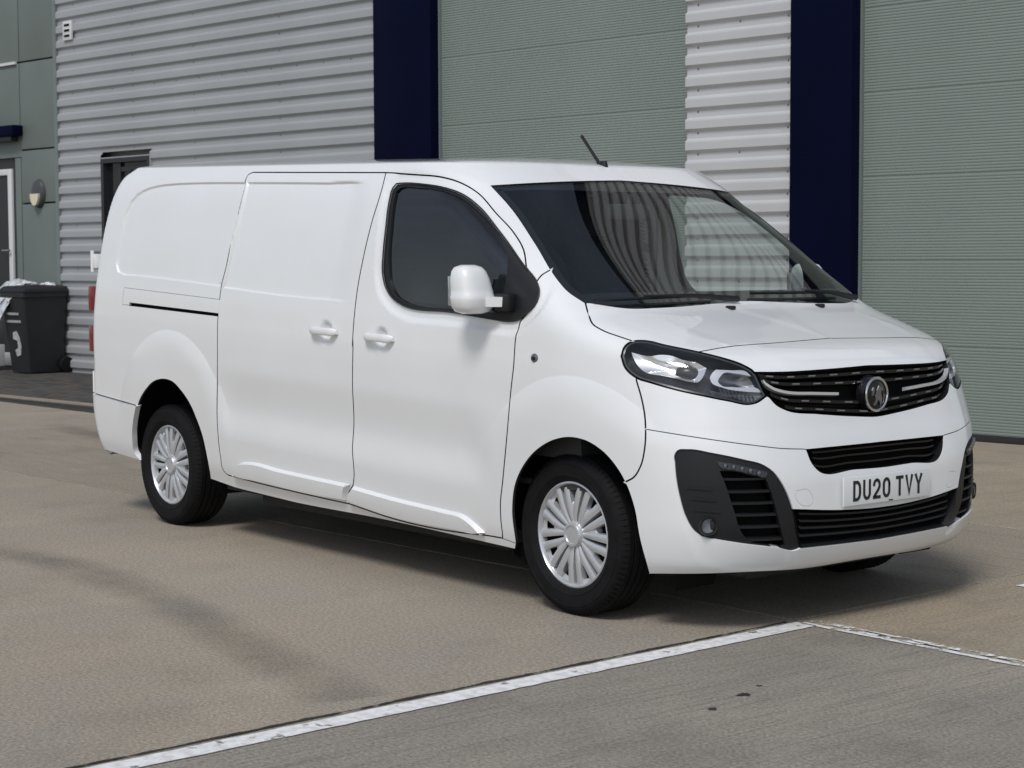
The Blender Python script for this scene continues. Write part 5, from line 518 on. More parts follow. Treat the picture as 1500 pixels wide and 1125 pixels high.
def panel(name, key, m, parent, holes=(), off=0.0, flange=0.014, spacing=0.03, feats=(), centre=False, fn=None, label=None, gap_shade=None):
    outer = TV[key] if isinstance(key, str) else key
    tv, F = tri_panel(outer, [TV[h] if isinstance(h, str) else h for h in holes], spacing, feats)
    res = []
    for flip in ((False,) if centre else (False, True)):
        me = panel_mesh(name, tv, F, off, flange, fn, centre, flip, gap_shade)
        if gap_shade is not None: me.materials[0] = m
        o = link(name, me, None if gap_shade is not None else m, parent)
        if label: o['label'] = label
        res.append(o)
    return res
# ================================================================ the van
van = empty('panel_van', (0, 0, 0), 0, 'white panel van parked on the concrete in front of the roller doors', 'van')
def rings(key, gs):
    return [densify(offset_tv(TV[key], g)) for g in gs]
ARF, ARR = arch_rings(*WHEELS[0], .62), arch_rings(*WHEELS[1], .62)
side_feats = rings('indent_r', (-.002, .001, .004, .007, .010, .014)) + rings('indent_s', (-.002, .001, .004, .007, .010, .014))
win_feats = rings('win', (-.028, -.040, -.052, -.064))
# -- painted shell and doors
panel('body_side', 'body_side', M['paint'], van, ('win', 'rail'), gap_shade=M['rubber_gap_shade'], feats=side_feats+ARR, spacing=0.024)
hd_f = []
for h, tvc in zip(HANDLES, ((-1.1294, 7.8303), (-1.5686, 7.8711))):
    for rr in (.012, .024, .036, .048, .06):
        hd_f.append(np.array([(tvc[0]+rr*math.cos(a), tvc[1]+rr*math.sin(a)*13.5) for a in np.linspace(0, 6.283, 22)[:-1]]))
fd = panel('front_door', 'front_door', M['paint'], van, ('win',), gap_shade=M['rubber_gap_shade'], feats=win_feats+hd_f[:5]+ARF, spacing=0.024)
sd = panel('sliding_door', 'sliding_door', M['paint'], van, (), gap_shade=M['rubber_gap_shade'], feats=side_feats+hd_f[5:], spacing=0.024)
panel('wing', 'wing', M['paint'], van, ('win',), gap_shade=M['rubber_gap_shade'], feats=win_feats+ARF, spacing=0.02)
bonnet = panel('bonnet', 'bonnet', M['paint'], van, (), gap_shade=M['rubber_gap_shade'], centre=True, spacing=0.022, feats=rings('dome', (0, .015, .03, .045)))[0]
panel('nose_panel', 'nose_panel', M['paint'], van, (), gap_shade=M['rubber_gap_shade'], centre=True, spacing=0.02)
bumper = panel('front_bumper', 'bumper_upper', M['paint'], van, (), gap_shade=M['rubber_gap_shade'], centre=True, spacing=0.02)[0]
bl = panel('lower_bumper', 'bumper_lower', M['paint'], van, ('slot', 'fog_panel', 'low_grille', 'hook_cap'), centre=True, spacing=0.02, flange=0.03, feats=ARF)[0]
hc = offset_tv(TV['hook_cap'], .0012)
panel('tow_hook_cap', hc, M['paint'], bl, (), spacing=.02, flange=.01)
panel('rear_bumper', 'rear_bumper', M['paint'], van, (), off=0.010, spacing=0.03, flange=0.03)
panel('rail_cover', 'rail_cover', M['paint'], van, (), spacing=0.03)
# -- roof skin (fans out from the gutter line to the crown)
def roof_pt(t, w):
    Q = base(t, np.full_like(t, float(NV)))
    Tn = Q - base(t, np.full_like(t, NV - 0.05)); Tn /= np.linalg.norm(Tn, axis=-1, keepdims=True)
    xs = np.where(t < 0, Q[..., 0], row_params(np.array([float(NV)]))[0][2])
    S = np.stack([xs, 0*xs, 1.838 + 0.012*np.exp(-((xs+2.4)/1.6)**2) - RAKE*xs], -1)
    dh = (Q - S); dh[..., 2] = 0
    b1 = Q + Tn*0.034
    b2 = S + dh*0.62
    b2[..., 2] = S[..., 2] - RAKE*(b2[..., 0]-S[..., 0]) - 0.004
    w = w[..., None]
    return (1-w)**3*Q + 3*w*(1-w)**2*b1 + 3*w*w*(1-w)*b2 + w**3*S
tR_ = row_params(np.array([float(NV)]))[0]
ts = np.r_[np.linspace(tR_[7]+0.02-tR_[2], 0, 60)[:-1], np.linspace(0, 1, 33)]
ws_ = np.linspace(0, 1, 25)**1.5
TT_, WW_ = np.meshgrid(ts, ws_, indexing='ij')
RX = roof_pt(TT_, WW_)
h_ = 1e-3
ra = roof_pt(np.minimum(TT_+h_, 1), WW_) - roof_pt(np.minimum(TT_+h_, 1)-2*h_, WW_)
wb = np.clip(WW_+h_, 2*h_, 1)
rbv = roof_pt(TT_, wb) - roof_pt(TT_, wb-2*h_)
RN = np.cross(ra, rbv); RN /= np.linalg.norm(RN, axis=-1, keepdims=True)+1e-12
RN[RN[..., 2] < 0] *= -1
_k = sstep(0.12, 0.5, WW_)[..., None]; _cy = np.stack([0*WW_+RAKE, 0.05*RX[..., 1], 0*WW_+1.0], -1)
RN = RN*(1-_k) + _cy*_k; RN /= np.linalg.norm(RN, axis=-1, keepdims=True)      # fair crown: one even curve across the fan
nt_, nw_ = RX.shape[:2]
vv_, ff_, nn_ = [], [], []
for s_ in (1, -1):
    o_ = len(vv_)
    vv_ += [(x, y*s_, z) for x, y, z in RX.reshape(-1, 3)]
    Nf = RN.reshape(-1, 3)*np.array([1, s_, 1])
    for i in range(nt_-1):
        for j in range(nw_-1):
            q = [i*nw_+j, (i+1)*nw_+j, (i+1)*nw_+j+1, i*nw_+j+1]
            if s_ < 0: q = q[::-1]
            ff_.append(tuple(k+o_ for k in q)); nn_ += [tuple(Nf[k]) for k in q]
me_ = bpy.data.meshes.new('roof'); me_.from_pydata(vv_, [], ff_)
me_.polygons.foreach_set('use_smooth', [True]*len(ff_)); me_.update(); me_.normals_split_custom_set(nn_)
link('roof', me_, M['paint'], van)
# -- rear face
vs_ = np.linspace(0, NV, 57); p_ = row_params(vs_)
for s_ in (-1, 1):
    mb = MB(); rows = []
    for k, v in enumerate(vs_):
        zs, b, x0, xr = p_[k][0], p_[k][1], p_[k][2], p_[k][7]
        e = -base(np.array([xr+0.02-x0]), np.array([v]))[0][1]
        rows.append([(xr+.02-.0, s_*e, zs-RAKE*xr), (xr+.006, s_*(e-.02), zs-RAKE*xr), (xr, s_*(e-.05), zs-RAKE*xr), (xr-.012, s_*.45, zs-RAKE*xr), (xr-.015, s_*.003, zs-RAKE*xr)])
    mb.loft(rows, cap=False, closed=False)
    rd = mb.build('rear_door', M['paint'], van, 60)
    for zz in (1.40, 0.72):
        hb = MB().box((-4.085, s_*.885-.02, zz-.03), (-4.03, s_*.885+.02, zz+.05), .006)
        hb.tube([(-4.075, s_*.90, zz-.05), (-4.075, s_*.90, zz+.07)], .011, 8)
        hb.build('hinge', M['paint'], rd)
    for z0, z1 in ((1.13, 1.27), (0.90, 1.05)):
        MB().box((-4.082, s_*.86-.07, z0), (-4.02, s_*.86+.042, z1), .012).build('tail_lamp', M['red_lens'], van)
# -- dark inner lining seen through shut lines, and floor with added low boxes
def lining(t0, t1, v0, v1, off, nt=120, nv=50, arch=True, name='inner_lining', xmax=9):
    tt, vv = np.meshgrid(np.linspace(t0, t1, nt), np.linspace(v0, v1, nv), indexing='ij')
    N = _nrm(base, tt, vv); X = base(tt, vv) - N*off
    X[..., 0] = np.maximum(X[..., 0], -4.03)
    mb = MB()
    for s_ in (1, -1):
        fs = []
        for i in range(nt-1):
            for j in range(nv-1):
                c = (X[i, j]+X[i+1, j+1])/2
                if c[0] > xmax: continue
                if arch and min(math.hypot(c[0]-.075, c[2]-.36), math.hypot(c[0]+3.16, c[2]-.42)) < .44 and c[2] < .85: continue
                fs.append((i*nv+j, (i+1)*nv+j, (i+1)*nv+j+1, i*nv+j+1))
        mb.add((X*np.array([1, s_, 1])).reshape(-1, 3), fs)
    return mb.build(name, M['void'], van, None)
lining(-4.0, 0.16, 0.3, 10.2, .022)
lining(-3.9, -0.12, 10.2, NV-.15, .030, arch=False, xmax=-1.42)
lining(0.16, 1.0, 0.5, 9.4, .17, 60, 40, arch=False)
MB().box((-2.70, -.85, .245), (-.36, .85, .30)).box((-4.0, -.55, .30), (-2.70, .55, .33)).box((-4.0, -.84, .40), (-3.62, .84, .43)).box((.50, -.62, .215), (.66, .62, .25)).box((-.36, -.54, .225), (.50, .54, .29)).box((-2.55, -.74, .175), (-.55, .74, .25), .02).box((-2.66, -.60, .20), (-2.56, .60, .25)).box((-.20, -.45, .165), (.55, .45, .23), .02).box((-3.0, -.42, .22), (-2.7, .42, .32)).build('floor_pan_and_shade_boxes', M['underbody'], van)  # low boxes added beneath the floor to deepen shade under the van
def lim(x, z, h):
    if abs(h) < .6: return h
    t, v = xz_to_tv(x, z); return math.copysign(min(abs(h), -float(base(np.array([t]), np.array([v]))[0][1])-.014), h)
for wx, wz in ((.075, .36), (-3.16, .42)):
    for s_ in (-1, 1):
        mb = MB(); prof = [(.02, s_*.56), (.455, s_*.56), (.455, s_*.94)]
        for i in range(40):
            a0, a1 = 2*math.pi*i/40, 2*math.pi*(i+1)/40
            if math.sin((a0+a1)/2) < -.42: continue
            for (r0, h0), (r1, h1) in zip(prof[:-1], prof[1:]):
                mb.add([(wx+r*math.cos(a), lim(wx+r*math.cos(a), wz+r*math.sin(a), h), wz+r*math.sin(a)) for r, h, a in ((r0, h0, a0), (r1, h1, a0), (r1, h1, a1), (r0, h0, a1))], [(0, 1, 2, 3)])
        mb.build('wheel_arch_liner', M['void'], van, None)
mb = MB().tube([(-3.5, .1, .25), (-2.2, .12, .24), (-1.0, .1, .25)], .035, 8)
mb.tube([(-3.275, -.7, .31), (-3.275, .7, .31)], .05, 10).tube([(0, -.7, .31), (0, .7, .31)], .045, 10)
mb.build('axle_and_exhaust', M['underbody'], van)
# -- side glazing
wd = np.concatenate([TV['win']])
fr = panel('window_frame', 'win', M['plastic'], van, ('glass', 'sail'), off=-0.010, spacing=.03, flange=.02, fn=plain)
panel('mirror_sail', offset_tv(TV['sail'], .001), M['plastic'], van, (), off=-0.006, spacing=.03, flange=.02, fn=plain)
sg = panel('side_window', 'glass', M['side_glass'], van, (), off=-0.019, spacing=.05, flange=0, fn=plain)
# seal bead round the opening
for s_, o in zip((1, -1), fr):
    X = surf(TV['win'][:, 0], TV['win'][:, 1]) - np.array([0, -1, 0])*0.004
    X = X*np.array([1, s_, 1])
    mb = MB(); pts = [Vector(p) for p in X[::2]]; n = len(pts); rg = []
    for i, p in enumerate(pts):
        d = (pts[(i+1) % n]-pts[i-1]).normalized(); a = d.cross(Vector((0, 1, 0))).normalized(); b = d.cross(a)
        rg.append([p+(a*math.cos(k*1.0472)+b*math.sin(k*1.0472))*.0035 for k in range(6)])
    mb.loft(rg+[rg[0]], cap=False).build('window_seal', M['rubber_gap_shade'], o)
# -- windscreen with black printed border, wipers
WS = TV['windscreen']
_tv, _F = tri_panel(WS, (), .04)
_X = surf(_tv[:, 0], _tv[:, 1])
def ws_basis(y, z): a, b = y*y, z-1.5; return np.stack([1+0*a, b, b*b, b**3, a, a*b, a*b*b, a*a, a*a*b, a**3], -1)
_co = np.linalg.lstsq(ws_basis(_X[:, 1], _X[:, 2]), _X[:, 0], rcond=None)[0]      # one fair sheet, as bent glass is
print('windscreen fit, worst gap', np.abs(ws_basis(_X[:, 1], _X[:, 2]) @ _co - _X[:, 0]).max())
def ws_sheet(t, v):
    X = surf(t, v).copy(); X[..., 0] = ws_basis(X[..., 1], X[..., 2]) @ _co; return X
wsc = panel('windscreen', 'windscreen', M['wind_glass'], van, (), off=-0.003, spacing=.03, flange=0, centre=True, fn=ws_sheet)[0]
wsX = surf(WS[:, 0], WS[:, 1])
inner = []
cut = [i for i in range(len(WS)) if WS[i, 0] < 1-1e-6]
for i in cut:
    t, v = WS[i]
    inner.append((t, v))
inner = offset_tv(np.array(inner + [(1.0, WS[WS[:, 0] > 1-1e-6][-1, 1]), (1.0, WS[WS[:, 0] > 1-1e-6][0, 1])]) if False else WS, .032)
lowv = inner[:, 1].min()
inner[:, 1] = np.maximum(inner[:, 1], 11.32 - 0.25*np.clip((0.6-inner[:, 0]), 0, .2)); inner[:, 0] = np.where(WS[:, 0] > 1-1e-6, 1.0, inner[:, 0])
inner[:, 1] = np.minimum(inner[:, 1], 13.45)
panel('windscreen_border', WS, M['gloss_black'], wsc, (inner,), off=-0.008, spacing=.04, flange=0, centre=True, fn=ws_sheet)
def surf_at(t, v, off=0.0, s=1):
    N = _nrm(plain, np.array([t]), np.array([v]))[0]; X = plain(np.array([t]), np.array([v]))[0] + N*off
    return Vector((X[0], X[1]*s, X[2]))
def wiper(tv0, tv1, s, tvp):
    mb = MB()
    pts = [surf_at(tv0[0]+(tv1[0]-tv0[0])*k/10, tv0[1]+(tv1[1]-tv0[1])*k/10, .016, s) for k in range(11)]
    mb.tube(pts, .007, 6)
    q = surf_at(*tvp, .02, s)
    mb.tube([q, (q+pts[5])/2+Vector((.004, 0, .012)), pts[5]+Vector((0, 0, .008))], [.014, .010, .006], 6)
    mb.build('wiper', M['plastic'], van)
wiper((.48, 10.98), (.93, 11.12), 1, (.975, 10.72))
wiper((.97, 11.15), (.62, 11.12), -1, (.55, 10.62))
for s_ in (1, -1):     # washer jets
    p = surf_at(.937 if s_ > 0 else .80, 9.95, .004, s_)
    MB().box((p.x-.022, p.y-.014, p.z-.006), (p.x+.016, p.y+.014, p.z+.010), .006).build('washer_jet', M['plastic'], bonnet)
# -- mirrors
for s_ in (1, -1):
    mr = empty('door_mirror'); mr.parent = van; del_ = None
    lv = [(1.197, .030, .042), (1.206, .058, .068), (1.226, .070, .082), (1.252, .075, .087), (1.268, .076, .088), (1.276, .072, .084),
          (1.30, .070, .082), (1.34, .066, .077), (1.37, .058, .068), (1.386, .046, .056), (1.396, .022, .030)]
    lv = [(z-.006, hx, hy, -.448-.12*max(0, z-1.27), -1.012-.10*max(0, z-1.27)) for z, hx, hy in lv]
    mb = MB(); mb.loft([[(x, y*s_, z) for x, y, z in superell(cx, cy, z, hx, hy, 32, 2.9)] for z, hx, hy, cx, cy in lv])
    sh = mb.build('mirror_shell', M['paint'], mr, 50)
    MB().loft([[(x, s_*(-.985+.0*k), z) for x, z in ()] or [(-.395+.05*k+dx, s_*yy, 1.238+dz) for dx, dz in ((-.034, -.016), (.030, -.018), (.034, .022), (-.030, .024))] for k, yy in enumerate((-1.00, -.945))]).build('mirror_arm', M['paint'], mr)
    MB().box((-.385, min(s_*-.957, s_*-.90), 1.20), (-.285, max(s_*-.957, s_*-.90), 1.275), .015).build('mirror_foot', M['plastic'], mr)
    MB().box((-.529, min(s_*-1.077, s_*-.957), 1.225), (-.522, max(s_*-1.077, s_*-.957), 1.345), .003).build('mirror_glass', M['chrome'], mr)
# -- rub strips
def raised(name, key, m, h, inset, sp=.03):
    o_ = TV[key]; i_ = offset_tv(o_, inset)
    for flip in (False, True):
        tv, F = tri_panel(i_, (), sp)
        ob = link(name, panel_mesh(name, tv, F, h, 0, plain, False, flip), m, van)
        N0, N1 = _nrm(plain, o_[:, 0], o_[:, 1]), _nrm(plain, i_[:, 0], i_[:, 1])
        A = surf(o_[:, 0], o_[:, 1]) - N0*.004; B = surf(i_[:, 0], i_[:, 1]) + N1*h
        sg_ = np.array([1, -1 if flip else 1, 1])
        MB().loft([list(map(tuple, A*sg_)), list(map(tuple, B*sg_))], cap=False).build('rub_strip_edge', m, ob, 30)
raised('rub_strip', 'rub_door', M['paint'], .020, .012)
raised('rub_strip', 'rub_slide', M['paint'], .020, .012)
# -- door handles, side repeaters
for H, dr in zip(HANDLES, (fd, sd)):
    for s_, d_ in zip((1, -1), dr):
        mb = MB(); rg = []
        for k in range(13):
            f = k/12; x = H[0]-.108+.216*f; a = 1-abs(2*f-1)**6
            yo = .008+.020*a; hz = .0105+.0075*min(1, a*1.6)
            rg.append([(x, s_*(H[1]-yo+.008*math.cos(q)), H[2]+.002+hz*math.copysign(abs(math.sin(q))**.55, math.sin(q))-.02*(f-.5)*.3) for q in np.linspace(0, 2*math.pi, 13)[:-1]])
        mb.loft(rg); hh = mb.build('handle', M['paint'], d_, 50)
        for dx in (-.085, .085):
            MB().tube([(H[0]+dx, s_*(H[1]-.018), H[2]), (H[0]+dx, s_*(H[1]+.02), H[2])], .008, 6).build('handle_pivot', M['paint'], hh)
for s_ in (1, -1):
    c = surf_at(-.0726, 7.633, .002, s_); mb = MB()
    lathe(mb, [(.0, -.004), (.014, -.003), (.022, .001), (.024, .006)], 20, lambda r, a, h: (c.x+r*1.0*math.cos(a), c.y+s_*h, c.z+r*.8*math.sin(a)))
    so = mb.build('side_repeater', M['dull_chrome'], van)
    mb = MB(); lathe(mb, [(.0, -.009), (.010, -.007), (.012, -.001)], 16, lambda r, a, h: (c.x+r*1.0*math.cos(a), c.y+s_*h, c.z-.001+r*.8*math.sin(a)))
    mb.build('repeater_lens', M['gloss_black'], so)
# -- aerial
mb = MB(); mb.loft([superell(-.80+.03*k/4-.01, 0, 1.808+.046*k/4, .062*(1-.62*k/4), .026*(1-.6*k/4), 16) for k in range(5)])
ae = mb.build('aerial_base', M['plastic'], van, 50)
MB().tube([(-.80, 0, 1.84), (-.86, 0, 1.905), (-.925, 0, 1.975)], [.0085, .0075, .008], 8).build('aerial_rod', M['plastic'], ae)
# -- radiator grille
def strip(vc, t0, t1, hv, off, depth, n=40, curve=None):
    """slat following the nose: a box section swept along t"""
    rg = []
    for k in range(n+1):
        t = t0+(t1-t0)*k/n; v = vc(t) if callable(vc) else vc
        tv = np.array([t]), np.array([v])
        N = _nrm(plain, *tv)[0]; X = plain(*tv)[0]; U = np.array([0, 0, 1.0])
        rg.append([tuple(X+N*(off-depth)-U*hv), tuple(X+N*off-U*hv*.7), tuple(X+N*off+U*hv*.7), tuple(X+N*(off-depth)+U*hv)])
    return rg
def swept(name, m, parent, *a, **k):
    rg = strip(*a, **k); mg = [[(x, -y, z) for x, y, z in r] for r in rg]
    if abs(rg[-1][0][1]) > 1e-4:                     # two separate pieces, one each side
        MB().loft(mg).build(name, m, parent, 30); return MB().loft(rg).build(name, m, parent, 30)
    return MB().loft(rg+mg[::-1][1:]).build(name, m, parent, 30)
gr = panel('grille', 'grille', M['void'], van, (), off=-.055, spacing=.04, flange=0, centre=True, fn=plain)[0]
def skirt(key, d0, d1, m, parent, name='opening_edge'):
    tv = offset_tv(TV[key], .0035); tv[:, 0] = np.where(TV[key][:, 0] > 1-1e-6, 1.0, tv[:, 0]); N = _nrm(plain, tv[:, 0], tv[:, 1]); X = surf(tv[:, 0], tv[:, 1])
    A, B = X+N*d0, X+N*d1; mb = MB()
    for s_ in (1, -1):
        n = len(tv); g = np.array([1, s_, 1])
        fs = [(i, (i+1) % n, n+(i+1) % n, n+i) for i in range(n) if not (tv[i, 0] > 1-1e-6 and tv[(i+1) % n, 0] > 1-1e-6)]
        mb.add(np.concatenate([A, B])*g, fs)
    return mb.build(name, m, parent, 30)
skirt('grille', -.002, -.06, M['plastic'], gr)
G_ = TV['grille']
def v_on(key, t, upper):
    """outline height of a half-front opening at plan position t"""
    P = TV[key]; q = np.roll(P, -1, 0); r = []
    for a, b in zip(P, q):
        if abs(a[0]-b[0]) > 1e-9 and min(a[0], b[0]) <= t <= max(a[0], b[0]): r.append(a[1]+(b[1]-a[1])*(t-a[0])/(b[0]-a[0]))
    if not r: return P[:, 1].mean()
    return max(r) if upper else min(r)
def frac_v(key, f):
    return lambda t: v_on(key, min(t, .999), False)*(1-f)+v_on(key, min(t, .999), True)*f
gmin = G_[:, 0].min()
for f, t0 in ((.12, .74), (.30, .70), (.68, gmin+.02), (.86, gmin+.01)):
    sl = swept('grille_slat', M['gloss_black'], gr, frac_v('grille', f), t0, 1.0, .0085, -.012, .03)
    for t in np.arange(t0+.03, .985, .064):      # small bright dashes set into each slat
        sl2 = swept('slat_dash', M['dash'], sl, frac_v('grille', f), t, t+.020, .0036, -.006, .008, n=3)
swept('chrome_bar', M['satin'], gr, frac_v('grille', .46), gmin+.02, .90, .0075, .004, .02)
# -- emblem: dark disc, bright ring, winged beast in relief
bc_ = surf(1.0, float(frac_v('grille', .46)(.999)))
bx, bz = bc_[0]+.004, bc_[2]-.004
emb = MB(); lathe(emb, [(.0, .016), (.045, .014), (.064, .006), (.074, -.03)], 40, lambda r, a, h: (bx+h, r*math.cos(a), bz+r*math.sin(a)))
eb = emb.build('emblem', M['gloss_black'], van)
mb = MB(); lathe(mb, [(.0635+.0065*math.cos(a), .010+.007*math.sin(a)) for a in np.linspace(0, 2*math.pi, 11)[:-1]], 48, lambda r, a, h: (bx+h, r*math.cos(a), bz+r*math.sin(a)), True)
mb.build('emblem_ring', M['chrome'], eb)
grf = [(.10, .60), (.24, .52), (.50, .42), (.58, .26), (.42, .28), (.30, .22), (.34, .02), (.46, -.30), (.40, -.58), (.30, -.86), (.14, -.46), (-.02, -.40), (-.14, -.62), (-.36, -.80), (-.50, -.72), (-.30, -.52), (-.24, -.24), (-.38, -.10), (-.26, .04), (-.20, .30), (-.06, .30)]
grw = [(-.62, .30), (-.46, .52), (-.36, .30), (-.50, -.05), (-.66, -.10)]
grl = [(.52, .10), (.66, -.05), (.66, -.34), (.54, -.52), (.58, -.2)]
mb = MB()
for pl_ in (grf, grw, grl):
    mb.prism([(a*.055, b*.055) for a, b in pl_], lambda a, b: (bx+.012, a, bz+b), lambda a, b: (bx+.020, a, bz+b))
mb.build('emblem_figure', M['dull_chrome'], eb, None)
# -- lower openings
so = panel('upper_air_intake', 'slot', M['void'], van, (), off=-.06, spacing=.04, flange=0, centre=True, fn=plain)[0]
skirt('slot', -.002, -.065, M['plastic'], so)
smin = TV['slot'][:, 0].min()
for f in (.28, .58, .84): swept('intake_slat', M['gloss_black'], so, frac_v('slot', f), smin+.03, 1.0, .005, -.022, .03)
lg = panel('lower_air_intake', 'low_grille', M['void'], van, (), off=-.065, spacing=.04, flange=0, centre=True, fn=plain)[0]
skirt('low_grille', -.002, -.07, M['plastic'], lg)
lmin = TV['low_grille'][:, 0].min()
for f in (.26, .46, .66, .86): swept('intake_slat', M['plastic'], lg, frac_v('low_grille', f), lmin+.03, 1.0, .0055, -.022, .03)
fp = panel('fog_lamp_surround', 'fog_panel', M['plastic'], van, ('fog_mesh',), off=-.008, spacing=.025, flange=.02, fn=plain)
for s_, par in zip((1, -1), fp):
    fm = link('fog_mesh_backing', panel_mesh('fog_mesh_backing', *tri_panel(TV['fog_mesh'], (), .04), -.06, 0, plain, False, s_ < 0), M['void'], par)
    for f in (.10, .26, .42, .58, .74, .90):
        P = TV['fog_mesh']; v0, v1 = P[:, 1].min(), P[:, 1].max(); v = v0+(v1-v0)*f
        q = np.roll(P, -1, 0); xs = [a[0]+(b[0]-a[0])*(v-a[1])/(b[1]-a[1]) for a, b in zip(P, q) if (a[1] > v) != (b[1] > v)]
        if len(xs) < 2: continue
        rg = strip(v, min(xs)-.004, max(xs)+.004, .006, -.014, .03, 12)
        MB().loft([[(x, y*s_, z) for x, y, z in r] for r in rg]).build('mesh_slat', M['plastic'], par, 30)
    # moulded grooves as thin ribs
    for k, (vv0, t0, t1) in enumerate(((3.02, .372, .455), (2.72, .380, .466), (2.40, .390, .478))):
        rg = strip(lambda t: vv0-.9*(t-t0)*.35, t0, t1, .0035, -.003, .012, 10)
        MB().loft([[(x, y*s_, z) for x, y, z in r] for r in rg]).build('moulded_rib', M['plastic'], par, 30)
    c = surf_at(.4371, 1.996, .002, s_); N = Vector(_nrm(plain, np.array([.4371]), np.array([1.996]))[0]); N.y *= s_
    N = (N*.5+Vector((.5, 0, 0))).normalized(); A = N.cross(Vector((0, 0, 1))).normalized(); B = A.cross(N)
    fl = MB(); lathe(fl, [(.0, .006), (.017, .004), (.027, -.003), (.029, -.012)], 24, lambda r, a, h: tuple(c+N*(h+.004)+A*r*math.cos(a)+B*r*math.sin(a)))
    fo = fl.build('fog_lamp', M['lens'], par)
    fl = MB(); lathe(fl, [(.0, -.010), (.018, -.009), (.028, -.006)], 24, lambda r, a, h: tuple(c+N*(h+.002)+A*r*math.cos(a)+B*r*math.sin(a)))
    fl.build('fog_reflector', M['lamp_white'], fo)
    fl = MB(); lathe(fl, [(.0285, .004), (.034, .006), (.038, -.010)], 28, lambda r, a, h: tuple(c+N*(h+.002)+A*r*math.cos(a)+B*r*math.sin(a)))
    fl.build('fog_bezel', M['plastic'], fo)
    # daytime running strip
    dl = link('running_light', panel_mesh('running_light', *tri_panel(TV['drl_strip'], (), .03), -.002, .01, plain, False, s_ < 0), M['lamp_dark'], par)
    P = TV['drl_strip']
    for k in range(5):
        f = .17+.165*k; t = P[:, 0].min()+(P[:, 0].max()-P[:, 0].min())*f
        q = np.roll(P, -1, 0); vs = [a[1]+(b[1]-a[1])*(t-a[0])/(b[0]-a[0]) for a, b in zip(P, q) if (a[0] > t) != (b[0] > t)]
        c2 = surf_at(t, sum(vs)/len(vs), .001, s_)
        mb = MB(); lathe(mb, [(.0, .004), (.006, .0035), (.0105, .0)], 12, lambda r, a, h: (c2.x+h, c2.y+r*math.cos(a)*s_, c2.z+r*math.sin(a)))
        mb.build('led_cell', M['dull_chrome'], dl)
# -- number plate with raised characters
PX_, PZ_ = surf(1.0, 2.45)[0]+.016, .5238
pl = MB().box((PX_-.008, -.26, PZ_-.0555), (PX_, .26, PZ_+.0555), .003).build('number_plate', M['plate'], van)
def arc(cx, cy, rx, ry, a0, a1, n=10):
    return [(cx+rx*math.cos(math.radians(a0+(a1-a0)*k/n)), cy+ry*math.sin(math.radians(a0+(a1-a0)*k/n))) for k in range(n+1)]
GL = {'D': [[(0, 0), (0, 1)], [(0, 1), (.45, 1)]+arc(.45, .62, .55, .38, 90, 0)+arc(.45, .38, .55, .38, 0, -90)+[(0, 0)]],
      'U': [[(0, 1), (0, .32)]+arc(.5, .32, .5, .32, 180, 360, 14)+[(1, 1)]],
      '2': [arc(.5, .70, .5, .30, 170, -20, 14)+[(.80, .45), (0, .02), (0, 0), (1, 0)]],
      '0': [arc(.5, .68, .5, .32, 0, 180, 14)+arc(.5, .32, .5, .32, 180, 360, 14)+[(1, .68)]],
      'T': [[(0, 1), (1, 1)], [(.5, 1), (.5, 0)]], 'V': [[(0, 1), (.5, 0), (1, 1)]], 'Y': [[(0, 1), (.5, .46), (1, 1)], [(.5, .46), (.5, 0)]]}
CW, CH, SWD = .0455, .079, .0125
ytot = 7*CW+5*.0125+.034; yc = -ytot/2
for ch in 'DU20 TVY':
    if ch == ' ': yc += .034-.0125; continue
    mb = MB(); w, h = CW-SWD, CH-SWD
    for li, ln_ in enumerate(GL[ch]):
        P = [Vector((yc+SWD/2+a*w, PZ_-CH/2+SWD/2+b*h)) for a, b in ln_]
        Q = [P[0]]
        for p in P[1:]:
            if (p-Q[-1]).length > 1e-5: Q.append(p)
        L, R_ = [], []
        for i, p in enumerate(Q):
            d0 = (p-Q[i-1]).normalized() if i else (Q[1]-p).normalized()
            d1 = (Q[i+1]-p).normalized() if i < len(Q)-1 else d0
            n0, n1 = Vector((-d0.y, d0.x)), Vector((-d1.y, d1.x)); nn = (n0+n1).normalized(); k = 1/max(.55, nn.dot(n0))
            e = p if 0 < i < len(Q)-1 else p+(d0 if i else -d1)*SWD*.5
            L.append(e+nn*k*SWD/2); R_.append(e-nn*k*SWD/2)
        for i in range(len(Q)-1):
            q = [L[i], R_[i], R_[i+1], L[i+1]]; zo = .0012+.0003*li
            mb.prism([(a.x, a.y) for a in q], lambda a, b: (PX_-.001, a, b), lambda a, b: (PX_+zo, a, b))
    mb.build('plate_character', M['plate_ink'], pl, None); yc += CW+.0125
MB().box((PX_, .004, PZ_-.0535), (PX_+.0012, .028, PZ_-.0485)).build('plate_maker_mark', M['plate_ink'], pl)
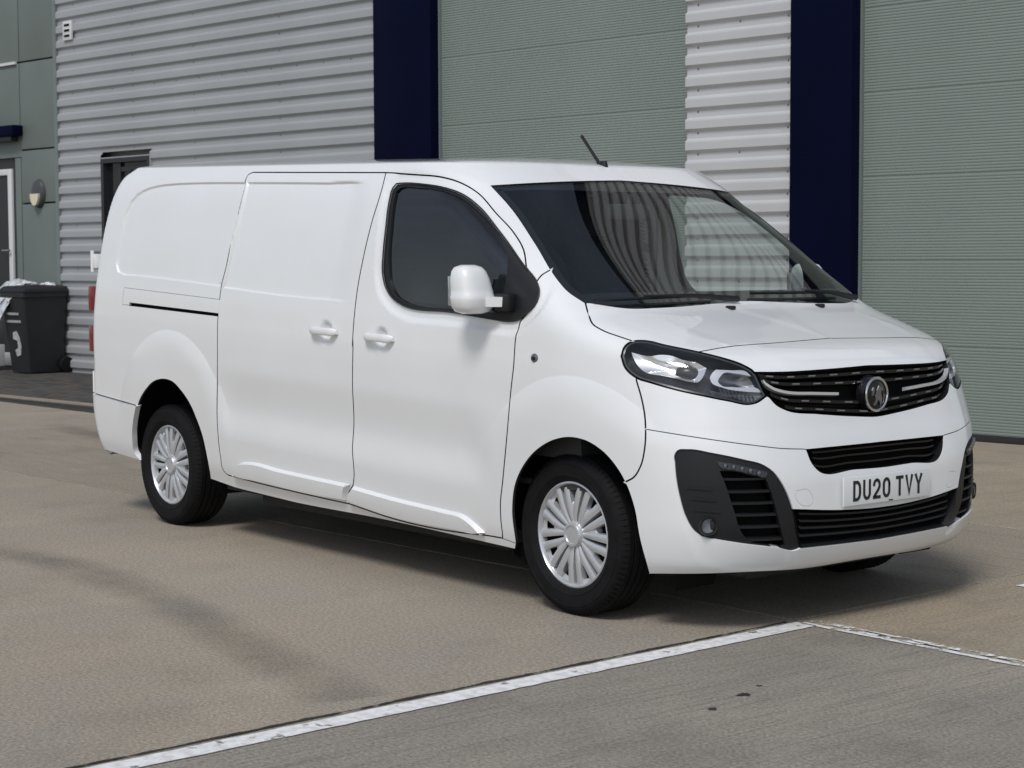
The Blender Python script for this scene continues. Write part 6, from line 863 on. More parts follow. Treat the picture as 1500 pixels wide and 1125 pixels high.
# -- headlamps
for s_ in (1, -1):
    flip = s_ < 0
    hl = link('headlight', panel_mesh('headlight', *tri_panel(offset_tv(TV['headlight'], .002), (), .03), -.002, .0, plain, False, flip), M['lens'], van)
    hb = link('lamp_housing', panel_mesh('lamp_housing', *tri_panel(TV['headlight'], (), .04), -.062, 0, plain, False, flip), M['lamp_dark'], hl)
    tv = TV['headlight']; N = _nrm(plain, tv[:, 0], tv[:, 1]); X = surf(tv[:, 0], tv[:, 1]); g = np.array([1, s_, 1])
    ip = offset_tv(tv, .006); Ni = _nrm(plain, ip[:, 0], ip[:, 1]); Xi = surf(ip[:, 0], ip[:, 1])
    MB().loft([list(map(tuple, (X-N*.004)*g)), list(map(tuple, (Xi-Ni*.006)*g)), list(map(tuple, (X-N*.065)*g))], cap=False).build('lamp_bezel', M['lamp_dark'], hl, 30)
    def bowl(name, key, m, d0, d1, parent, inset=.5, sp=.02):
        """concave dish: rim at depth d0, centre sunk to d1"""
        P = TV[key]; c = P.mean(0); mb = MB(); rg = []
        for k in range(7):
            f = 1-k/7; q = c+(P-c)*f; Nq = _nrm(plain, q[:, 0], q[:, 1]); dd = d0+(d1-d0)*(1-f*f)
            rg.append(list(map(tuple, (surf(q[:, 0], q[:, 1])+Nq*dd)*g)))
        cN = _nrm(plain, c[:1], c[1:])[0]; n = len(P)
        mb.loft(rg, cap=False); o = len(mb.v); cc = (surf(c[0], c[1])+cN*d1)*g
        mb.v.append(tuple(cc)); mb.f += [((6*n)+j, (6*n)+(j+1) % n, o) for j in range(n)]
        return mb.build(name, m, parent, 60)
    bowl('main_reflector', 'hl_reflector', M['reflector'], -.016, -.055, hl)
    bowl('projector_lens', 'hl_projector', M['lamp_dark'], -.030, -.018, hl)
    link('running_light_bracket', panel_mesh('running_light_bracket', *tri_panel(TV['hl_drl'], (), .02), -.010, .012, plain, False, flip), M['satin'], hl)
    bowl('inner_reflector', 'hl_drl_lamp', M['dull_chrome'], -.02, -.045, hl)
    bowl('indicator_reflector', 'hl_turn', M['dull_chrome'], -.02, -.04, hl)
    P = TV['hl_turn']; c = P.mean(0)
    for k in range(9):
        f = -.7+1.4*k/8; t = c[0]+f*(P[:, 0].max()-P[:, 0].min())*.42; vv0 = c[1]-.28*f
        a, b = surf_at(t, vv0+.16, -.014, s_), surf_at(t+.004, vv0-.20, -.014, s_)
        MB().tube([a, b], .003, 5).build('indicator_flute', M['lamp_dark'], hl)
# -- wheels
def make_wheel():
    w = empty('wheel'); w.parent = van
    R0, RT, Wd = .322, .2135, .108
    mb = MB(); prof = [(RT-.006, -.085), (RT+.004, -.098), (RT+.012, -.104), (.236, -.1085), (.2375, -.1105), (.2405, -.1105), (.242, -.1092), (.262, -.112), (.2795, -.1115), (.281, -.1132), (.284, -.1132), (.2855, -.1108), (.290, -.110), (.306, -.100), (.316, -.086)]
    for k in range(5):
        a = -.080+k*.033
        prof += [(.3215, a), (.3222, a+.024), (.3135, a+.026), (.3135, a+.031)]
    prof += [(.316, .09), (.305, .104), (.26, .112), (RT, .10), (RT-.02, .05)]
    lathe(mb, prof, 96)
    ty = mb.build('tyre', M['tyre'], w, 30)
    mb = MB()                                   # shoulder tread blocks
    for k in range(84):
        a = 2*math.pi*k/84
        for da, rr in ((.0, 0),):
            c0, s0 = math.cos(a), math.sin(a); c1, s1 = math.cos(a+.045), math.sin(a+.045)
            q = []
            for h, r in ((-.104, .300), (-.090, .3165), (-.076, .3225)):
                q += [(r*1.004*c0, h-.0015, r*1.004*s0), (r*1.004*c1, h-.0015, r*1.004*s1)]
            mb.add(q, [(0, 1, 3, 2), (2, 3, 5, 4)])
    mb.build('tread_blocks', M['tyre'], ty, 30)
    mb = MB(); lathe(mb, [(.0, -.045), (.19, -.050), (.206, -.066), (.209, -.02), (.205, .07)], 72)
    mb.build('rim', M['void'], w, 40)
    # trim: rim lip, nine forked spokes, hub
    mb = MB(); lathe(mb, [(.196, -.060), (.199, -.086), (.206, -.094), (.212, -.092), (.214, -.082), (.213, -.06)], 90); lip = mb.build('trim_ring', M['silver'], w, 40)
    mb = MB(); lathe(mb, [(.0, -.094), (.034, -.094), (.037, -.098), (.046, -.097), (.052, -.088), (.056, -.066), (.06, -.055)], 48); mb.build('hub_cap', M['silver'], w, 25)
    n = 9
    def spoke_mesh():
        mb = MB()
        def bar(pts):      # pts: (r, angle, halfwidth m, height)
            rg = []
            for r, a, hw, h in pts:
                c, s = math.cos(a), math.sin(a); tx, tz = -s, c
                f = lambda o, hh: (r*c+tx*o, hh, r*s+tz*o)
                rg.append([f(-hw, h+.030), f(-hw*.95, h+.004), f(-hw*.35, h), f(hw*.35, h), f(hw*.95, h+.004), f(hw, h+.030)])
            mb.loft(rg)
        da = math.pi/n
        for sg in (-1, 1):
            bar([(.045, sg*.0065/.045, .0078, -.082), (.085, sg*.0125/.085, .0132, -.088), (.125, sg*.0220/.125, .0155, -.089), (.165, sg*.0335/.165, .0165, -.087), (.203, sg*.0430/.203, .0185, -.084)])
        bar([(.05, 0, .006, -.078), (.09, 0, .009, -.084), (.118, 0, .010, -.083), (.130, 0, .009, -.076), (.134, 0, .008, -.060)])
        # web behind the fork, leaving the oval window
        for sg in (-1, 1):
            mb.add([(r*math.cos(a), h, r*math.sin(a)) for r, a, h in ((.180, sg*da*.5, -.068), (.203, sg*da*.62, -.074), (.203, 0, -.074), (.182, 0, -.068))], [(0, 1, 2, 3)])
        return mb.mesh('spoke', 30)
    sm = spoke_mesh(); sm.materials.append(M['silver'])
    for k in range(n):
        o = bpy.data.objects.new('spoke', sm); COL.objects.link(o); o.parent = w; o.rotation_euler = (0, 2*math.pi*k/n+.18, 0)
    return w
w0 = make_wheel()
def copy_tree(o, parent=None):
    c = o.copy(); COL.objects.link(c)
    if parent is not None: c.parent = parent
    for ch in list(o.children): copy_tree(ch, c)
    return c
for i, (x, y, rz, ry) in enumerate(((0, -.775, 0, .3), (-3.275, -.775, 0, 1.25), (0, .775, math.pi, .8), (-3.275, .775, math.pi, 0))):
    w = w0 if i == 0 else copy_tree(w0, van)
    w.location = (x, y, .322); w.rotation_euler = (0, ry, rz)
# -- cab
def cab(name, mb, m, sm=40): return mb.build(name, m, van, sm)
dp = [(.02, 1.165), (-.16, 1.205), (-.36, 1.20), (-.47, 1.15), (-.52, 1.05), (-.46, .90), (-.40, .62), (.05, .62)]
cab('dashboard', MB().prism(dp, lambda a, b: (a, -.86, b), lambda a, b: (a, .86, b)), M['trim_dark'])
mb = MB(); mb.loft([superell(-.40, -.42, z, hx, .22, 24) for z, hx in ((1.17, .10), (1.225, .10), (1.245, .07), (1.25, .03))]); cab('instrument_binnacle', mb, M['trim_dark'])
cab('bulkhead', MB().box((-1.62, -.84, .34), (-1.60, .84, 1.45)).box((-1.62, -.74, 1.45), (-1.60, .74, 1.74)), M['trim_dark'])
cab('cab_floor', MB().box((-1.6, -.86, .50), (.1, .86, .52)), M['trim_dark'])
rl = MB(); rl.loft([[(x, y, z) for y, z in ((-.74, 1.745+.0), (-.6, 1.785), (0, 1.80), (.6, 1.785), (.74, 1.745))] for x in (-.86, -1.6)], cap=False, closed=False); cab('headliner', rl, M['trim_grey'])
for yc_, wy in ((-.44, .25), (.12, .24), (.56, .22)):
    mb = MB()
    mb.loft([superell(-1.30-.22*(z-.95)/.6, yc_, z, hx, wy*k, 24, 3.2) for z, hx, k in ((.90, .08, .9), (1.0, .10, 1.0), (1.2, .09, 1.0), (1.38, .075, .92), (1.47, .06, .75), (1.50, .03, .6))])
    mb.loft([superell(-1.08, yc_, z, .26, wy, 24, 4) for z in (.80, .86, .92, .945)])
    so_ = mb.build('seat', M['fabric'], van, 50)
    MB().loft([superell(-1.50, yc_, z, .05*k, .135*k, 24, 3) for z, k in ((1.53, .8), (1.56, 1), (1.66, 1), (1.71, .8), (1.725, .5))]).build('headrest', M['fabric'], so_, 50)
mb = MB(); cw = Vector((-.66, -.44, 1.12)); aw = Vector((-.82, 0, .57)).normalized(); bw_ = aw.cross(Vector((0, 1, 0))).normalized()
ringp = [cw + (Vector((0, 1, 0))*math.cos(a)+bw_*math.sin(a))*.19 for a in np.linspace(0, 2*math.pi, 37)]
mb.tube(ringp, .016, 8)
for a in (0, math.pi, -math.pi/2): mb.tube([cw-aw*.02, cw+(Vector((0, 1, 0))*math.cos(a)+bw_*math.sin(a))*.185], .014, 6)
mb.tube([cw, cw-aw*.25], .04, 10)
cab('steering_wheel', mb, M['trim_dark'])
for s_ in (1, -1):
    cab('door_trim', MB().box((-1.25, min(s_*.885, s_*.80), .5), (-.35, max(s_*.885, s_*.80), 1.19), .02), M['trim_dark'])
MB().box((-.62, -.12, 1.585), (-.59, .12, 1.655), .012).tube([(-.60, 0, 1.645), (-.60, 0, 1.70)], .012, 8).build('interior_mirror', M['trim_dark'], van)
# ================================================================ ground
def concrete(name, c0, c1, dark, streak=0.25, axis=0, warm=None):
    """brushed concrete: cloudy tone, fine aggregate speckle, broom streaks, dark blotches"""
    m = bpy.data.materials.new(name); m.use_nodes = True; nt = m.node_tree; p = nt.nodes['Principled BSDF']
    N = nt.nodes.new; Lk = nt.links.new
    tc = N('ShaderNodeTexCoord')
    def noise(scale, detail=5, rough=.6, sc=None):
        n = N('ShaderNodeTexNoise'); n.inputs['Scale'].default_value = scale; n.inputs['Detail'].default_value = detail; n.inputs['Roughness'].default_value = rough
        if sc:
            mp = N('ShaderNodeMapping'); mp.inputs['Scale'].default_value = sc; Lk(tc.outputs['Object'], mp.inputs[0]); Lk(mp.outputs[0], n.inputs['Vector'])
        else: Lk(tc.outputs['Object'], n.inputs['Vector'])
        return n.outputs[0]
    def rng(s, a, b, lo=0., hi=1.):
        r = N('ShaderNodeMapRange'); r.inputs['From Min'].default_value = a; r.inputs['From Max'].default_value = b
        r.inputs['To Min'].default_value = lo; r.inputs['To Max'].default_value = hi; Lk(s, r.inputs['Value']); return r.outputs[0]
    def mix(f, a, b, mode='MIX'):
        x = N('ShaderNodeMix'); x.data_type = 'RGBA'; x.blend_type = mode
        for s, v in ((0, f), (6, a), (7, b)):
            if isinstance(v, (int, float)): x.inputs[s].default_value = v
            elif isinstance(v, tuple): x.inputs[s].default_value = (*v, 1)
            else: Lk(v, x.inputs[s])
        return x.outputs[2]
    col = mix(rng(noise(.55, 6), .32, .68), c0, c1)
    col = mix(rng(noise(1.3, 8, .62), .54, .76, 0, .55), col, dark)
    col = mix(rng(noise(.8, 7, .6, (1, 1, 1.7)), .52, .70, 0, .45), col, tuple(min(1, x*1.35) for x in c0))
    sc = (1, 6, 1) if axis else (6, 1, 1)
    sc2 = (1.6, 60, 1) if axis else (60, 1.6, 1)
    col = mix(rng(noise(1.2, 6, .7, sc), .5, .75, 0, streak*.6), col, dark)
    s2 = noise(1.0, 3, .6, sc2)
    col = mix(rng(s2, .52, .68, 0, min(1, streak*1.2)), col, mix(.35, dark, c0))
    s3 = noise(2.3, 4, .7, sc2)
    col = mix(rng(s3, .60, .70, 0, min(1, streak*1.2)), col, dark)
    sp = noise(75, 4, .8)
    col = mix(1.0, col, mix(rng(sp, .36, .66), (.58, .57, .56), (1.34, 1.33, 1.32)), 'MULTIPLY')
    vo = N('ShaderNodeTexVoronoi'); vo.inputs['Scale'].default_value = 38; Lk(tc.outputs['Object'], vo.inputs['Vector'])
    col = mix(rng(vo.outputs['Distance'], .0, .10, .5, 0), col, (.52, .49, .44))
    Lk(col, p.inputs['Base Color'])
    p.inputs['Roughness'].default_value = .82; p.inputs['Specular IOR Level'].default_value = .35
    ad = N('ShaderNodeMath'); ad.operation = 'ADD'; Lk(sp, ad.inputs[0]); Lk(s2, ad.inputs[1])
    b = N('ShaderNodeBump'); b.inputs['Strength'].default_value = .5; b.inputs['Distance'].default_value = .004
    Lk(ad.outputs[0], b.inputs['Height']); Lk(b.outputs[0], p.inputs['Normal'])
    return m
CA = concrete('concrete_beige', (0.352, 0.3, 0.23), (0.3, 0.276, 0.236), (0.2, 0.178, 0.146), .22, 0)
CB = concrete('concrete_grey', (0.292, 0.265, 0.22), (0.258, 0.241, 0.206), (0.125, 0.113, 0.096), .55, 0)
CC = concrete('concrete_far', (0.275, 0.246, 0.202), (0.33, 0.286, 0.224), (0.14, 0.125, 0.102), .5, 1)
CD = concrete('concrete_tan', (0.365, 0.308, 0.226), (0.305, 0.268, 0.208), (0.15, 0.13, 0.102), .45, 0)
CG = mat('joint_dirt', (.045, .040, .033), .95, noise=(9, .5))
gm_ = MB(); gm_.add([(-300, -300, -.012), (300, -300, -.012), (300, 300, -.012), (-300, 300, -.012)], [(0, 1, 2, 3)])
ground = tag(gm_.build('ground', CC, None, None), 'concrete yard in front of the building', None, None, 'structure')
# bays follow a grid turned two degrees from the van; origin at the joint crossing under its nose
GO, GA = Vector((.640, -.268, 0)), math.radians(2.0)
gx_, gy_ = Vector((math.cos(GA), math.sin(GA), 0)), Vector((-math.sin(GA), math.cos(GA), 0))
def gp(a, b, z=0.0): p = GO+gx_*a+gy_*b; return (p.x, p.y, z)
def slab(a0, a1, b0, b1, m):
    g = .0045; a0, a1, b0, b1 = a0+g, a1-g, b0+g, b1-g
    def edge(p, q, n):   # slightly ragged arris
        return [(p[0]+(q[0]-p[0])*k/n+random.uniform(-.004, .004)*(1 if 0 < k < n else 0), p[1]+(q[1]-p[1])*k/n+random.uniform(-.004, .004)*(1 if 0 < k < n else 0)) for k in range(n)]
    n = lambda L: max(2, min(160, int(L/.05)))
    P = edge((a0, b0), (a1, b0), n(a1-a0))+edge((a1, b0), (a1, b1), n(b1-b0))+edge((a1, b1), (a0, b1), n(a1-a0))+edge((a0, b1), (a0, b0), n(b1-b0))
    c = ((a0+a1)/2, (b0+b1)/2)
    rin = [(x+(.006 if x < c[0] else -.006)*(1 if abs(x-a0) < .01 or abs(x-a1) < .01 else 0), y+(.006 if y < c[1] else -.006)*(1 if abs(y-b0) < .01 or abs(y-b1) < .01 else 0)) for x, y in P]
    mb = MB(); k = len(P)
    mb.add([gp(x, y, -.011) for x, y in P]+[gp(x, y, -.004) for x, y in P]+[gp(x, y, 0) for x, y in rin],
           [(i, (i+1) % k, k+(i+1) % k, k+i) for i in range(k)]+[(k+i, k+(i+1) % k, 2*k+(i+1) % k, 2*k+i) for i in range(k)]+[tuple(range(2*k, 3*k))])
    return mb.build('concrete_slab', m, ground, None)
for j, (b0, b1) in enumerate(((-12, -5.6), (-5.6, 0), (0, 2.72), (2.72, 6.55))):
    for i, (a0, a1) in enumerate(((-40, -22), (-22, -9.6), (-9.6, 0), (0, 5.2), (5.2, 12))):
        if j == 3 and i < 2: continue
        if j == 2 and i < 1: continue
        slab(a0, a1, b0, b1, {(1, 2): CA, (1, 3): CB, (2, 3): CD, (2, 2): CC, (3, 3): CD, (3, 2): CD}.get((j, i), (CA, CC, CD)[(i+j) % 3]))
# dark filler in the joints
jm = MB(); jm.add([gp(-40, -12, -.0095), gp(12, -12, -.0095), gp(12, 6.55, -.0095), gp(-40, 6.55, -.0095)], [(0, 1, 2, 3)])
jm.build('joint_filler', CG, ground, None)
# moss and grit lodged along the joint beside the painted line
mo = MB(); rnd = random.Random(3); wa = wb_ = .004; L_, R_ = [], []
for k in range(620):
    b = -4.2+k*4.15/619
    wa = min(.016, max(.0005, wa+rnd.uniform(-.0028, .0027))); wb_ = min(.009, max(.0005, wb_+rnd.uniform(-.002, .0019)))
    L_.append(gp(-wa-.002, b, .0016)); R_.append(gp(.003+wb_, b, .0016))
mo.add(L_+R_, [(k, k+1, 620+k+1, 620+k) for k in range(619)])
tag(mo.build('joint_moss', mat('moss_grit', (.050, .043, .029), .95, noise=(70, .7), bump=(120, .8, .004)), None, None), 'dark moss and grit lodged in the slab joint', 'moss', None, 'stuff')
# painted lines, worn through to the concrete
def worn_paint(name, lo, hi, scale=9.0):
    m = bpy.data.materials.new(name); m.use_nodes = True; nt = m.node_tree; N = nt.nodes.new; Lk = nt.links.new
    p = nt.nodes['Principled BSDF']; o = nt.nodes['Material Output']
    tc = N('ShaderNodeTexCoord'); n = N('ShaderNodeTexNoise'); n.inputs['Scale'].default_value = scale; n.inputs['Detail'].default_value = 8; n.inputs['Roughness'].default_value = .72
    Lk(tc.outputs['Object'], n.inputs['Vector'])
    r = N('ShaderNodeMapRange'); r.inputs['From Min'].default_value = lo; r.inputs['From Max'].default_value = hi; Lk(n.outputs[0], r.inputs['Value'])
    n2 = N('ShaderNodeTexNoise'); n2.inputs['Scale'].default_value = 28; n2.inputs['Detail'].default_value = 6; Lk(tc.outputs['Object'], n2.inputs['Vector'])
    mx = N('ShaderNodeMix'); mx.data_type = 'RGBA'; mx.inputs[6].default_value = (.62, .61, .59, 1); mx.inputs[7].default_value = (.80, .80, .79, 1)
    r2 = N('ShaderNodeMapRange'); r2.inputs['From Min'].default_value = .35; r2.inputs['From Max'].default_value = .6; Lk(n2.outputs[0], r2.inputs['Value']); Lk(r2.outputs[0], mx.inputs[0])
    Lk(mx.outputs[2], p.inputs['Base Color']); p.inputs['Roughness'].default_value = .7
    t = N('ShaderNodeBsdfTransparent'); ms = N('ShaderNodeMixShader')
    Lk(r.outputs[0], ms.inputs[0]); Lk(t.outputs[0], ms.inputs[1]); Lk(p.outputs[0], ms.inputs[2]); Lk(ms.outputs[0], o.inputs[0])
    return m
def paint_line(p, q, w, m, name='painted_line', n=60, seed=1):
    rnd = random.Random(seed); a, b = Vector(p), Vector(q); d = (b-a).normalized(); s = Vector((-d.y, d.x, 0)); mb = MB(); L, R_ = [], []
    for k in range(n+1):
        c = a+(b-a)*k/n
        L.append(c+s*(w/2+rnd.uniform(-.003, .003))); R_.append(c-s*(w/2+rnd.uniform(-.003, .003)))
    mb.add([(v.x, v.y, .0035) for v in L+R_], [(k, k+1, n+2+k, n+1+k) for k in range(n)])
    return tag(mb.build(name, m, None, None), None, None, None, 'structure')
WP, WP2 = worn_paint('line_paint', .36, .42), worn_paint('line_paint_worn', .47, .52, 14)
paint_line(gp(.085, -5.6), gp(.085, -.035), .098, WP, n=110, seed=4)
paint_line(gp(.06, .030), gp(1.10, .005), .035, WP2, n=26, seed=5)
paint_line(gp(.06, -.030), gp(1.25, -.052), .030, worn_paint('line_paint_part', .40, .46, 12), n=28, seed=6)
paint_line(gp(.25, 0.002), gp(.62, -.014), .045, WP2, n=10, seed=8)
paint_line(gp(.20, 1.27), gp(.20, 1.75), .09, WP, n=12, seed=9)
# tyre scuffs and drips: thin dark film on the slab
def film(name, col, lo, hi, scale, amax):
    m = bpy.data.materials.new(name); m.use_nodes = True; nt = m.node_tree; N = nt.nodes.new; Lk = nt.links.new
    p = nt.nodes['Principled BSDF']; o = nt.nodes['Material Output']; p.inputs['Base Color'].default_value = (*col, 1); p.inputs['Roughness'].default_value = .8
    tc = N('ShaderNodeTexCoord'); n = N('ShaderNodeTexNoise'); n.inputs['Scale'].default_value = scale; n.inputs['Detail'].default_value = 7; n.inputs['Roughness'].default_value = .65
    Lk(tc.outputs['Object'], n.inputs['Vector'])
    r = N('ShaderNodeMapRange'); r.inputs['From Min'].default_value = lo; r.inputs['From Max'].default_value = hi; r.inputs['To Max'].default_value = amax; Lk(n.outputs[0], r.inputs['Value'])
    at = N('ShaderNodeAttribute'); at.attribute_name = 'fade'; mu = N('ShaderNodeMath'); mu.operation = 'MULTIPLY'
    Lk(r.outputs[0], mu.inputs[0]); Lk(at.outputs['Fac'], mu.inputs[1])
    t = N('ShaderNodeBsdfTransparent'); ms = N('ShaderNodeMixShader')
    Lk(mu.outputs[0], ms.inputs[0]); Lk(t.outputs[0], ms.inputs[1]); Lk(p.outputs[0], ms.inputs[2]); Lk(ms.outputs[0], o.inputs[0])
    return m
def scuff(pts, w, m, label, ends=(0, 0)):
    P = [Vector((x, y, 0)) for x, y in pts]; Q = []
    for i in range(len(P)-1):
        p0_, p1_, p2_, p3_ = P[max(i-1, 0)], P[i], P[i+1], P[min(i+2, len(P)-1)]
        for k in range(12):
            t = k/12; Q.append(.5*((2*p1_)+(p2_-p0_)*t+(2*p0_-5*p1_+4*p2_-p3_)*t*t+(3*p1_-p0_-3*p2_+p3_)*t**3))
    Q.append(P[-1]); mb = MB(); fade = []; cols = (-1.3, -.8, -.3, .3, .8, 1.3); fd = (0, .55, 1, 1, .55, 0); vs = []
    for i, p in enumerate(Q):
        d = (Q[min(i+1, len(Q)-1)]-Q[max(i-1, 0)]).normalized(); s = Vector((-d.y, d.x, 0)); f = i/(len(Q)-1)
        e = min(1, f/.12+ends[0])*min(1, (1-f)/.12+ends[1])
        for c, q in zip(cols, fd): vs.append((p.x+s.x*w/2*c, p.y+s.y*w/2*c, .0022)); fade.append(q*e)
    n = 6; mb.add(vs, [(i*n+j, i*n+j+1, (i+1)*n+j+1, (i+1)*n+j) for i in range(len(Q)-1) for j in range(n-1)])
    me = mb.mesh('tyre_mark'); at = me.attributes.new('fade', 'FLOAT', 'POINT'); at.data.foreach_set('value', fade)
    return tag(link('tyre_mark', me, m), label, 'tyre mark', 'tyre marks on the concrete')
FM = film('rubber_film', (.10, .093, .083), .25, .75, 2.2, .36)
scuff([(-5.4, -2.25), (-3.9, -2.12), (-2.82, -1.93), (-2.3, -1.88), (-1.24, -1.98), (-.09, -2.20), (.60, -2.33)], .27, FM, 'long curved grey tyre mark sweeping across the beige slab to the white line', (0, .6))
scuff([(-9.4, 1.25), (-7.4, 1.05), (-5.6, .92), (-4.4, .95)], .30, FM, 'grey tyre mark on the far slab behind the van')
for (x, y, r), lb in zip(((1.362, -1.316, .022), (1.43, -1.53, .014), (1.31, -1.19, .009)), ('largest dark oil drip on the grey slab', 'smaller oil drip nearest the camera', 'tiny oil drip beside the largest one')):
    rnd = random.Random(int(r*1e4)); mb = MB(); n = 14
    q = [(x+r*math.cos(6.283*k/n)*rnd.uniform(.35, 1.6), y+r*1.3*math.sin(6.283*k/n)*rnd.uniform(.5, 1.3), .002) for k in range(n)]
    mb.add(q+[(x, y, .003)], [(k, (k+1) % n, n) for k in range(n)])
    tag(mb.build('oil_drip', mat('oil', (.022, .020, .018), .5), None, None), lb, 'oil drip')
# ================================================================ industrial building
BA = math.radians(5.7)
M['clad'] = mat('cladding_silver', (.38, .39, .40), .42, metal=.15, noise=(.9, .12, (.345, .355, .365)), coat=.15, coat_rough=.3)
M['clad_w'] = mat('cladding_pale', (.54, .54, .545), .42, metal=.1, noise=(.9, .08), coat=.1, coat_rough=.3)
M['navy'] = mat('navy_steel', (.0016, .0032, .0200), .55, noise=(2.5, .25), spec=.06)
M['sage'] = mat('sage_door', (.212, .250, .226), .50, noise=(.8, .10, (.194, .228, .207)), spec=.3)
M['facade'] = mat('facade_panel', (.150, .178, .164), .50, noise=(1.3, .14), bump=(60, .05, .002))
M['facade_dk'] = mat('facade_trim', (.16, .195, .18), .5)
M['dark_frame'] = mat('dark_frame', (.02, .022, .025), .4)
M['white_frame'] = mat('white_frame', (.62, .63, .63), .4)
M['glazing'] = mat('dark_glazing', (.012, .014, .016), .08, spec=.4)
M['wallgrey'] = mat('plain_wall', (.32, .33, .33), .7)
bld = empty('industrial_building', (-2.96, 6.03, 0), BA, 'industrial unit with silver ribbed cladding, navy pillars and sage roller doors', 'building')
def bpart(name, mb, m, parent=None, smooth=None):
    o = mb.build(name, m, parent or bld, smooth); return o
# ribbed cladding: one course = crown, shaded underside, trough with fixings, upper slope
P_ = .1822; CR, TRO = -.096, -.066
def course_mesh(u0, u1, key):
    prof = [(TRO, -.080), (TRO, -.038), (CR, -.012), (CR, .052), (CR+.003, .066), (TRO, .086), (TRO, P_-.080)]
    mb = MB(); mb.add([(u, y, z) for u in (u0, u1) for y, z in prof], [(k, k+1, 7+k+1, 7+k) for k in range(6)])
    # small stiffening step across the crown
    me = bpy.data.meshes.new('cladding_course'); me.from_pydata(mb.v, [], mb.f); me.update(); return me
def clad(u0, u1, z0, z1, zref, m, skip=None, base_k=None):
    me = course_mesh(u0, u1, None); me.materials.append(m)
    k0, k1 = math.ceil((z0-zref)/P_), math.floor((z1-zref)/P_)
    for k in range(k0, k1+1):
        z = zref+k*P_
        if skip and skip[2] < z < skip[3]:
            for a, b in ((u0, skip[0]), (skip[1], u1)):
                key = ('c', round(a, 2), round(b, 2))
                if key not in _cm: mm = course_mesh(a, b, None); mm.materials.append(m); _cm[key] = mm
                o = bpy.data.objects.new('cladding_course', _cm[key]); COL.objects.link(o); o.parent = bld; o.location = (0, 0, z)
            continue
        o = bpy.data.objects.new('cladding_course', me); COL.objects.link(o); o.parent = bld; o.location = (0, 0, z)
_cm = {}
UL, UP1, UP1R, UD1R, UP2, UP2R = -13.27, -7.11, -6.25, -3.03, -1.885, -1.278
TOP = 8.6
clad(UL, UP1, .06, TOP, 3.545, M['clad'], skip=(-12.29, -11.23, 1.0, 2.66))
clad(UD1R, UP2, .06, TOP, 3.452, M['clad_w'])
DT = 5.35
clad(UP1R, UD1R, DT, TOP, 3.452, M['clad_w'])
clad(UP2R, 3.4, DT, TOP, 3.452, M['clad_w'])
# screw heads in the troughs
sc = MB()
def screw(u, z):
    n = 6; r = .009
    sc.add([(u+r*math.cos(6.283*k/n), TRO-.002, z+r*math.sin(6.283*k/n)) for k in range(n)]+[(u, TRO-.009, z)], [(k, (k+1) % n, n) for k in range(n)])
for k in range(-19, 8):
    z = 3.452+k*P_-.050
    for u in (UD1R+.12, UP2-.07)+(((UD1R+UP2)/2,) if k % 6 == 0 else ()): screw(u, z)
for k in range(-19, 8):
    z = 3.545+k*P_-.050
    us = [UP1-.08, -8.75, -10.35, -11.6] if k % 3 else [UP1-.08, -8.75, -11.6, -12.9]
    if k == 0: us = [-7.1-.45*j for j in range(14)]
    for u in us:
        if -12.35 < u < -11.15 and z < 2.75: continue
        screw(u, z)
tag(bpart('cladding_screws', sc, mat('screw_head', (.10, .10, .10), .5, metal=.6)), None, None, None, 'stuff')
# base drip flashing, corner trims
bpart('cladding_trim', MB().box((UL-.075, -.10, 0), (UL+.0, .0, TOP+.1)), M['facade_dk'])
bpart('cladding_trim', MB().box((UL, -.05, .0), (UP1, .05, .06)), M['dark_frame'])
bpart('cladding_trim', MB().box((UD1R-.012, -.056, 0), (UD1R+.002, .05, DT)), M['clad_w'])
bpart('parapet', MB().box((-20, -.13, TOP), (3.6, .3, TOP+.22)), M['navy'])
bpart('wall_core', MB().box((-20, .10, -.1), (3.6, .35, TOP)), M['wallgrey'])
bpart('roof_deck', MB().box((-20, .35, TOP-.2), (3.6, 14, TOP)), M['wallgrey'])
bpart('side_wall', MB().box((3.45, .35, -.1), (3.6, 14, TOP-.2)), M['wallgrey'])
# navy pillars (flanged)
for u0, u1 in ((UP1, UP1R), (UP2, UP2R), (3.0, 3.6)):
    o = bpart('pillar', MB().box((u0, -.14, 0), (u1, .06, TOP), .008), M['navy'], smooth=30)
    MB().box((u0-.03, -.16, 0), (u1+.03, .05, .03), .004).build('base_plate', M['navy'], o)
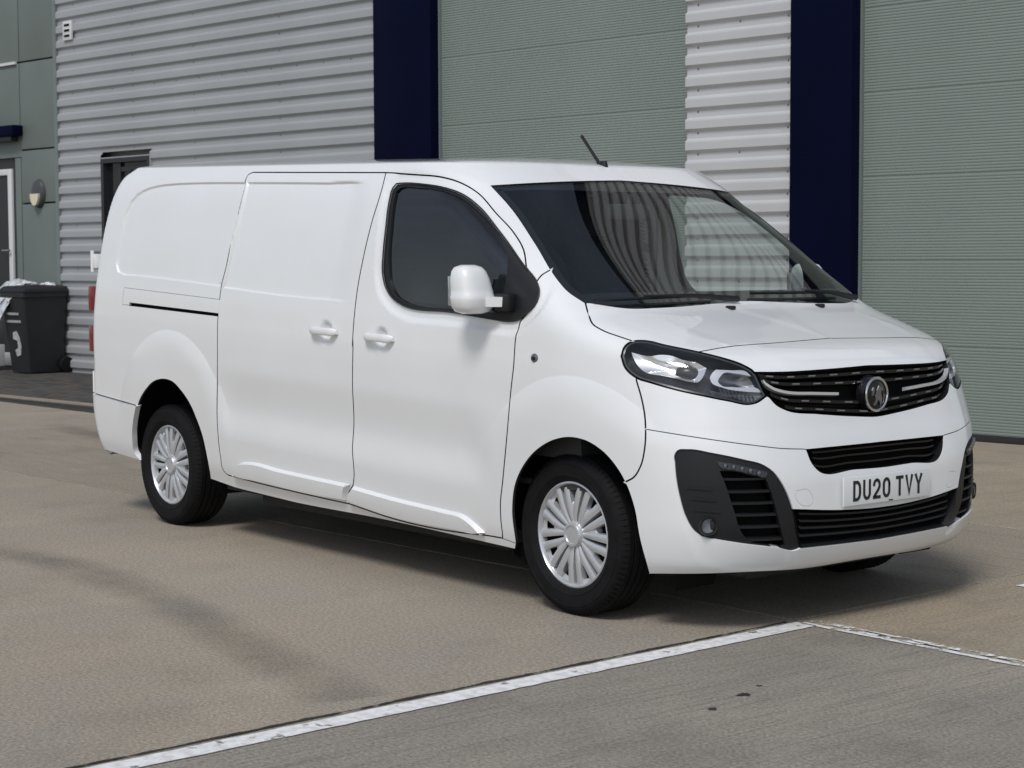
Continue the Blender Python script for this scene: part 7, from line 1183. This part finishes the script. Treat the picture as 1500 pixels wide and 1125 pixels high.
# sectional doors, finely ribbed
def door_panel_mesh(w, h):
    mb = MB(); nr = 28; pr = h/nr; vs, fs = [], []; rows = [(.012, 0.0)]
    rows = [(.0035, .001), (.0035, .004)]
    for k in range(nr):
        z = .006+k*(h-.012)/nr; s = (h-.012)/nr
        rows += [(.0, z+s*.18), (.0, z+s*.62), (.0026, z+s*.80), (.0026, z+s)]
    rows += [(.0035, h-.004), (.0035, h-.001)]
    for u in (0, w): vs += [(u, y, z) for y, z in rows]
    n = len(rows); fs = [(k, k+1, n+k+1, n+k) for k in range(n-1)]
    me = bpy.data.meshes.new('door_panel'); me.from_pydata(vs, [], fs); me.update(); me.materials.append(M['sage']); return me
def sect_door(u0, u1, label):
    d = empty('sectional_door'); d.parent = bld; d['label'] = label
    H_ = .6690; me = door_panel_mesh(u1-u0-.04, H_); z = .052
    for k in range(8):
        o = bpy.data.objects.new('door_panel', me); COL.objects.link(o); o.parent = d; o.location = (u0+.02, 0, z+k*H_)
    MB().box((u0+.02, -.008, .006), (u1-.02, .03, .05)).build('bottom_seal', M['rubber_gap_shade'], d, None)
    for a, b in ((u0, u0+.02), (u1-.02, u1)): MB().box((a, -.03, 0), (b, .06, DT)).build('guide_rail', M['facade_dk'], d, None)
    MB().box((u0, -.06, DT-.23), (u1, .08, DT)).build('lintel', M['navy'], d, None)
sect_door(UP1R, UD1R-.012, 'sage sectional door behind the van roof')
sect_door(UP2R, 3.0, 'sage sectional door at the right')
# window in the silver cladding
w_ = empty('window'); w_.parent = bld
MB().box((-12.29, -.03, .95), (-11.23, .04, 2.655)).build('pane', M['glazing'], w_, None)
for a, b in (((-12.29, -.10, .95), (-12.23, .03, 2.655)), ((-11.29, -.10, .95), (-11.23, .03, 2.655)), ((-12.23, -.10, 2.60), (-11.29, .03, 2.655)), ((-11.96, -.06, .95), (-11.91, .03, 2.60)), ((-11.91, -.055, 2.49), (-11.29, .03, 2.545))):
    MB().box(a, b).build('window_frame', M['dark_frame'], w_, None)
for a, b in (((-12.31, -.098, 2.655), (-11.21, -.02, 2.668)), ((-11.23, -.098, .95), (-11.215, -.02, 2.655))): MB().box(a, b).build('flashing', M['clad'], w_, None)
# left façade of flat composite panels with recessed joints
def fpanel(u0, u1, z0, z1):
    g = .011; bpart('facade_panel', MB().box((u0+g, -.085, z0+g), (u1-g, .0, z1-g), .004), M['facade'], smooth=30)
for z0, z1 in ((0.02, 2.155), (2.155, 2.845), (2.845, 3.975), (3.975, 5.2), (5.2, 6.4), (6.4, 7.6), (7.6, 8.6)):
    fpanel(-14.20, UL-.075, z0, z1)
for z0, z1 in ((3.06, 3.975), (3.975, 5.2), (5.2, 6.9), (6.9, 8.6)):
    fpanel(-16.2, -14.20, z0, z1); fpanel(-18.6, -16.2, z0, z1)
fpanel(-14.36, -14.20, .02, 2.76)
bpart('facade_backing', MB().box((-19, -.03, 0), (UL-.07, .10, TOP)), M['dark_frame'])
bpart('signboard_edge', MB().box((-17.0, -.115, 3.955), (-14.25, -.086, 3.99)), M['white_frame'])
for a, b in ((( -18.6, -.075, 2.76), (-14.20, .0, 3.06)),): bpart('fascia_panel', MB().box(a, b, .004), M['facade_dk'])
cn = bpart('canopy', MB().box((-17.4, -.24, 3.03), (-14.13, -.086, 3.165), .012), M['navy'], smooth=30)
MB().box((-17.3, -.20, 2.965), (-14.25, -.10, 3.03), .01).build('canopy_soffit', M['dark_frame'], cn)
# entrance: glazed door set back in a dark reveal
dr = empty('entrance_door'); dr.parent = bld
MB().box((-17.2, -.005, .05), (-14.37, .02, 2.72)).build('door_glass', M['glazing'], dr, None)
for a, b in (((-14.60, -.06, .03), (-14.50, .03, 2.62)), ((-15.5, -.06, .03), (-15.41, .03, 2.62)), ((-15.41, -.06, 2.54), (-14.60, .03, 2.62)), ((-15.41, -.06, .03), (-14.60, .03, .20))):
    MB().box(a, b, .006).build('door_frame', M['white_frame'], dr, 30)
MB().tube([(-14.70, -.10, 1.55), (-14.52, -.10, 1.55)], .014, 8).build('door_handle', M['steel'], dr)
# ---- things on or by the building
def wl(u, y, z): q = bld.matrix_world @ Vector((u, y, z)); return q
bpy.context.view_layer.update()
lamp = empty('bulkhead_light', wl(-13.75, -.087, 2.275), BA, 'oval bulkhead light with dark upper half beside the entrance', 'wall light')
mb = MB(); lathe(mb, [(.0, -.07), (.10, -.066), (.165, -.045), (.185, -.012), (.188, .0)], 40, lambda r, a, h: (r*math.cos(a)*.80, h, r*math.sin(a)))
mb.build('lamp_body', mat('lamp_grey', (.055, .06, .06), .45), lamp, 40)
mb = MB(); pts = [(.128*math.cos(a), .150*math.sin(a)-.005) for a in np.linspace(math.pi, 2*math.pi, 20)]
mb.prism([(a*.80, b) for a, b in pts], lambda a, b: (a, -.085, b), lambda a, b: (a, -.045, b)); mb.build('diffuser', mat('lamp_diffuser', (.68, .62, .46), .5), lamp, 30)
vent = empty('louvre_vent', wl(-12.96, -.095, 4.27), BA, 'small white plastic vent with three dark slots high on the cladding', 'vent')
MB().box((-.10, -.03, -.12), (.10, .0, .12), .008).build('vent_plate', M['white_frame'], vent, 30)
for zz in (-.066, 0, .066): MB().box((-.06, -.034, zz-.014), (.06, -.029, zz+.014)).build('vent_slot', M['void'], vent, None)
# wheelie bin
M['bin'] = mat('bin_plastic', (.016, .017, .020), .48, noise=(4, .3), bump=(200, .15, .001))
bn = empty('wheelie_bin', wl(-13.36, -.43, 0), BA, 'black plastic wheelie bin with white stickers against the facade', 'bin')
def ring(hx, hy, z, cy=0.0, r=.05, n=5):
    P = []
    for sx, sy, a0 in ((1, 1, 0), (-1, 1, 90), (-1, -1, 180), (1, -1, 270)):
        for k in range(n+1):
            a = math.radians(a0+90*k/n); P.append((sx*(hx-r)+r*math.cos(a), cy+sy*(hy-r)+r*math.sin(a), z))
    return P
MB().loft([ring(.215, .245, .02, .03), ring(.22, .25, .06, .03), ring(.275, .32, .96), ring(.29, .335, .965), ring(.29, .335, 1.025), ring(.28, .325, 1.03)]).build('bin_body', M['bin'], bn, 40)
MB().loft([ring(.30, .345, 1.028, 0), ring(.30, .345, 1.05, 0), ring(.27, .31, 1.095, .02), ring(.17, .2, 1.115, .03)]).build('lid', M['bin'], bn, 40)
MB().box((-.25, .30, 1.015), (.25, .41, 1.055), .012).tube([(-.27, .415, 1.06), (.27, .415, 1.06)], .018, 8).build('bin_handle', M['bin'], bn)
for s_ in (-1, 1):
    mb = MB(); lathe(mb, [(.0, -.03), (.045, -.032), (.05, -.028), (.07, -.028), (.095, -.026), (.102, -.016), (.102, .016), (.095, .026), (.0, .03)], 28, lambda r, a, h: (s_*.255+h, .30+r*math.cos(a), .102+r*math.sin(a)))
    mb.build('bin_wheel', M['tyre'], bn, 30)
WS_ = mat('sticker_white', (.55, .56, .56), .5, noise=(30, .4))
fy = lambda z: -.22-.1*(z-.06)/.84-.004
def sticker(pts, nm, parent=bn):
    MB().prism(pts, lambda a, b: (a, fy(b)-.006, b), lambda a, b: (a, fy(b)+.004, b)).build(nm, WS_, parent, None)
st_ = [(-.03, .52), (.04, .54), (.10, .46), (.12, .34), (.09, .24), (.0, .22), (-.03, .30), (.05, .33), (.05, .42), (-.05, .44)]
sticker(st_, 'arrow_sticker')
for zz, wd_ in ((.74, .13), (.645, .15)):     # two short lines of worn lettering
    x = -wd_
    rr = random.Random(int(zz*100))
    while x < wd_:
        w2 = rr.uniform(.018, .03); sticker([(x, zz), (x+w2, zz), (x+w2, zz+.03), (x, zz+.03)], 'letter'); x += w2+.012
# crumpled clear plastic sheet over the lid
M['film'] = mat('plastic_sheet', (.70, .72, .73), .25, noise=(16, .35, (.35, .37, .38)), coat=.5)
def crumple(name, cx, cy, cz, sx, sy, sz, seed, label, drop=0.0):
    rnd = random.Random(seed); bm = bmesh.new(); bmesh.ops.create_icosphere(bm, subdivisions=4, radius=1)
    import mathutils
    for v in bm.verts:
        n = mathutils.noise.fractal(v.co*2.2+Vector((seed, 0, 0)), .9, 2.1, 4)
        c = v.co*(1+.34*n); z = c.z*sz
        v.co = Vector((c.x*sx, c.y*sy, max(z, -.01)-drop*max(0, -c.y)**2))
    me = bpy.data.meshes.new(name); bm.to_mesh(me); bm.free()
    o = link(name, me, M['film']); o.location = wl(cx, cy, cz); o.rotation_euler = (0, 0, BA)
    return tag(o, label, 'plastic sheet')
crumple('plastic_sheet', -13.56, -.55, 1.08, .30, .26, .09, 5, 'crumpled clear plastic sheet spilling over the front of the bin lid', .28)
crumple('plastic_bag', -13.27, -.28, 1.10, .12, .10, .045, 9, 'small crumpled plastic bag lying at the hinge end of the bin lid')
# low white box and timber scrap left of the bin
cb = empty('packing_box', wl(-14.45, -.62, 0), BA, 'pale wrapped box standing left of the wheelie bin', 'box')
MB().box((-.33, -.2, .06), (.33, .2, .34), .012).build('box_base', M['white_frame'], cb, 30)
MB().box((-.32, -.19, .342), (.32, .19, .66), .012).build('box_top', mat('box_grey', (.13, .13, .15), .6), cb, 30)
tag(MB().box((-.4, -.06, 0), (.4, .06, .055), .006).build('timber_offcut', mat('timber', (.16, .075, .03), .8, noise=(20, .4)), None, 30), 'brown timber offcut lying under the packing box', 'timber').location = wl(-14.42, -.75, 0)
# block-paved strip in front of the façade, with a concrete edging
PB = [mat('paver_%s' % n, c, .85, noise=(14, .3), bump=(160, .4, .003)) for n, c in (('brown', (.085, .070, .056)), ('grey', (.075, .072, .066)), ('dark', (.052, .048, .043)))]
pv = MB(); pv.add([tuple(wl(-19, -2.62, -.006)), tuple(wl(-7.4, -2.95, -.006)), tuple(wl(-7.4, -.0, -.006)), tuple(wl(-19, 0, -.006))], [(0, 1, 2, 3)])
pave = tag(pv.build('paved_strip', CG, None, None), 'strip of small block paving along the foot of the building', None, None, 'structure')
bms = []
for m_ in PB:
    mb = MB(); mb.box((-.098, -.048, -.02), (.098, .048, .0), .006); me = mb.mesh('paving_block', 30); me.materials.append(m_); bms.append(me)
rnd = random.Random(11); cnt = 0
rest = [MB() for _ in PB]
for r in range(27):
    for c in range(60):
        u = -16.9+c*.2+(.1 if r % 2 else 0); y = -2.60+r*.1
        if y < -2.60-(u+13)*.10*0: continue
        p = wl(u, y, .004+rnd.uniform(-.002, .002)); k = rnd.randrange(3)
        if -13.6 < u < -9.2 and y < -1.15 and cnt < 290:
            o = bpy.data.objects.new('paving_block', bms[k]); COL.objects.link(o); o.parent = pave; o.location = p; o.rotation_euler = (0, 0, BA); cnt += 1
        else:
            q = [wl(u+a, y+b, .004) for a, b in ((-.098, -.048), (.098, -.048), (.098, .048), (-.098, .048))]
            rest[k].add([tuple(v) for v in q], [(0, 1, 2, 3)])
for k, mb in enumerate(rest): tag(mb.build('paving_blocks_far', PB[k], pave, None), None, None, None, 'stuff')
ed = MB()
for c in range(12):
    a, b = wl(-17+c*.915, -2.72, 0), wl(-17+c*.915+.90, -2.72, 0)
    mb = MB().box((0, -.05, -.02), (.905, .05, .012), .006); o = mb.build('edging_stone', CC, pave, 30); o.location = a; o.rotation_euler = (0, 0, BA)
bpy.context.view_layer.update()
